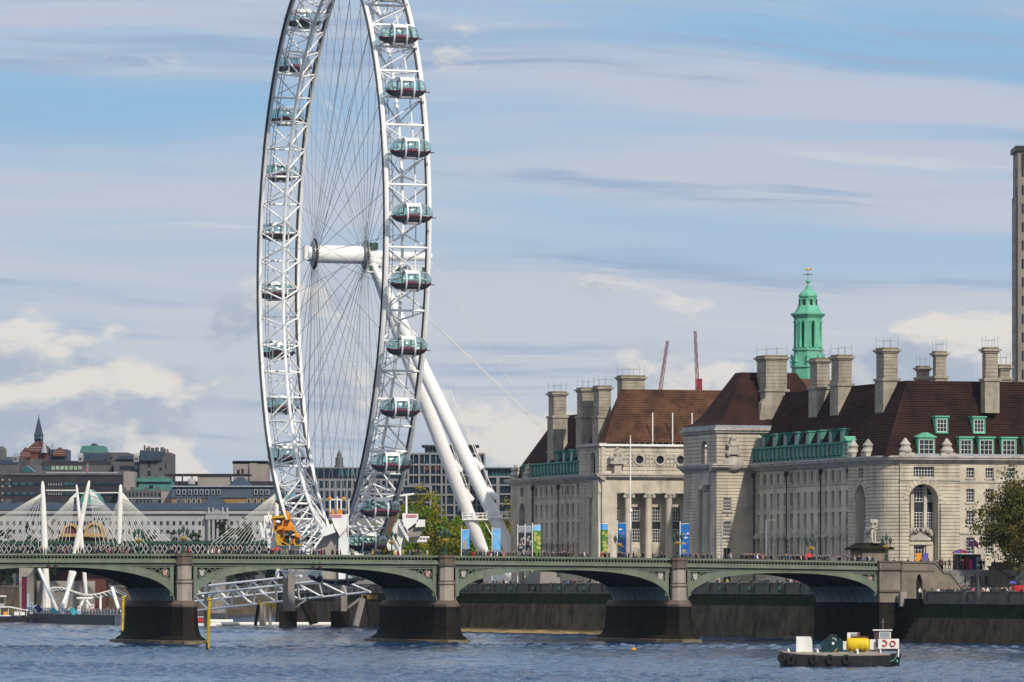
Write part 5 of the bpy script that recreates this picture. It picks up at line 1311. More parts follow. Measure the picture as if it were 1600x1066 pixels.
# dark brown office slab behind it
D = 1850.0
t = bldg('dark brown banded office slab at the far left', -20, 194, 742, D, 30, 'far_brown')
strips(t, D, 4, 190, (757, 773), 3.5, 'far_glass')
for px in list(range(12, 60, 12))+[104, 112]: win(t, D, px, 756, 7, 4, 'teal_glass', .3); win(t, D, px+2, 771, 6, 4, 'teal_glass', .3)
for px in range(76, 97, 4): win(t, D, px, 757, 2, 3, 'far_beige', .3); win(t, D, px, 772, 2, 3, 'far_beige', .3)
for i, px in enumerate((4, 15)): 
    for y in (750, 760, 771, 782): win(t, D, px, y, 3, 3, 'far_beige', .25)
for k in range(4): block('chimney_block', DF(D), XX(2+k*24,D), XX(18+k*24,D), -4, .5, ZZ(797,D), ZZ(785,D), 'far_grey', t)
strips(t, D, 6, 190, (741,), 3, 'far_grey', .5, 'coping'); block('roof_plant', DF(D), XX(70,D), XX(182,D), -12, -6, ZZ(742,D), ZZ(737,D), 'far_white', t)
m = MB(); m.prism(DF(D+4), [(XX(28,D),ZZ(737,D)),(XX(52,D),ZZ(737,D)),(XX(40,D),ZZ(727,D))], -8, 0); m.build('glass_gable', 'teal_glass', t)
strut('flag_staff', P(137, 742, D), P(137, 724, D), .25, 'far_beige', t); MB().fbox(DF(D), XX(135.5,D), XX(138,D), .2,.4, ZZ(737,D), ZZ(730,D)).build('flag', 'pink', t)
# concrete college blocks
D = 1950.0
t = bldg('grey concrete college block with lit window band at the far left', 28, 175, 727, D, 40, 'far_grey', name='college_building')
for k in range(7): win(t, D, 83+k*7, 731, 5.5, 6, 'lit_glass')
win(t, D, 73, 731, 10, 6, 'teal_glass'); strips(t, D, 66, 128, (731,), 8, 'far_brown', .05, 'band')
MB().fbox(DF(D+2), XX(66,D), XX(170,D), -30, 0, ZZ(727,D), ZZ(720,D)).build('upper_block', 'far_brown', t)
MB().fbox(DF(D+4), XX(45,D), XX(66,D), -20, 0, ZZ(727,D), ZZ(717,D)).build('brown_wing', 'far_grey', t)
t2 = bldg('stepped grey concrete block below the green roof house', 130, 200, 707, D+10, 36, 'far_grey', name='college_building')
win(t2, D+10, 144, 727, 5, 12, 'slate_blue'); win(t2, D+10, 162, 721, 4, 4); win(t2, D+10, 173, 716, 4, 4)
m = MB(); m.prism(DF(D+8), [(XX(130,D),ZZ(722,D)),(XX(158,D),ZZ(722,D)),(XX(170,D),ZZ(708,D)),(XX(130,D),ZZ(708,D))], 0, 2); m.build('sloping_roof', 'slate_blue', t2)
t3 = thing('roof_house', 'pale green copper roof house with a smoking vent on the skyline', 'roof house', P(144, 707, D+14))
m = MB(); D2 = D+14; m.prism(DF(D2), [(XX(124,D2),ZZ(707,D2)),(XX(165,D2),ZZ(707,D2)),(XX(162,D2),ZZ(697,D2)),(XX(150,D2),ZZ(696,D2)),(XX(128,D2),ZZ(697,D2))], -16, 0); m.build('copper_roof', 'far_copper', t3)
m = MB(); m.prism(DF(D2), [(XX(140,D2),ZZ(697,D2)),(XX(152,D2),ZZ(697,D2)),(XX(149,D2),ZZ(693,D2)),(XX(143,D2),ZZ(693,D2))], -8, -2); m.build('vent', 'far_brown', t3)
t = bldg('dark grey concrete tower with rooftop aerials left of the wheel', 218, 266, 707, D-20, 30, 'far_grey', 0, name='college_tower')
D3 = D-20
m = MB(); m.prism(DF(D3), [(XX(219,D3),ZZ(720,D3)),(XX(250,D3),ZZ(720,D3)),(XX(258,D3),ZZ(706,D3)),(XX(219,D3),ZZ(704,D3))], 0, 1.5); m.build('sloping_roof', 'slate_blue', t)
for (px, y, w, h) in ((233,725,5,10),(233,740,5,7),(251,720,4,6),(251,733,4,5),(259,728,2,9)): win(t, D3, px, y, w, h)
for px, y in ((222,703),(226,696),(233,697),(240,702),(246,699),(252,699),(255,699),(258,701),(262,702)): strut('aerial', P(px, 708, D3+3), P(px, y, D3+3), .35, 'far_grey', t, 5)
for px in (229, 236, 243): block('plant_box', DF(D3+5), XX(px-2.5,D3), XX(px+2.5,D3), -4, 0, ZZ(708,D3), ZZ(699,D3), 'far_grey', t)
t = bldg('grey block with lit landing windows beside the aerial tower', 178, 219, 717, D-10, 30, 'far_grey', name='college_building')
D3 = D-10
m = MB(); m.prism(DF(D3), [(XX(180,D3),ZZ(718,D3)),(XX(214,D3),ZZ(718,D3)),(XX(212,D3),ZZ(712,D3)),(XX(188,D3),ZZ(713,D3))], -12, 1); m.build('sloping_roof', 'slate_blue', t)
win(t, D3, 212.5, 730, 5, 6, 'lit_glass'); win(t, D3, 212.5, 741, 5, 4.5, 'lit_glass'); win(t, D3, 197, 731, 20, 6, 'far_glass')
for px in (24, 125.5, 213):      # white rooftop plant cabins
    o = thing('rooftop_plant', {24:'white rooftop cabin left of the brick spire', 125.5:'white rooftop cabin below the green roof house', 213:'white rooftop cabin beside the aerial tower'}[px], 'plant cabin', P(px, 722, D-22), 'white rooftop cabins')
    m = MB(); Dd = D-22; m.prism(DF(Dd), [(XX(px-3.5,Dd),ZZ(721.5,Dd)),(XX(px+3.5,Dd),ZZ(721.5,Dd)),(XX(px+4.2,Dd),ZZ(712,Dd)),(XX(px-4.2,Dd),ZZ(712,Dd))], -5, 0); m.build('cabin', 'far_white', o)
    m = MB(); m.prism(DF(Dd), [(XX(px-2.6,Dd),ZZ(719,Dd)),(XX(px+2.6,Dd),ZZ(719,Dd)),(XX(px+2.6,Dd),ZZ(715,Dd)),(XX(px-2.6,Dd),ZZ(715,Dd))], 0, .2); m.build('louvre', 'far_grey', o)
    for k in (-3, 0, 3): strut('rail_post', P(px+k, 712, Dd), P(px+k, 708, Dd), .15, 'far_white', o, 4)
t = bldg('grey stone block at the extreme left under the small dome', -20, 30, 714, D-5, 30, 'far_grey', name='college_building'); strips(t, D-5, -20, 28, (722,), 6, 'slate_blue', .3)
c = P(1, 712, D); m = MB(); m.lathe((c.x,c.y+4,0), [(1.8,ZZ(716,D)),(1.8,ZZ(704,D)),(1.6,ZZ(701,D)),(.9,ZZ(698,D)),(.1,ZZ(697,D))], 12); tag(m.build('domed_turret', 'far_grey', smooth=True), 'small grey domed turret at the left edge of the skyline', 'turret')
# brick hall with grey spire
D = 2000.0
t = thing('spired_hall', 'red brick hall with striped gables and tall grey spire', 'church', P(60, 730, D))
MB().fbox(DF(D), XX(32,D), XX(76,D), -24, 0, 4.6, ZZ(707,D)).build('wall', 'brick', t)
for (a0, a1, yb, yt) in ((44,76,700,687),(31,48,709,699),(83,103,706,699)):
    m = MB(); m.prism(DF(D), [(XX(a0,D),ZZ(yb+7,D)),(XX(a1,D),ZZ(yb+7,D)),(XX(a1,D),ZZ(yb,D)),((XX(a0,D)+XX(a1,D))/2,ZZ(yt,D)),(XX(a0,D),ZZ(yb,D))], -8, .6); o = m.build('gable', 'brick', t)
    for y in (yb-1, yb+2.5): 
        wd = (a1-a0)/2*(1 if y >= yb else .82); block('stone_band', DF(D), XX((a0+a1)/2-wd,D), XX((a0+a1)/2+wd,D), .55, .7, ZZ(y+.9,D), ZZ(y,D), 'far_beige', t)
MB().fbox(DF(D), XX(74,D), XX(104,D), -20, -1, 4.6, ZZ(702,D)).build('slate_range', 'slate_blue', t)
c = P(60.5, 690, D+4)
m = MB(); m.lathe((c.x,c.y,0), [(1.75,ZZ(690,D)),(1.75,ZZ(681,D)),(1.9,ZZ(680.5,D)),(1.9,ZZ(679,D)),(1.55,ZZ(676,D)),(.75,ZZ(662,D)),(.12,ZZ(651,D)),(.05,ZZ(647,D))], 8, R(22)); m.build('spire', 'slate_blue', t)
for k in range(3): block('belfry_light', DF(D), XX(56.5+k*3.2,D), XX(58.6+k*3.2,D), -1.8, -1.5+3.4, ZZ(686,D), ZZ(681.6,D), 'teal_glass', t)
for px, y in ((69, 690), (82, 690)):
    c = P(px, 700, D-2); m = MB(); m.lathe((c.x,c.y,0), [(1.3 if px == 69 else .6,ZZ(708 if px == 69 else 700,D)),(.7 if px == 69 else .4,ZZ(697,D)),(.05,ZZ(y,D))], 8); m.build('turret_roof', 'lead', t)
# green-roofed and stone terraces in the middle distance
D = 1830.0
t = bldg('beige tower stub right of the brown office slab', 193, 210, 737, D, 14, 'far_beige', name='office_tower')
t = bldg('long low building with pale green copper roof', 209, 268, 752, D+10, 16, 'far_copper', name='green_roofed_building'); strips(t, D+10, 209, 268, (750,), 6, 'far_copper', 1.0, 'eaves'); win(t, D+10, 214, 758, 5, 6); win(t, D+10, 236, 761, 6, 5)
for k in range(4): win(t, D+10, 209+k*14, 745.5, 9, 2, 'far_copper', 1.2, 'roof_light')
D = 1810.0
t = bldg('pale grey stone terrace of narrow windows above the palace roof', 188, 269, 766, D, 20, 'far_grey', 2, 14, 768, 788, .4, .6, 'far_glass', 'stone_terrace')
MB().fbox(DF(D), XX(252,D), XX(269,D), -3, .8, 4.6, ZZ(768,D)).build('plain_end', 'far_beige', t); strips(t, D, 188, 252, (779,), 1.6, 'far_white', .4, 'balcony')
for px in (192, 205, 228, 246): block('chimney', DF(D), XX(px-3,D), XX(px+3,D), -6, -3, ZZ(767,D), ZZ(761,D), 'far_grey', t)
# blue mansard with ochre walls
D = 1800.0
t = bldg('ochre brick block with blue slate mansard and white dormers', 268, 432, 778, D, 22, 'ochre_brick', name='mansard_building')
m = MB(); z0, z1 = ZZ(778,D), ZZ(761,D)
m.loft([[Vector(p) for p in ((XX(267,D),D-.5,z0),(XX(433,D),D-.5,z0),(XX(433,D),D+22,z0),(XX(267,D),D+22,z0))], [Vector(p) for p in ((XX(269,D),D+.8,z1),(XX(431,D),D+.8,z1),(XX(431,D),D+20,z1),(XX(269,D),D+20,z1))]]); m.build('mansard', 'slate_blue', t)
for px in list(range(279, 345, 9))+[400, 409, 418]: win(t, D, px, 769, 3.5, 6, 'far_glass', .9, 'window', 'far_white')
for px in list(range(279, 318, 8))+[389, 399, 409]: win(t, D, px, 783, 3.2, 6, 'far_glass', .3, 'window', 'far_white')
MB().fbox(DF(D), XX(268,D), XX(432,D), -20, .3, ZZ(761,D), ZZ(759,D)).build('gutter', 'lead', t)
c = P(376, 758, D+8); m = MB(); m.lathe((c.x,c.y,0), [(4.8,ZZ(760,D)),(3.2,ZZ(753,D)),(1.5,ZZ(747,D)),(1.2,ZZ(745,D))], 8, R(22)); m.build('turret_roof', 'slate_blue', t)
D = 1790.0
t = bldg('small slate-roofed house with white dormers before the ochre block', 318, 352, 789, D, 10, 'far_grey', name='slate_house'); hip(t, D, 316, 354, 789, 774, 10, 2.0, 'slate_blue', ins_x=3)
for px in (320, 327, 349): win(t, D, px, 790.5, 3.2, 6, 'far_glass', .6, 'window', 'far_white')
block('chimney', DF(D), XX(331,D), XX(341,D), -2, .6, ZZ(796,D), ZZ(786,D), 'far_beige', t)
t = bldg('pale stone end house right of the slate-roofed house', 372, 384, 784, D, 8, 'far_beige', name='stone_house')
# beige cube tower with dark cap and low block
D = 1900.0
t = bldg('beige cube tower with dark roof band left of the wheel rim', 364, 418, 724, D, 20, 'far_beige', name='cube_tower', roof=('slate_blue', .6))
MB().fbox(DF(D), XX(364,D), XX(418,D), -20, .3, ZZ(724,D), ZZ(720,D)).build('roof_band', 'slate_blue', t); win(t, D, 372.5, 737, 4, 6); win(t, D, 379, 736, 4, 7, 'far_brown')
MB().fbox(DF(D), XX(390,D), XX(402,D), 0, 1.0, ZZ(752,D), ZZ(724,D)).build('pilaster', 'far_beige', t)
D = 1870.0
t = bldg('low beige block with dark canopy roof and white dome', 270, 440, 752, D, 24, 'far_brown', name='low_block'); MB().fbox(DF(D), XX(309,D), XX(360,D), -8, 1.2, ZZ(760,D), ZZ(743,D)).build('beige_box', 'far_beige', t)
MB().fbox(DF(D), XX(257,D), XX(390,D), -16, 2, ZZ(743,D), ZZ(740.5,D)).build('canopy_roof', 'far_brown', t)
m = MB(); c = P(299, 754, D-2); m.lathe((c.x,c.y,0), [(1.4,ZZ(757,D)),(1.4,ZZ(752,D)),(1.1,ZZ(749.5,D)),(.5,ZZ(748,D)),(.1,ZZ(747.7,D))], 12); m.build('white_dome', 'far_white', t, True)
for px in (272, 285, 300): strut('canopy_post', P(px, 756, D-2), P(px, 742, D-2), .25, 'far_brown', t, 5)
# office range seen through the wheel
D = 1500.0
t = bldg('dark glass office range seen through the middle of the wheel', 462, 640, 730, D, 30, 'far_frame', 4, 20, 749, 812, .62, .70, 'far_glass')
MB().fbox(DF(D), XX(480,D), XX(640,D), -20, .4, ZZ(746,D), ZZ(732,D)).build('glazed_attic', 'far_glass', t)
for k in range(9): block('attic_pane', DF(D), XX(532+k*8,D), XX(537+k*8,D), .4, .5, ZZ(744,D), ZZ(734,D), 'teal_glass', t)
D = 2100.0
t = thing('church_steeple', 'small dark church steeple with gilt vane above the office range', 'steeple', P(530, 735, D)); c = P(530, 735, D)
m = MB(); m.lathe((c.x,c.y,0), [(2.0,4.6),(2.0,ZZ(728,D)),(1.6,ZZ(727,D)),(1.5,ZZ(717,D)),(1.7,ZZ(716,D)),(.9,ZZ(713,D)),(1.0,ZZ(710,D)),(.5,ZZ(707,D)),(.2,ZZ(703,D))], 10); m.build('tower', 'far_grey', t)
strut('vane_staff', (c.x,c.y,ZZ(704,D)), (c.x,c.y,ZZ(697,D)), .15, 'gold', t, 5); strut('vane_arm', (c.x-.6,c.y,ZZ(699,D)), (c.x+.6,c.y,ZZ(699,D)), .12, 'gold', t, 5)
# big framed office block behind the legs
D = 1420.0
t = bldg('large office block with pale stone grid behind the wheel legs', 638, 757, 709, D, 26, 'far_glass', name='framed_office')
for y in (709, 726, 742, 757, 773, 789, 805, 820, 835, 850): block('stone_band', DF(D), XX(638,D), XX(757,D), 0, .5, ZZ(y+1.6,D), ZZ(y-1.2,D), 'far_frame', t)
for px in (638, 655, 672, 690, 697, 710, 722, 733, 745, 757): block('stone_pier', DF(D), XX(px-1.4,D), XX(px+1.4,D), 0, .62, ZZ(858,D), ZZ(709,D), 'far_frame', t)
for px in (646, 663, 681, 716, 728, 739, 751):
    for y in (717, 734, 749, 765, 781, 797, 812, 828):
        block('window_bar', DF(D), XX(px-.4,D), XX(px+.4,D), 0, .3, ZZ(y+6,D), ZZ(y-6,D), 'lead', t)
        if (px*7+y*3) % 5 < 2: win(t, D, px+3, y, 4.5, 10, 'teal_glass', .12, 'blind')
for px, y in ((666,731),(682,731)): win(t, D, px, y, 9, 8, 'brick', .2, 'red_panel')
MB().fbox(DF(D+6), XX(663,D), XX(744,D), -12, 0, ZZ(709,D), ZZ(697,D)).build('penthouse', 'teal_glass', t); MB().fbox(DF(D+6), XX(658,D), XX(748,D), -14, 1.6, ZZ(697,D), ZZ(694.5,D)).build('penthouse_roof', 'far_roof', t)
for k in range(14): block('penthouse_bar', DF(D+6), XX(663+k*6,D), XX(664+k*6,D), 0, .2, ZZ(709,D), ZZ(697,D), 'far_frame', t)
m = MB(); m.fbox(DF(D-8), XX(630,D-8), XX(674,D-8), -8, 0, 4.6, ZZ(760,D-8)); o = m.build('front_wing', 'far_glass', t)
for y in (760, 772, 785, 800, 815, 830): block('stone_band', DF(D-8), XX(630,D-8), XX(674,D-8), 0, .4, ZZ(y+1.4,D-8), ZZ(y-1,D-8), 'far_frame', t)
block('stone_pier', DF(D-8), XX(671,D-8), XX(675,D-8), 0, .5, 4.6, ZZ(760,D-8), 'far_frame', t)
D = 1400.0
t = bldg('lower office wing with teal penthouse beside the stone hall', 757, 840, 745, D, 22, 'far_glass', name='framed_office')
for y in (745, 758, 772, 787, 801, 816, 831, 846): block('stone_band', DF(D), XX(757,D), XX(840,D), 0, .5, ZZ(y+1.5,D), ZZ(y-1.1,D), 'far_frame', t)
for px in (760, 777, 779, 800, 818): block('stone_pier', DF(D), XX(px-1.6,D), XX(px+1.6,D), 0, .62, ZZ(858,D), ZZ(745,D), 'far_frame', t)
MB().fbox(DF(D+2), XX(762,D), XX(838,D), -14, 0, ZZ(745,D), ZZ(733,D)).build('penthouse', 'far_glass', t); MB().fbox(DF(D+2), XX(757,D), XX(843,D), -16, 1.2, ZZ(733,D), ZZ(730.5,D)).build('penthouse_roof', 'far_roof', t)
for k in range(6): win(t, D+2, 770+k*6, 739, 4, 10, 'teal_glass')
# tower block at the right edge
D = 1240.0
t = thing('tower_block', 'tall grey stone tower block cut by the right edge', 'tower block', P(1604, 800, D)); TF = Fr((XX(1590.5,D), D, 0), (1,0,0), (0,-1,0)); TS = Fr((XX(1590.5,D), D, 0), (0,1,0), (-1,0,0))
zt = ZZ(236, D); MB().fbox(TF, 0, 24, -12, 0, 4, zt).build('wall', 'tower_stone', t); MB().fbox(TF, -.6, 24.6, -12.6, .6, zt, zt+1.2).build('parapet', 'dark_metal', t)
MB().fbox(TF, -.35, 0, -11, -1.0, 4, ZZ(305,D)).build('side_pilaster', 'tower_stone', t)
for k in range(19):
    z = zt-6-k*4.3
    for a in (.9, 2.6, 5.6, 8.2, 10.8, 13.4, 16.0, 18.6, 21.2):
        block('window', TF, a, a+.9, -.1, .05, z, z+2.3, 'far_glass', t); block('window_frame', TF, a+.40, a+.50, .05, .09, z, z+2.3, 'tower_stone', t)
    for a in (3, 7): block('window', TS, a, a+1.3, .3, .40, z, z+2.3, 'far_glass', t)
for a in (.8, 2.4, 5.4, 8.0, 10.6, 13.2, 15.8, 18.4, 21.0): block('top_opening', TF, a, a+1.0, -.1, .05, zt-4.4, zt-.6, 'dark_metal', t)
# cranes behind the hall
for (pxb, pxt, yt, yb, lab) in ((1027, 1043, 533, 640, 'red crane with leaning jib left of the other crane'), (1091, 1086, 517, 640, 'red upright crane mast right of the other crane')):
    D = 1500.0; t = thing('tower_crane', lab, 'crane', P(pxb, yb, D), 'cranes behind the hall'); a, b_ = P(pxb, yb, D), P(pxt, yt, D)
    for (dx, dy) in ((-.55,-.55),(.55,-.55),(0,.55)): strut('jib_chord', a+Vector((dx,dy,0)), b_+Vector((dx*.5,dy*.5,0)), .10, 'crane_red', t, 6)
    for k in range(16):
        p0, p1 = a.lerp(b_, k/16), a.lerp(b_, (k+1)/16); s_ = 1 if k % 2 else -1
        strut('lattice_bar', p0+Vector((.55*s_,-.55,0)), p1-Vector((.55*s_,.55,0)), .07, 'crane_red', t, 5)
    strut('hoist_cable', b_, P(pxt-14 if pxt > 1040 and pxt < 1060 else pxt+6, 612, D), .05, 'cable', t, 4)
    if pxt > 1060: MB().fbox(DF(D), XX(1088,D), XX(1097,D), -1, 1, ZZ(610,D), ZZ(592,D)).build('machine_deck', 'crane_red', t)

# ================================================================ railway truss bridge and cable-stayed footbridges
D = 1345.0
rb = thing('railway_bridge', 'dark green lattice railway bridge behind the white pylons', 'bridge', (XX(200,D), D, 0)); f = DF(D)
x0, x1 = XX(-60,D), XX(560,D)
MB().fbox(f, x0, x1, -8, .6, ZZ(850.5,D), ZZ(845.5,D)).build('top_chord', 'lamp_green', rb); MB().fbox(f, x0, x1, -8, .6, ZZ(874,D), ZZ(865,D)).build('bottom_chord', 'lamp_green', rb)
n = 84; pz0, pz1 = ZZ(865,D), ZZ(850.5,D)
for i in range(n):
    a, b_ = x0+(x1-x0)*i/n, x0+(x1-x0)*(i+1)/n
    strut('lattice_bar', (a,D-.5,pz0), (b_,D-.5,pz1), .17, 'far_white', rb, 5); strut('lattice_bar', (b_,D-.3,pz0), (a,D-.3,pz1), .17, 'far_white', rb, 5)
    if i % 4 == 0: strut('upright', (a,D-.7,pz0), (a,D-.7,pz1), .28, 'lamp_green', rb, 5)
MB().fbox(f, x0, x1, -8, -7.5, pz0, pz1).build('far_girder', 'far_roof', rb)
for px in (30, 330): MB().fbox(f, XX(px,D), XX(px+22,D), -9, 0, -1, ZZ(874,D)).build('pier', 'concrete', rb)
# footbridge decks hung from pylons
D = 1325.0
def pylon(lab, top, base, r=.75):
    t = thing('bridge_pylon', lab, 'bridge pylon', Vector((P(*base, D).x, D, 0)), 'white footbridge pylons'); a, b_ = P(*base, D), P(*top, D)
    MB().path([a.lerp(b_, q) for q in (0, .25, .55, .85, .97, 1)], [r*.5, r*.86, r*.9, r*.66, r*.5, r*.22], 10).build('mast', 'canopy_white', t, True)
    return t, b_
def fan(t, head, pxs, y, n, collar=None):
    hd = collar or head
    for k in range(n):
        q = k/(n-1); e = P(pxs[0]+(pxs[1]-pxs[0])*q, y, D)
        strut('stay_rod', hd, e, .06, 'cable_white', t, 5)
dk = thing('footbridge', 'white cable stayed footbridge deck in front of the railway bridge', 'footbridge', (XX(200,D), D, 0))
MB().fbox(DF(D), XX(-60,D), XX(470,D), -4, 0, ZZ(873,D), ZZ(869,D)).build('deck', 'white_paint', dk)
for i in range(60): strut('railing_post', (XX(-60+9*i,D), D-.1, ZZ(869,D)), (XX(-60+9*i,D), D-.1, ZZ(862,D)), .06, 'grey_metal', dk, 4)
tA, hA = pylon('upright white pylon, leftmost of the footbridge pylons', (66.5,752), (73,955), .95); sA = P(64, 772, D); fan(tA, hA, (-70,10), 852, 10, sA); fan(tA, hA, (10, 60), 852, 5, sA)
m = MB(); m.prism(DF(D), [(XX(68,D),ZZ(766,D)),(XX(66,D),ZZ(776,D)),(XX(55,D),ZZ(783,D)),(XX(57,D),ZZ(780,D))], -.2, .2); m.build('stay_plate', 'canopy_white', tA)
for dx in (-3.5, 4.5): strut('side_strut', P(67, 765, D), P(73+dx, 955, D), .35, 'canopy_white', tA)
tB, hB = pylon('slim leaning white pylon left of the crossing pair', (119.5,757), (137,955), .6); sB = P(116, 774, D); fan(tB, hB, (44,108), 846, 12, sB)
m = MB(); m.prism(DF(D), [(XX(121,D),ZZ(768,D)),(XX(120,D),ZZ(776,D)),(XX(107,D),ZZ(782,D)),(XX(109,D),ZZ(779,D))], -.2, .2); m.build('stay_plate', 'canopy_white', tB)
tC, hC = pylon('stout white pylon leaning left at its foot, crossing its neighbour', (139.5,751), (100,955), .85); sC = P(141, 768, D); fan(tC, hC, (150,230), 852, 12, sC)
m = MB(); m.prism(DF(D), [(XX(140,D),ZZ(764,D)),(XX(141,D),ZZ(774,D)),(XX(154,D),ZZ(778,D)),(XX(152,D),ZZ(775,D))], -.2, .2); m.build('stay_plate', 'canopy_white', tC)
tD, hD = pylon('upright white pylon right of the crossing pair', (188.5,757), (186,850), .8); sD = P(190, 772, D); fan(tD, hD, (196,266), 846, 13, sD); fan(tD, hD, (160,184), 848, 4, P(187,775,D))
m = MB(); m.prism(DF(D), [(XX(183,D),ZZ(770,D)),(XX(193,D),ZZ(771,D)),(XX(202,D),ZZ(782,D)),(XX(199,D),ZZ(783,D)),(XX(189,D),ZZ(778,D))], -.2, .2); m.build('stay_plate', 'canopy_white', tD)
strut('tie_bar', P(72,766.5,D), P(119,766.5,D), .16, 'cable_white', tA); strut('tie_bar', P(124,771,D), P(184,770,D), .16, 'cable_white', tB)
tE, hE = pylon('white pylon standing behind the left rim of the wheel', (432,764), (434,905), .7); fan(tE, hE, (330,405), 850, 12, P(430,772,D)); fan(tE, hE, (405,432), 850, 5, P(430,774,D))
# arched brick signal house beside the pylons
D = 1352.0
t = thing('brick_pavilion', 'brown brick pavilion with two ochre arched gables behind the pylons', 'pavilion', P(130, 900, D))
MB().fbox(DF(D), XX(91,D), XX(136,D), -10, 0, 0, ZZ(838,D)).build('wall', 'brick', t); MB().fbox(DF(D-2), XX(128,D), XX(166,D), -10, 0, 0, ZZ(840,D)).build('side_wall', 'brick', t)
for (a0, a1, dd) in ((97,124,D-1),(132,163,D-3)):
    c = (XX(a0,dd)+XX(a1,dd))/2; r = (XX(a1,dd)-XX(a0,dd))/2; zb = ZZ(834,dd)
    MB().prism(DF(dd), [(c+r*.78*math.cos(math.pi*k/14), zb+r*.98*math.sin(math.pi*k/14)) for k in range(15)], -6, -.3).build('gable_field', 'brick' if a0 < 100 else 'concrete', t)
    m = MB()
    for k in range(14):
        t0, t1 = math.pi*k/14, math.pi*(k+1)/14
        m.prism(DF(dd), [(c+r*.74*math.cos(t0),zb+r*.92*math.sin(t0)),(c+r*math.cos(t0),zb+r*1.22*math.sin(t0)),(c+r*math.cos(t1),zb+r*1.22*math.sin(t1)),(c+r*.74*math.cos(t1),zb+r*.92*math.sin(t1))], -6, .4)
    m.build('arched_gable', 'ochre_stone', t)
    MB().fbox(DF(dd), c-r*1.12, c+r*1.12, -6, .6, zb-.8, zb).build('gable_cornice', 'ochre_stone', t)
MB().fbox(DF(D), XX(99,D), XX(122,D), 0, .2, ZZ(858,D), ZZ(845,D)).build('panel', 'pink', t) if False else MB().fbox(DF(D), XX(99,D), XX(122,D), 0, .2, ZZ(860,D), ZZ(848,D)).build('brick_panel', 'brick', t)
MB().fbox(DF(D-2), XX(139,D), XX(158,D), 0, .2, ZZ(852,D), ZZ(845,D)).build('dark_opening', 'window_glass', t)
MB().fbox(DF(D-4), XX(60,D), XX(150,D), -14, 0, -1, ZZ(908,D)).build('river_pier', 'concrete', t)
# embankment wall on the far bank
t = thing('far_river_wall', 'distant grey river wall along the far bank', 'river wall', (0, 1685, 0)); MB().fbox(DF(1690), -900, 400, -2, 0, -1, 8.6).build('wall', 'river_wall', t); MB().fbox(DF(1690), -900, 400, -2.2, .3, 8.6, 9.2).build('coping', 'river_wall_top', t)

# ================================================================ riverside furniture
# ---- gangways to the floating pier
def truss(name, lab, A_top, A_bot, B_top, B_bot, d, d2, n, depth=3.4, r=.2, mt='wheel_white'):
    t = thing(name, lab, 'gangway', Vector((P(*A_bot, d).x, d, 0)), 'white lattice gangways')
    for k, dy in enumerate((0, depth)):
        at, ab_, bt, bb = (P(*q, e_)+Vector((0,dy,0)) for q, e_ in ((A_top,d), (A_bot,d), (B_top,d2), (B_bot,d2)))
        strut('top_chord', at, bt, r*1.25, mt, t); strut('bottom_chord', ab_, bb, r*1.25, mt, t)
        for i in range(n):
            p, q = i/n, (i+1)/n; m_ = (p+q)/2
            strut('diagonal', ab_.lerp(bb, p), at.lerp(bt, m_), r*.85, mt, t); strut('diagonal', at.lerp(bt, m_), ab_.lerp(bb, q), r*.85, mt, t)
    a, b_ = P(*A_bot, d), P(*B_bot, d2)
    m = MB(); m.add([a+Vector((0,.3,.15)), b_+Vector((0,.3,.15)), b_+Vector((0,depth-.3,.15)), a+Vector((0,depth-.3,.15)), a+Vector((0,.3,-.15)), b_+Vector((0,.3,-.15)), b_+Vector((0,depth-.3,-.15)), a+Vector((0,depth-.3,-.15))], [(0,1,2,3),(7,6,5,4),(0,4,5,1),(1,5,6,2),(2,6,7,3),(3,7,4,0)]); m.build('walkway', 'grey_metal', t)
    for q in range(n*4):
        p0 = a.lerp(b_, q/(n*4))+Vector((0,.6,.1)); strut('railing_post', p0, p0+Vector((0,0,1.2)), .05, 'grey_metal', t, 4)
    strut('handrail', a+Vector((0,.6,1.3)), b_+Vector((0,.6,1.3)), .06, 'grey_metal', t, 4)
    return t
truss('gangway', 'front white lattice gangway rising to the right, seen through the arch', (286,931), (290,956), (548,903), (578,925), 1150.0, 1105.0, 8)
truss('gangway', 'rear white lattice gangway rising behind the front one', (290,919), (293,941), (470,900), (476,921), 1172.0, 1140.0, 6)
# portal frames carrying the gangway
D = 1118.0
for k, (x0, x1, xm) in enumerate(((441,460,450),(522,542,533))):
    t = thing('gangway_portal', ('left' if k == 0 else 'right')+' pale concrete portal carrying the gangway under the bridge arch', 'portal frame', P(xm, 960, D), 'gangway portals')
    for q, (a, b_, mt) in enumerate(((x0, xm-1, 'concrete'), (xm, x1, 'far_beige'))): MB().fbox(DF(D), XX(a,D), XX(b_,D), -2.5 if q else -6, 0 if q else -3, -1, 14).build('column', mt, t)
    MB().fbox(DF(D-.5), XX(x0-5,D), XX(x1+3,D), -4, 0, -1, ZZ(955,D)).build('pile_cap', 'wet_stone', t)
    strut('raking_prop', P(x1+2, 950, D), P(x1+22, 935, D), .3, 'far_beige', t)
t = thing('mooring_dolphin', 'cluster of dark and pale piles with ochre cap under the gangway', 'pile cluster', P(412, 968, 1120)); D = 1120.0
MB().fbox(DF(D), XX(402,D), XX(430,D), -4, 0, ZZ(949,D), ZZ(942,D)).build('pile_cap', 'yellow_paint', t)
for (a, b_, mt) in ((413,413,'far_beige'),(422,422,'far_beige'),(404,399,'wet_stone'),(408,408,'concrete')): strut('pile', P(b_, 978, D), P(a, 945, D), .36, mt, t)
t = thing('raking_piles', 'dark raking timber piles between the gangway portals', 'piles', P(490, 968, 1100)); D = 1100.0
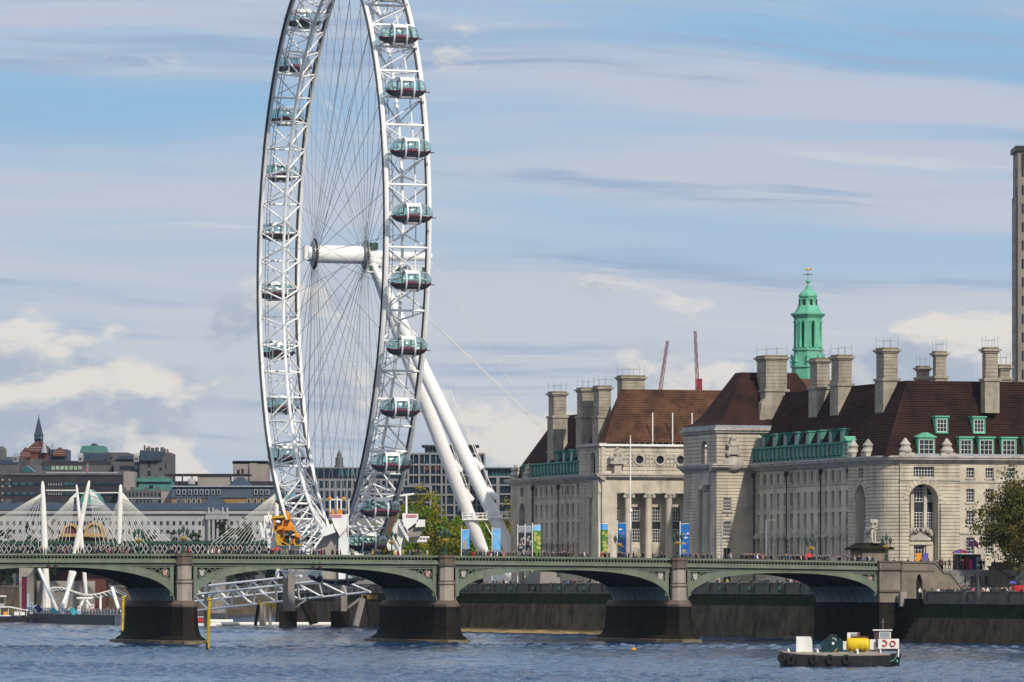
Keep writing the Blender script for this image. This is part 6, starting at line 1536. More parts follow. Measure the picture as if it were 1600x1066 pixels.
for (a, b_, mt, r) in (((474,942),(490,975),'wet_stone',.9), ((484,940),(492,975),'wet_stone',.7), ((567,935),(556,978),'concrete',.7), ((562,952),(557,978),'far_beige',.45), ((570,930),(578,968),'wet_stone',.4)): strut('pile', P(*b_, D), P(*a, D), r, mt, t)
MB().fbox(DF(D), XX(565,D), XX(590,D), -3, 0, ZZ(936,D), ZZ(929,D)).build('timber_deck', 'ochre_brick', t)
# floating boom: pale pipes lying on the water
D = 1165.0
for k, (a, b_) in enumerate(((332,398),(398.5,473),(473.5,547),(547.5,595))):
    lab = ['first','second','third','last'][k]+' length of the white floating boom, counted from the yellow pile'
    o = MB().tube(Vector((XX(a,D), D, .35)), Vector((XX(b_,D), D, .35)), .45, n=12).build('floating_boom', 'canopy_white', smooth=True)
    tag(o, lab, 'boom', 'white floating boom pipes')
D = 1270.0; tag(MB().tube(Vector((XX(326,D), D, .3)), Vector((XX(364,D), D, .3)), .5, n=12).build('floating_boom', 'canopy_white', smooth=True), 'short white boom floating farther off beyond the grey pile', 'boom', 'white floating boom pipes')
D = 1150.0; t = thing('mooring_pile', 'thick grey steel pile at the foot of the gangways', 'pile', P(322, 985, D)); MB().tube((XX(322,D), D, -1), (XX(322,D), D, ZZ(912,D)), .5, n=12).build('shaft', 'grey_metal', t, True); MB().lathe((XX(322,D), D, 0), [(.52,ZZ(912,D)),(.2,ZZ(909,D)),(.02,ZZ(908,D))], 12).build('cap', 'grey_metal', t)
for (px, yb, yt, d, lab) in ((324.5,1018,938,686.0,'yellow marker pile standing right of the leftmost bridge pier'), (190.5,990,934,905.0,'yellow marker pile half hidden left of the leftmost bridge pier')):
    t = thing('marker_pile', lab, 'marker pile', P(px, yb, d), 'yellow marker piles'); c = P(px, yb, d)
    MB().path([(c.x,d,-1),(c.x+.12,d,ZZ(yt,d)*.6),(c.x+.25,d,ZZ(yt,d))], .2, 8).build('shaft', 'yellow_paint', t, True); MB().fbox(Fr((c.x+.25,d,0),(1,0,0),(0,1,0)), -.28, .28, -.28, .28, ZZ(yt,d), ZZ(yt,d)+.3).build('cap', 'yellow_paint', t)
    MB().lathe((c.x,d,0), [(.215,-.5),(.215,.9),(.2,1.1)], 8).build('weed_band', 'algae', t)
# small red and white work boat by the pile
D = 1160.0
t = thing('work_boat', 'small red and white work boat beside the grey pile', 'boat', P(318, 980, D)); f = Fr((XX(318,D), D, 0), (1,0,0), (0,-1,0))
MB().loft([[f.pt(x,y,z) for x, y in ((-2.8,-.8),(1.6,-.8),(2.8,0),(1.6,.8),(-2.8,.8))] for z in (-.2, .8)]).build('hull', 'white_paint', t)
m = MB(); m.path([f.pt(x,.85,.95) for x in (-2.8, 1.6)], .2, 6); m.build('fender', 'red_paint', t, True); MB().fbox(f, -2.0, -.2, -.5, .5, .8, 1.9).build('cabin', 'red_paint', t); MB().fbox(f, -2.2, 0, -.6, .6, 1.9, 2.05).build('cabin_roof', 'white_paint', t)

# ---- floating pier with its sail canopy at the left
RA, RB_ = Vector((XX(187,1180), 1180, 0)), Vector((XX(40,1300), 1300, 0)); PE = (RB_-RA).normalized(); PL = (RB_-RA).length
PFm = Fr(RA, PE, Vector((PE.y, -PE.x, 0)) if Vector((PE.y, -PE.x, 0)).y < 0 else Vector((-PE.y, PE.x, 0)))
pier_t = thing('floating_pier', 'black floating pier with railings and white sail canopy at the left', 'floating pier', RA)
m = MB(); m.fbox(PFm, 8, PL+4, -9, 0, -.5, 2.1); m.build('pontoon', 'hull_black', pier_t); m = MB(); m.fbox(PFm, 0, 8, -8.6, -.3, -.5, 2.15); m.build('pontoon_end', 'far_white', pier_t)
MB().fbox(PFm, 0, PL+4, -8.8, -.1, 2.15, 2.3).build('deck', 'deck_tan', pier_t)
for i in range(64): strut('railing_post', PFm.pt(2+i*1.9, -.1, 2.3), PFm.pt(2+i*1.9, -.1, 3.5), .09, 'canopy_white' if i % 2 else 'grey_metal', pier_t, 5)
strut('handrail', PFm.pt(2, -.1, 3.5), PFm.pt(PL+4, -.1, 3.5), .1, 'grey_metal', pier_t, 5)
block('hoarding', PFm, 3, PL, -.3, -.2, 2.4, 3.2, 'grey_metal', pier_t)
D = 1235.0
sail = MB(); prof = [(77,918.5),(84,917),(95,917),(106,920),(118,924),(130,927.5),(142,928.5),(155,926.5),(168,923),(178,921)]
top = [P(x, y, D) for x, y in prof]; n = len(top)
rings = []
for dy, dz in ((0,0),(3,-.15),(6,-.45),(9,-.9)): rings.append([p+Vector((dy*.05, dy, dz)) for p in top])
vs = [p for r_ in rings for p in r_]+[p-Vector((0,0,.22)) for r_ in rings for p in r_]; fs = []; N4 = 4*n
for j in range(3):
    for i in range(n-1): fs += [(j*n+i, j*n+i+1, (j+1)*n+i+1, (j+1)*n+i), (N4+j*n+i, N4+(j+1)*n+i, N4+(j+1)*n+i+1, N4+j*n+i+1)]
for i in range(n-1): fs += [(i, N4+i, N4+i+1, i+1), (3*n+i, 3*n+i+1, N4+3*n+i+1, N4+3*n+i)]
sail.add(vs, fs); sail.build('sail_canopy', 'canopy_white', pier_t, True)
for i in range(18):
    q = i/17*(n-1); k = min(int(q), n-2); p = top[k].lerp(top[k+1], q-k); strut('canopy_rib', p-Vector((0,.3,.1)), p+Vector((1.1,0,-.9)), .09, 'canopy_white', pier_t, 5)
MB().tube(P(176,924,D-6), P(196,934,D-6), 1.1, .9, n=10).build('glass_shelter', 'railing_glass', pier_t, True)
for (a, b_, r) in (((61,889),(90,956),.42), ((117,894),(98,946),.42), ((175,918),(187,957),.42), ((132,935),(126,947),.3), ((132,935),(140,945),.3), ((157,933),(157,968),.25), ((44,929),(44,950),.3)): strut('raking_mast', P(*b_, D-12), P(*a, D-8), r, 'wheel_white', pier_t, 10)
strut('canopy_beam', P(120,935,D-10), P(145,935,D-10), .25, 'canopy_white', pier_t)
for k, (px, y, c1) in enumerate(((49,946,'sky_blue_print'),(98,947.5,'sky_blue_print'),(124,952,'pink'),(144,949,'pink'))):
    t = thing('sign_post', ['white and blue sign post leftmost on the floating pier','white and blue sign post below the sail canopy','pink topped sign post right of the sail canopy post','pink topped sign post nearest the white pontoon end'][k], 'sign', P(px, 958, D-14), 'sign posts on the floating pier')
    f = DF(D-14); z0, z1 = ZZ(y+7,D-14), ZZ(y-5,D-14); xa, xb = XX(px-2.4,D-14), XX(px+2.4,D-14)
    MB().fbox(f, xa, xb, -.3, 0, 2.3, z1).build('post', 'canopy_white', t); block('blue_panel', f, xa+.08, xb-.08, 0, .05, z0, z0+(z1-z0)*.45, 'sky_blue_print', t); block('mark', f, xa+.2, xb-.2, 0, .06, z0+(z1-z0)*.6, z0+(z1-z0)*.85, c1, t)
for k, (px, y, c1) in enumerate(((60,951,'boat_blue'),(84,955,'teal_print'),(114,955,'teal_print'),(145,956,'pink'))):
    if 'teal_print' not in MAT: mat('teal_print', (.05,.42,.48), (.04,.3,.36), 2, .5)
    t = thing('tilted_panel', ['tilted dark blue panel leftmost on the floating pier','tilted turquoise panel left of centre on the floating pier','tilted turquoise panel below the canopy crossing masts','tilted pink and white panel near the pontoon end'][k], 'display panel', P(px, 958, D-14), 'tilted panels on the floating pier')
    f = DF(D-15); c = (XX(px,D-15), ZZ(y,D-15)); MB().prism(f, [(c[0]-1.0,c[1]+.2),(c[0]-.1,c[1]+.9),(c[0]+1.0,c[1]-.3),(c[0]+.1,c[1]-1.0)], -.15, 0).build('panel', c1, t); MB().prism(f, [(c[0]-1.5,c[1]+.1),(c[0]-1.0,c[1]+.75),(c[0]-.2,c[1]+.95),(c[0]-1.05,c[1]+.2)], -.15, .02).build('border', 'canopy_white', t); strut('leg', (c[0], D-14.9, 2.3), (c[0], D-14.9, c[1]), .1, 'grey_metal', t)
# dark timber pile behind the pier
D = 1290.0; t = thing('timber_pile', 'tall dark maroon pile behind the left tour boat', 'pile', P(38, 960, D)); MB().fbox(DF(D), XX(34,D), XX(41.5,D), -1, 0, -1, ZZ(902,D)).build('shaft', 'maroon', t); MB().fbox(DF(D), XX(33.5,D), XX(42,D), -1.1, .1, ZZ(902,D), ZZ(901,D)).build('cap', 'dark_metal', t)
# tour boat at the left edge
D = 1290.0
t = thing('tour_boat', 'blue hulled white tour boat moored at the left edge', 'boat', P(15, 972, D)); f = Fr((XX(10,D), D, 0), (1,0,0), (0,-1,0))
m = MB(); m.loft([[f.pt(x,y,z) for x, y in ((-7,-1.8),(1.0,-1.8),(1.6+.4*z,-.6),(1.6+.4*z,.6),(1.0,1.8),(-7,1.8))] for z in (-.4,.4,1.5)]); m.build('hull', 'boat_blue', t)
m = MB(); m.fbox(f, -7, 5.2, -1.9, 1.9, -.2, 1.3); m.build('stern_hull', 'hull_black', t)
MB().fbox(f, -7, 1.2, -1.5, 1.5, 1.5, 1.7).build('deck', 'white_paint', t)
for x in (-3.5,-1.4,.6,2.8,5.0): strut('roof_post', f.pt(x,1.3,1.5), f.pt(x,1.3,3.7 if x < 1 else 3.2), .08, 'white_paint', t, 5)
m = MB(); m.prism(f, [(-7,3.7),(.8,3.9),(5.4,2.9),(5.4,2.75),(.8,3.6),(-7,3.5)], -1.6, 1.6); m.build('canopy', 'white_paint', t)
MB().fbox(f, -4, -.4, -1.2, 1.2, 3.9, 6.2).build('wheelhouse', 'railing_glass', t); MB().fbox(f, -4.3, 0, -1.4, 1.4, 6.2, 6.5).build('wheelhouse_roof', 'white_paint', t); MB().fbox(f, -3.9, -.5, -1.1, 1.1, 3.9, 4.6).build('wheelhouse_wall', 'white_paint', t)
for x in (-2.6,-.6,2.0,3.4): block('bench', f, x, x+1.2, .6, 1.2, 1.7, 2.6, 'white_paint' if x > 0 else 'orange_paint', t)
m = MB(); m.ring(Fr(f.pt(.6,1.9,.8), (1,0,0), (0,-1,0)), 0, 0, .42, .18, -.1, .12, 12); m.build('tyre_fender', 'rubber', t)

# ================================================================ work barge in front
D = 549.0; S = F_PX/D
bf = Fr((XX(1311,D), D, 0), Vector((1,-.06,0)), Vector((.06,1,0)))
def bx(px): return (px-1311)/S
barge = thing('work_barge', 'low black work barge with tyre fenders moored in the foreground', 'barge', bf.o)
def hull_ring(z, k):
    pts = []
    for (x, y) in ((1217,0),(1219,-1.3),(1224,-2.0),(1245,-2.35),(1300,-2.4),(1350,-2.4),(1384,-2.2),(1391,-1.2),(1391,1.2),(1384,2.2),(1300,2.4),(1245,2.35),(1224,2.0),(1219,1.3)):
        pts.append(bf.pt(bx(x)*k, y*k, z))
    return pts
m = MB(); r0, r1, r2 = hull_ring(-.4,.955), hull_ring(.25,.985), hull_ring(1.15,1.0)
sag = lambda p: p+Vector((0,0,.52*max(0, abs(bf.e.dot(p-bf.o)+.7)/6.2)**2*(1 if bf.e.dot(p-bf.o) < 0 else .15)))
m.loft([r0, r1, [sag(p) for p in r2]]); m.build('hull', 'hull_black', barge)
m = MB(); m.loft([[sag(p)+Vector((0,0,-.02)) for p in hull_ring(1.17,1.004)], [sag(p) for p in hull_ring(1.30,1.004)]]); m.build('gunwale', 'deck_tan', barge)
MB().fbox(bf, bx(1240), bx(1372), -1.7, 1.7, 1.15, 1.52).build('hatch_coaming', 'deck_tan', barge)
for a, b_ in ((1247,1268),(1282,1304)):
    for k in range(9): block('hatch_slat', bf, bx(a)+k*.15, bx(a)+k*.15+.07, -1.78, -1.70, 1.22, 1.5, 'varnish', barge)
for px in (1222, 1236, 1271, 1296.5, 1322):
    m = MB(); c = bf.pt(bx(px), -2.5 if px > 1230 else -2.1, .75 if px > 1230 else .95)
    m.path([(c.x+.32*math.cos(q*math.pi/6)*.95, c.y+.06*math.sin(q), c.z+.42*math.sin(q*math.pi/6)) for q in range(12)], .16, 7, True); m.build('tyre_fender', 'rubber', barge, True)
for px in (1233, 1278, 1340):
    m = MB(); c = bf.pt(bx(px), -2.0, 1.35); m.path([c, c+Vector((-.02,0,.28)), c+Vector((-.12,0,.5))], [.12,.11,.13], 8); m.build('bollard', 'white_paint', barge, True)
strut('mooring_line', bf.pt(bx(1300),-2.3,1.3), bf.pt(bx(1308),-1.5,1.9), .03, 'yellow_paint', barge, 4); strut('mooring_line', bf.pt(bx(1300),-2.35,1.3), bf.pt(bx(1299),-2.45,.9), .03, 'yellow_paint', barge, 4)
# white cowl
t = thing('ventilator_cowl', 'white curved ventilator box on the left of the barge deck', 'box', bf.pt(bx(1257), .3, 1.52))
m = MB(); prof = [(bx(1244.5),1.5),(bx(1269.5),1.5),(bx(1269),2.6),(bx(1268),2.95),(bx(1266),3.1),(bx(1244.5),3.12)]; m.prism(bf, prof, -.9, 1.0); m.build('casing', 'white_paint', t); m = MB(); m.prism(bf, [(bx(1244.3),1.52),(bx(1248),1.52),(bx(1248.4),2.6),(bx(1246),3.0),(bx(1244.3),3.08)], -.96, -.9); m.build('side_flange', 'canopy_white', t)
# dark green tank
t = thing('dark_tank', 'dark green covered tank in the middle of the barge', 'tank', bf.pt(bx(1300), .2, 1.52))
m = MB(); m.prism(bf, [(bx(1283),1.5),(bx(1317),1.5),(bx(1317.5),2.55),(bx(1315),2.85),(bx(1309),2.98),(bx(1308),3.2),(bx(1296),3.22),(bx(1293),3.0),(bx(1288),2.75),(bx(1283),2.5)], -1.0, 1.1); m.build('body', 'tank_green', t)
m = MB(); m.path([bf.pt(bx(x),-1.05,z) for x, z in ((1292,2.6),(1294,3.15),(1297,3.3),(1306,3.3),(1308,3.1))], .05, 6); m.build('handle', 'dark_metal', t)
block('label_plate', bf, bx(1300), bx(1303.5), -1.03, -1.0, 2.3, 2.56, 'white_paint', t)
for (a, z) in ((1301,2.95),(1304,2.92),(1305.5,2.78)): block('tag', bf, bx(a), bx(a+1.4), -1.03, -1.0, z-.06, z+.06, 'canopy_white', t)
# yellow tank
t = thing('yellow_tank', 'yellow cylindrical tank lashed on the barge beside the white cabin', 'tank', bf.pt(bx(1341), -.2, 1.52))
def disc(x, r, n=14, sq=1.0): return [bf.pt(x, -.3+r*math.cos(2*math.pi*i/n), 2.30+r*sq*math.sin(2*math.pi*i/n)) for i in range(n)]
m = MB(); m.loft([disc(bx(1322.5),.45), disc(bx(1325),.68), disc(bx(1330),.78), disc(bx(1352),.78), disc(bx(1356.5),.68), disc(bx(1358.5),.45)]); m.build('drum', 'tank_yellow', t, True)
for px in (1331, 1341, 1351): m = MB(); m.loft([disc(bx(px),.80), disc(bx(px+1.3),.80)]); m.build('rib', 'tank_yellow', t, True)
for (a, b_) in ((1326,1334),(1349,1356)): strut('lashing', bf.pt(bx(a),-1.05,1.6), bf.pt(bx(b_),-.6,3.05), .035, 'rubber', t, 5)
MB().fbox(bf, bx(1330), bx(1356), -.7, .1, 3.02, 3.16).build('top_board', 'varnish', t); m = MB(); m.tube(bf.pt(bx(1344.5),-1.1,1.78), bf.pt(bx(1344.5),-.98,1.78), .1, n=8); m.build('plug', 'rubber', t)
# white cabin boat alongside
cb_ = thing('cabin_boat', 'white cabin boat with brown wheelhouse moored behind the barge', 'boat', bf.pt(bx(1385), 3.2, 0)); off = 2.5
m = MB(); m.loft([[bf.pt(bx(x), y, z) for x, y in ((1330,off),(1400+3*z,off),(1405+3*z,off+1),(1400+3*z,off+2.4),(1330,off+2.4))] for z in (-.4, .3, 1.35)]); m.build('hull', 'hull_black', cb_)
MB().fbox(bf, bx(1330), bx(1400), off+.2, off+2.2, 1.35, 1.75).build('deck', 'white_paint', cb_)
MB().fbox(bf, bx(1372), bx(1405), off-.35, off+2.0, 1.85, 2.85).build('cabin', 'white_paint', cb_)
MB().fbox(bf, bx(1359.5), bx(1372), off-.1, off+2.0, 1.75, 2.8).build('side_cabin', 'white_paint', cb_)
for px in (1375, 1403): block('cabin_leg', bf, bx(px), bx(px+2.2), off-.3, off-.1, 1.0, 1.85, 'white_paint', cb_)
MB().fbox(bf, bx(1377), bx(1403), off-.05, off, 1.35, 1.85).build('glazed_front', 'lead', cb_)
wh = MB(); wh.fbox(bf, bx(1366), bx(1393), off-.15, off+1.7, 2.85, 3.72); who = wh.build('wheelhouse', 'varnish', cb_); MB().fbox(bf, bx(1364), bx(1394.5), off-.35, off+1.9, 3.72, 3.82).build('wheelhouse_roof', 'canopy_white', cb_)
block('window_frame', bf, bx(1374), bx(1392), off-.2, off-.15, 2.92, 3.62, 'white_paint', cb_); block('window', bf, bx(1375.5), bx(1390.5), off-.23, off-.2, 3.0, 3.54, 'lead', cb_); block('window', bf, bx(1367), bx(1371.5), off-.18, off-.15, 2.95, 3.55, 'slate_blue', cb_); block('window', bf, bx(1368.3), bx(1372.3), off-.42, off-.36, 2.0, 2.8, 'slate_blue', cb_)
c = Fr(bf.pt(0, off-.36, 0), bf.e, bf.n*-1)
m = MB(); m.ring(c, bx(1395), 2.38, .32, .11, -.0, .1, 16); m.build('life_ring', 'red_paint', cb_)
m = MB()
for i in range(9):
    t0, t1 = R(-140+25*i), R(-140+25*(i+1)); p = [(bx(1382)+q*math.cos(t_), 2.4+q*math.sin(t_)) for q, t_ in ((.2,t0),(.32,t0),(.32,t1),(.2,t1))]; m.prism(c, p, 0, .1)
m.prism(c, [(bx(1379),2.62),(bx(1383),2.66),(bx(1383),2.78),(bx(1379),2.74)], 0, .1); m.build('life_ring', 'red_paint', cb_)
m = MB(); m.path([bf.pt(bx(x),off-.4,z) for x, z in ((1391,.55),(1396,.62),(1400,.9),(1402.5,1.3))], .05, 6); m.ball(bf.pt(bx(1402),off-.4,.55), (.12,.1,.16), 7, 5); m.build('rope', 'rope_green', cb_, True)
sc_ = MB(); sc_.fbox(bf, bx(1324), bx(1344), off+.1, off+1.5, 1.75, 3.5); so = sc_.build('rear_cabin', 'white_paint', cb_); block('cabin_window', bf, bx(1330), bx(1339), off, off+.1, 2.9, 3.42, 'lead', cb_); block('cabin_post', bf, bx(1340), bx(1344), off, off+.1, 2.8, 3.5, 'varnish', cb_); MB().fbox(bf, bx(1317), bx(1325), off-.1, off+1, 1.75, 2.6).build('locker', 'white_paint', cb_)
m = MB()
for px in (1332, 1341, 1350, 1358): m.tube(bf.pt(bx(px), off+.15, 1.75), bf.pt(bx(px), off+.15, 2.55), .025, n=5)
m.tube(bf.pt(bx(1332), off+.15, 2.55), bf.pt(bx(1358), off+.15, 2.55), .02, n=5); m.build('guard_rail', 'grey_metal', cb_)
m = MB(); m.tube(bf.pt(bx(1380), off+.8, 3.8), bf.pt(bx(1380), off+.8, 5.0), .025, n=5); m.tube(bf.pt(bx(1377), off+.8, 4.6), bf.pt(bx(1383), off+.8, 4.6), .02, n=5); m.build('mast', 'grey_metal', cb_)
m = MB(); m.fbox(bf, bx(1386), bx(1390), off+.5, off+.9, 3.82, 4.0); m.build('searchlight', 'dark_metal', cb_)
for k, px in enumerate((1256, 1312, 1330)):
    m = MB(); m.path([bf.pt(bx(px)+.22*math.cos(q*.8), -1.95+.16*math.sin(q*.8), 1.33+.012*q) for q in range(20)], .04, 5); m.build('rope_coil', 'deck_tan', barge)
# orange buoy near the third pier
c = P(990, 1016.5, 66400/95.5); t = thing('mooring_buoy', 'small orange buoy floating before the third bridge pier', 'buoy', (c.x, c.y, 0)); m = MB(); m.ball((c.x,c.y,.12), (.32,.32,.26), 10, 8); m.build('float', 'orange_paint', t, True); MB().lathe((c.x,c.y,0), [(.07,.3),(.07,.46),(.12,.48),(.12,.54)], 8).build('top_ring', 'grey_metal', t)

# ================================================================ right bank: abutment stairs, lion, stall
stair = thing('stair_block', 'stone stair wall stepping down beside the bridge end', 'stairs', BR.pt(77, 0, 6.6))
zt = ztop(ABUT)
wall = [(72.6,6.6),(75.0,6.6),(75.0,9.4),(75.25,10.1),(75.5,10.4),(75.75,10.1),(76.0,9.4),(76.0,6.6),(85.5,6.6),(84.2,8.3),(82.2,8.4),(80.6,10.3),(79.6,10.4),(78.0,12.0),(72.6,12.0)]
m = MB()
m.prism(BR, [(72.6,6.6),(75.0,6.6),(75.0,12.0),(72.6,12.0)], -.9, -.3); m.prism(BR, [(76.0,6.6),(85.5,6.6),(84.2,7.3),(82.2,8.4),(80.6,10.3),(79.6,10.4),(78.0,12.0),(76.0,12.0)], -.9, -.3)
m.prism(BR, [(75.0,9.4),(75.25,10.1),(75.5,10.4),(75.5,12.0),(75.0,12.0)], -.9, -.3); m.prism(BR, [(75.5,10.4),(75.75,10.1),(76.0,9.4),(76.0,12.0),(75.5,12.0)], -.9, -.3)
m.build('stair_wall', 'abutment_stone', stair); MB().fbox(BR, 74.9, 76.1, -.3, -.25, 6.6, 10.6).build('dark_doorway', 'soffit', stair)
cop = [(72.6,12.0),(78.0,12.0),(79.6,10.4),(80.6,10.3),(82.2,8.4),(84.2,7.3),(85.5,6.6)]
for i in range(len(cop)-1):
    (a0_, z0_), (a1_, z1_) = cop[i], cop[i+1]; m = MB(); m.prism(BR, [(a0_,z0_),(a1_,z1_),(a1_,z1_+.3),(a0_,z0_+.3)], -1.05, -.15); m.build('coping_stone', 'river_wall_top', stair)
MB().fbox(BR, 72.6, 78, -1.02, -.9, 10.7, 10.95).build('string_course', 'pier_cap', stair)
for k in range(12): MB().fbox(BR, 78+k*.45, 92, -.3+k*.02, .15, 6.6, 11-k*.37).build('step', 'paving', stair) if k in (0,) else block('step', BR, 77.2+k*.55, 77.75+k*.55, -.28, .18, 6.6, 10.9-k*.38, 'paving', stair)
MB().fbox(BR, 83.0, 110, -.9, .19, 6.6, 8.6).build('landing', 'river_wall_top', stair)
for k in range(5): block('step', BR, 84, 92, -.9-.4*(k+1), -.9-.4*k, 6.6, 8.4-.36*k, 'paving', stair)
m = MB(); m.prism(BR, [(87.5,8.6),(94,6.7),(94,7.9),(92.5,8.0),(88.2,11.3),(87.0,11.3),(86.8,8.6)], -1.3, -.9); m.build('balustrade', 'river_wall_top', stair); m = MB(); m.prism(BR, [(86.8,11.3),(88.3,11.3),(92.6,8.0),(94.2,7.9),(94.2,8.15),(92.7,8.25),(88.4,11.6),(86.8,11.6)], -1.45, -.75); m.build('balustrade_coping', 'river_wall_top', stair)
MB().fbox(BR, 88, 125, .0, .5, 8.0, 12.2).build('retaining_wall', 'river_wall_top', stair)
# water-stair recess and wooden fender by the abutment
MB().fbox(BR, 72.5, 73.5, -14, -.4, -1, 6.6).build('water_stair_wall', 'wet_stone', stair); block('timber_fender', BR, 71.9, 72.9, -2.2, -1.4, 5.4, 7.6, 'far_beige', stair)
# lion plinth
LP = BR.pt(70.8, 7.5, 10.95); lf = Fr((LP.x, LP.y, 0), U, V)
t = thing('lion_plinth', 'dark roofed stone plinth carrying the lion statue', 'plinth', LP)
MB().fbox(lf, -2.0, 2.3, -1.8, 3.2, 10.95, 14.1).build('block', 'abutment_stone', t); MB().loft([[lf.pt(x,y,14.1) for x, y in ((-2.7,-2.5),(3.0,-2.5),(3.0,3.9),(-2.7,3.9))], [lf.pt(x,y,14.35) for x, y in ((-2.7,-2.5),(3.0,-2.5),(3.0,3.9),(-2.7,3.9))], [lf.pt(x,y,14.95) for x, y in ((-1.7,-1.5),(2.0,-1.5),(2.0,2.9),(-1.7,2.9))]]).build('roof_slab', 'wet_stone', t); MB().fbox(lf, -1.5, 1.8, -1.3, 2.6, 14.95, 15.15).build('pedestal', 'wet_stone', t)

def skin_mesh(name, pts, edges, mats, sub=1, root=0):
    """pts: (x,y,z,radius[,radius2]); one continuous skinned surface, returned as a mesh"""
    me = bpy.data.meshes.new(name+'_skel'); me.from_pydata([p[:3] for p in pts], edges, [])
    o = bpy.data.objects.new(name+'_skel', me); COL.objects.link(o)
    md = o.modifiers.new('skin', 'SKIN'); md.use_smooth_shade = True; md.branch_smoothing = .6
    for i, p in enumerate(pts):
        sv = me.skin_vertices[0].data[i]; sv.radius = (p[3], p[4] if len(p) > 4 else p[3]); sv.use_root = (i == root)
    ss = o.modifiers.new('sub', 'SUBSURF'); ss.levels = sub; ss.render_levels = sub
    dg = bpy.context.evaluated_depsgraph_get(); out = bpy.data.meshes.new_from_object(o.evaluated_get(dg)); out.name = name
    bpy.data.objects.remove(o); bpy.data.meshes.remove(me)
    out.materials.clear()
    for m_ in mats: out.materials.append(MAT[m_])
    return out
# lion: standing, head turned to the river; x forward
lp = [(0,0,1.75,.50),(.75,0,1.85,.52),(1.25,0,2.05,.55),(1.55,0,2.5,.50),(1.75,0,2.85,.40),(2.05,0,2.78,.22),(2.18,0,2.70,.14),(-.7,0,1.72,.48),(-1.05,0,1.6,.36),
      (1.15,.33,1.3,.24),(1.2,.34,.7,.17),(1.2,.34,.2,.16),(1.42,.34,.12,.14), (1.35,-.33,1.3,.24),(1.5,-.34,.7,.17),(1.55,-.34,.2,.16),(1.78,-.34,.12,.14),
      (-.85,.33,1.2,.29),(-.70,.36,.8,.19),(-.98,.36,.45,.13),(-.92,.36,.16,.13),(-.7,.36,.11,.13), (-.75,-.33,1.2,.29),(-.5,-.36,.8,.19),(-.8,-.36,.45,.13),(-.74,-.36,.16,.13),(-.5,-.36,.11,.13), (-1.35,0,1.5,.1),(-1.5,0,1.0,.08),(-1.45,0,.5,.1),
      (1.6,.26,3.15,.1),(1.6,-.26,3.15,.1),(1.38,.42,2.45,.30),(1.38,-.42,2.45,.30),(1.5,0,3.05,.34)]
le = [(0,1),(1,2),(2,3),(3,4),(4,5),(5,6),(0,7),(7,8),(2,9),(9,10),(10,11),(11,12),(2,13),(13,14),(14,15),(15,16),(7,17),(17,18),(18,19),(19,20),(20,21),(7,22),(22,23),(23,24),(24,25),(25,26),(8,27),(27,28),(28,29),(3,32),(3,33),(3,34),(34,30),(34,31)]
lion_me = skin_mesh('lion', lp, le, ['statue_stone'], 2)
t = thing('lion_statue', 'pale stone lion statue standing on the dark roofed plinth', 'statue', Vector((LP.x, LP.y, 15.15)), rz=R(-66), local=True)
sc_m = Matrix.Translation((-.2,0,0)) @ Matrix.Diagonal((1.0,1.0,1.13,1)); obj('body', lion_me, t, sc_m)
mn = MB(); rs = random.Random(2)
for k in range(70):      # locks of the mane
    a_ = rs.uniform(0, 6.28); h_ = rs.uniform(-.75,.45); r_ = .52-.12*abs(h_)
    c_ = Vector((1.5+.1*math.cos(a_)+.12*h_, r_*math.sin(a_)*1.05, 2.65+h_)); c_.x += -.35*abs(math.cos(a_)) if math.cos(a_) < 0 else .12
    mn.ball(Vector((c_.x-.2, c_.y, c_.z*1.13)), (.13,.13,.2), 6, 4)
mn.build('mane', 'statue_stone', t, True)
MB().fbox(XY, -1.5, 2.2, -.6, .6, -.02, .12).build('base', 'statue_stone', t)

# souvenir stall on the upper landing
t = thing('souvenir_stall', 'souvenir stall under a red and blue umbrella by the steps', 'stall', BR.pt(84, .6, 10.95)); sf = Fr(BR.pt(83.2, 1.2, 0), U, -V)
MB().fbox(sf, -.4, 3.4, -2.0, 0, 10.95, 13.4).build('kiosk', 'dark_metal', t)
for k, (a, c1) in enumerate(((-.9,'dark_metal'),(-.1,'varnish'),(.7,'maroon'),(1.3,'pink_dark'),(1.9,'boat_blue'),(2.5,'lead'))): block('goods_rack', sf, a, a+.55, .05, .35, 11.1, 12.6+.2*(k % 3), c1, t)
m = MB(); uc_ = sf.pt(-.1, .3, 0); 
mat('umbrella_blue', (.10,.10,.45), (.08,.07,.35), 2, .6)
for i in range(8):
    t0, t1 = 2*math.pi*i/8, 2*math.pi*(i+1)/8; pz = [Vector((uc_.x+1.45*math.cos(q), uc_.y+1.45*math.sin(q), 13.55)) for q in (t0, t1)]; mid_ = [Vector((uc_.x+.8*math.cos(q), uc_.y+.8*math.sin(q), 14.0)) for q in (t0, t1)]; tp = Vector((uc_.x, uc_.y, 14.2))
    m.add([pz[0], pz[1], mid_[1], mid_[0], tp], [(0,1,2,3),(3,2,4)], i % 2)
m.build('umbrella', ['red_paint', 'umbrella_blue'], t, fix=False); strut('umbrella_pole', (uc_.x,uc_.y,10.95), (uc_.x,uc_.y,14.2), .05, 'grey_metal', t, 5)
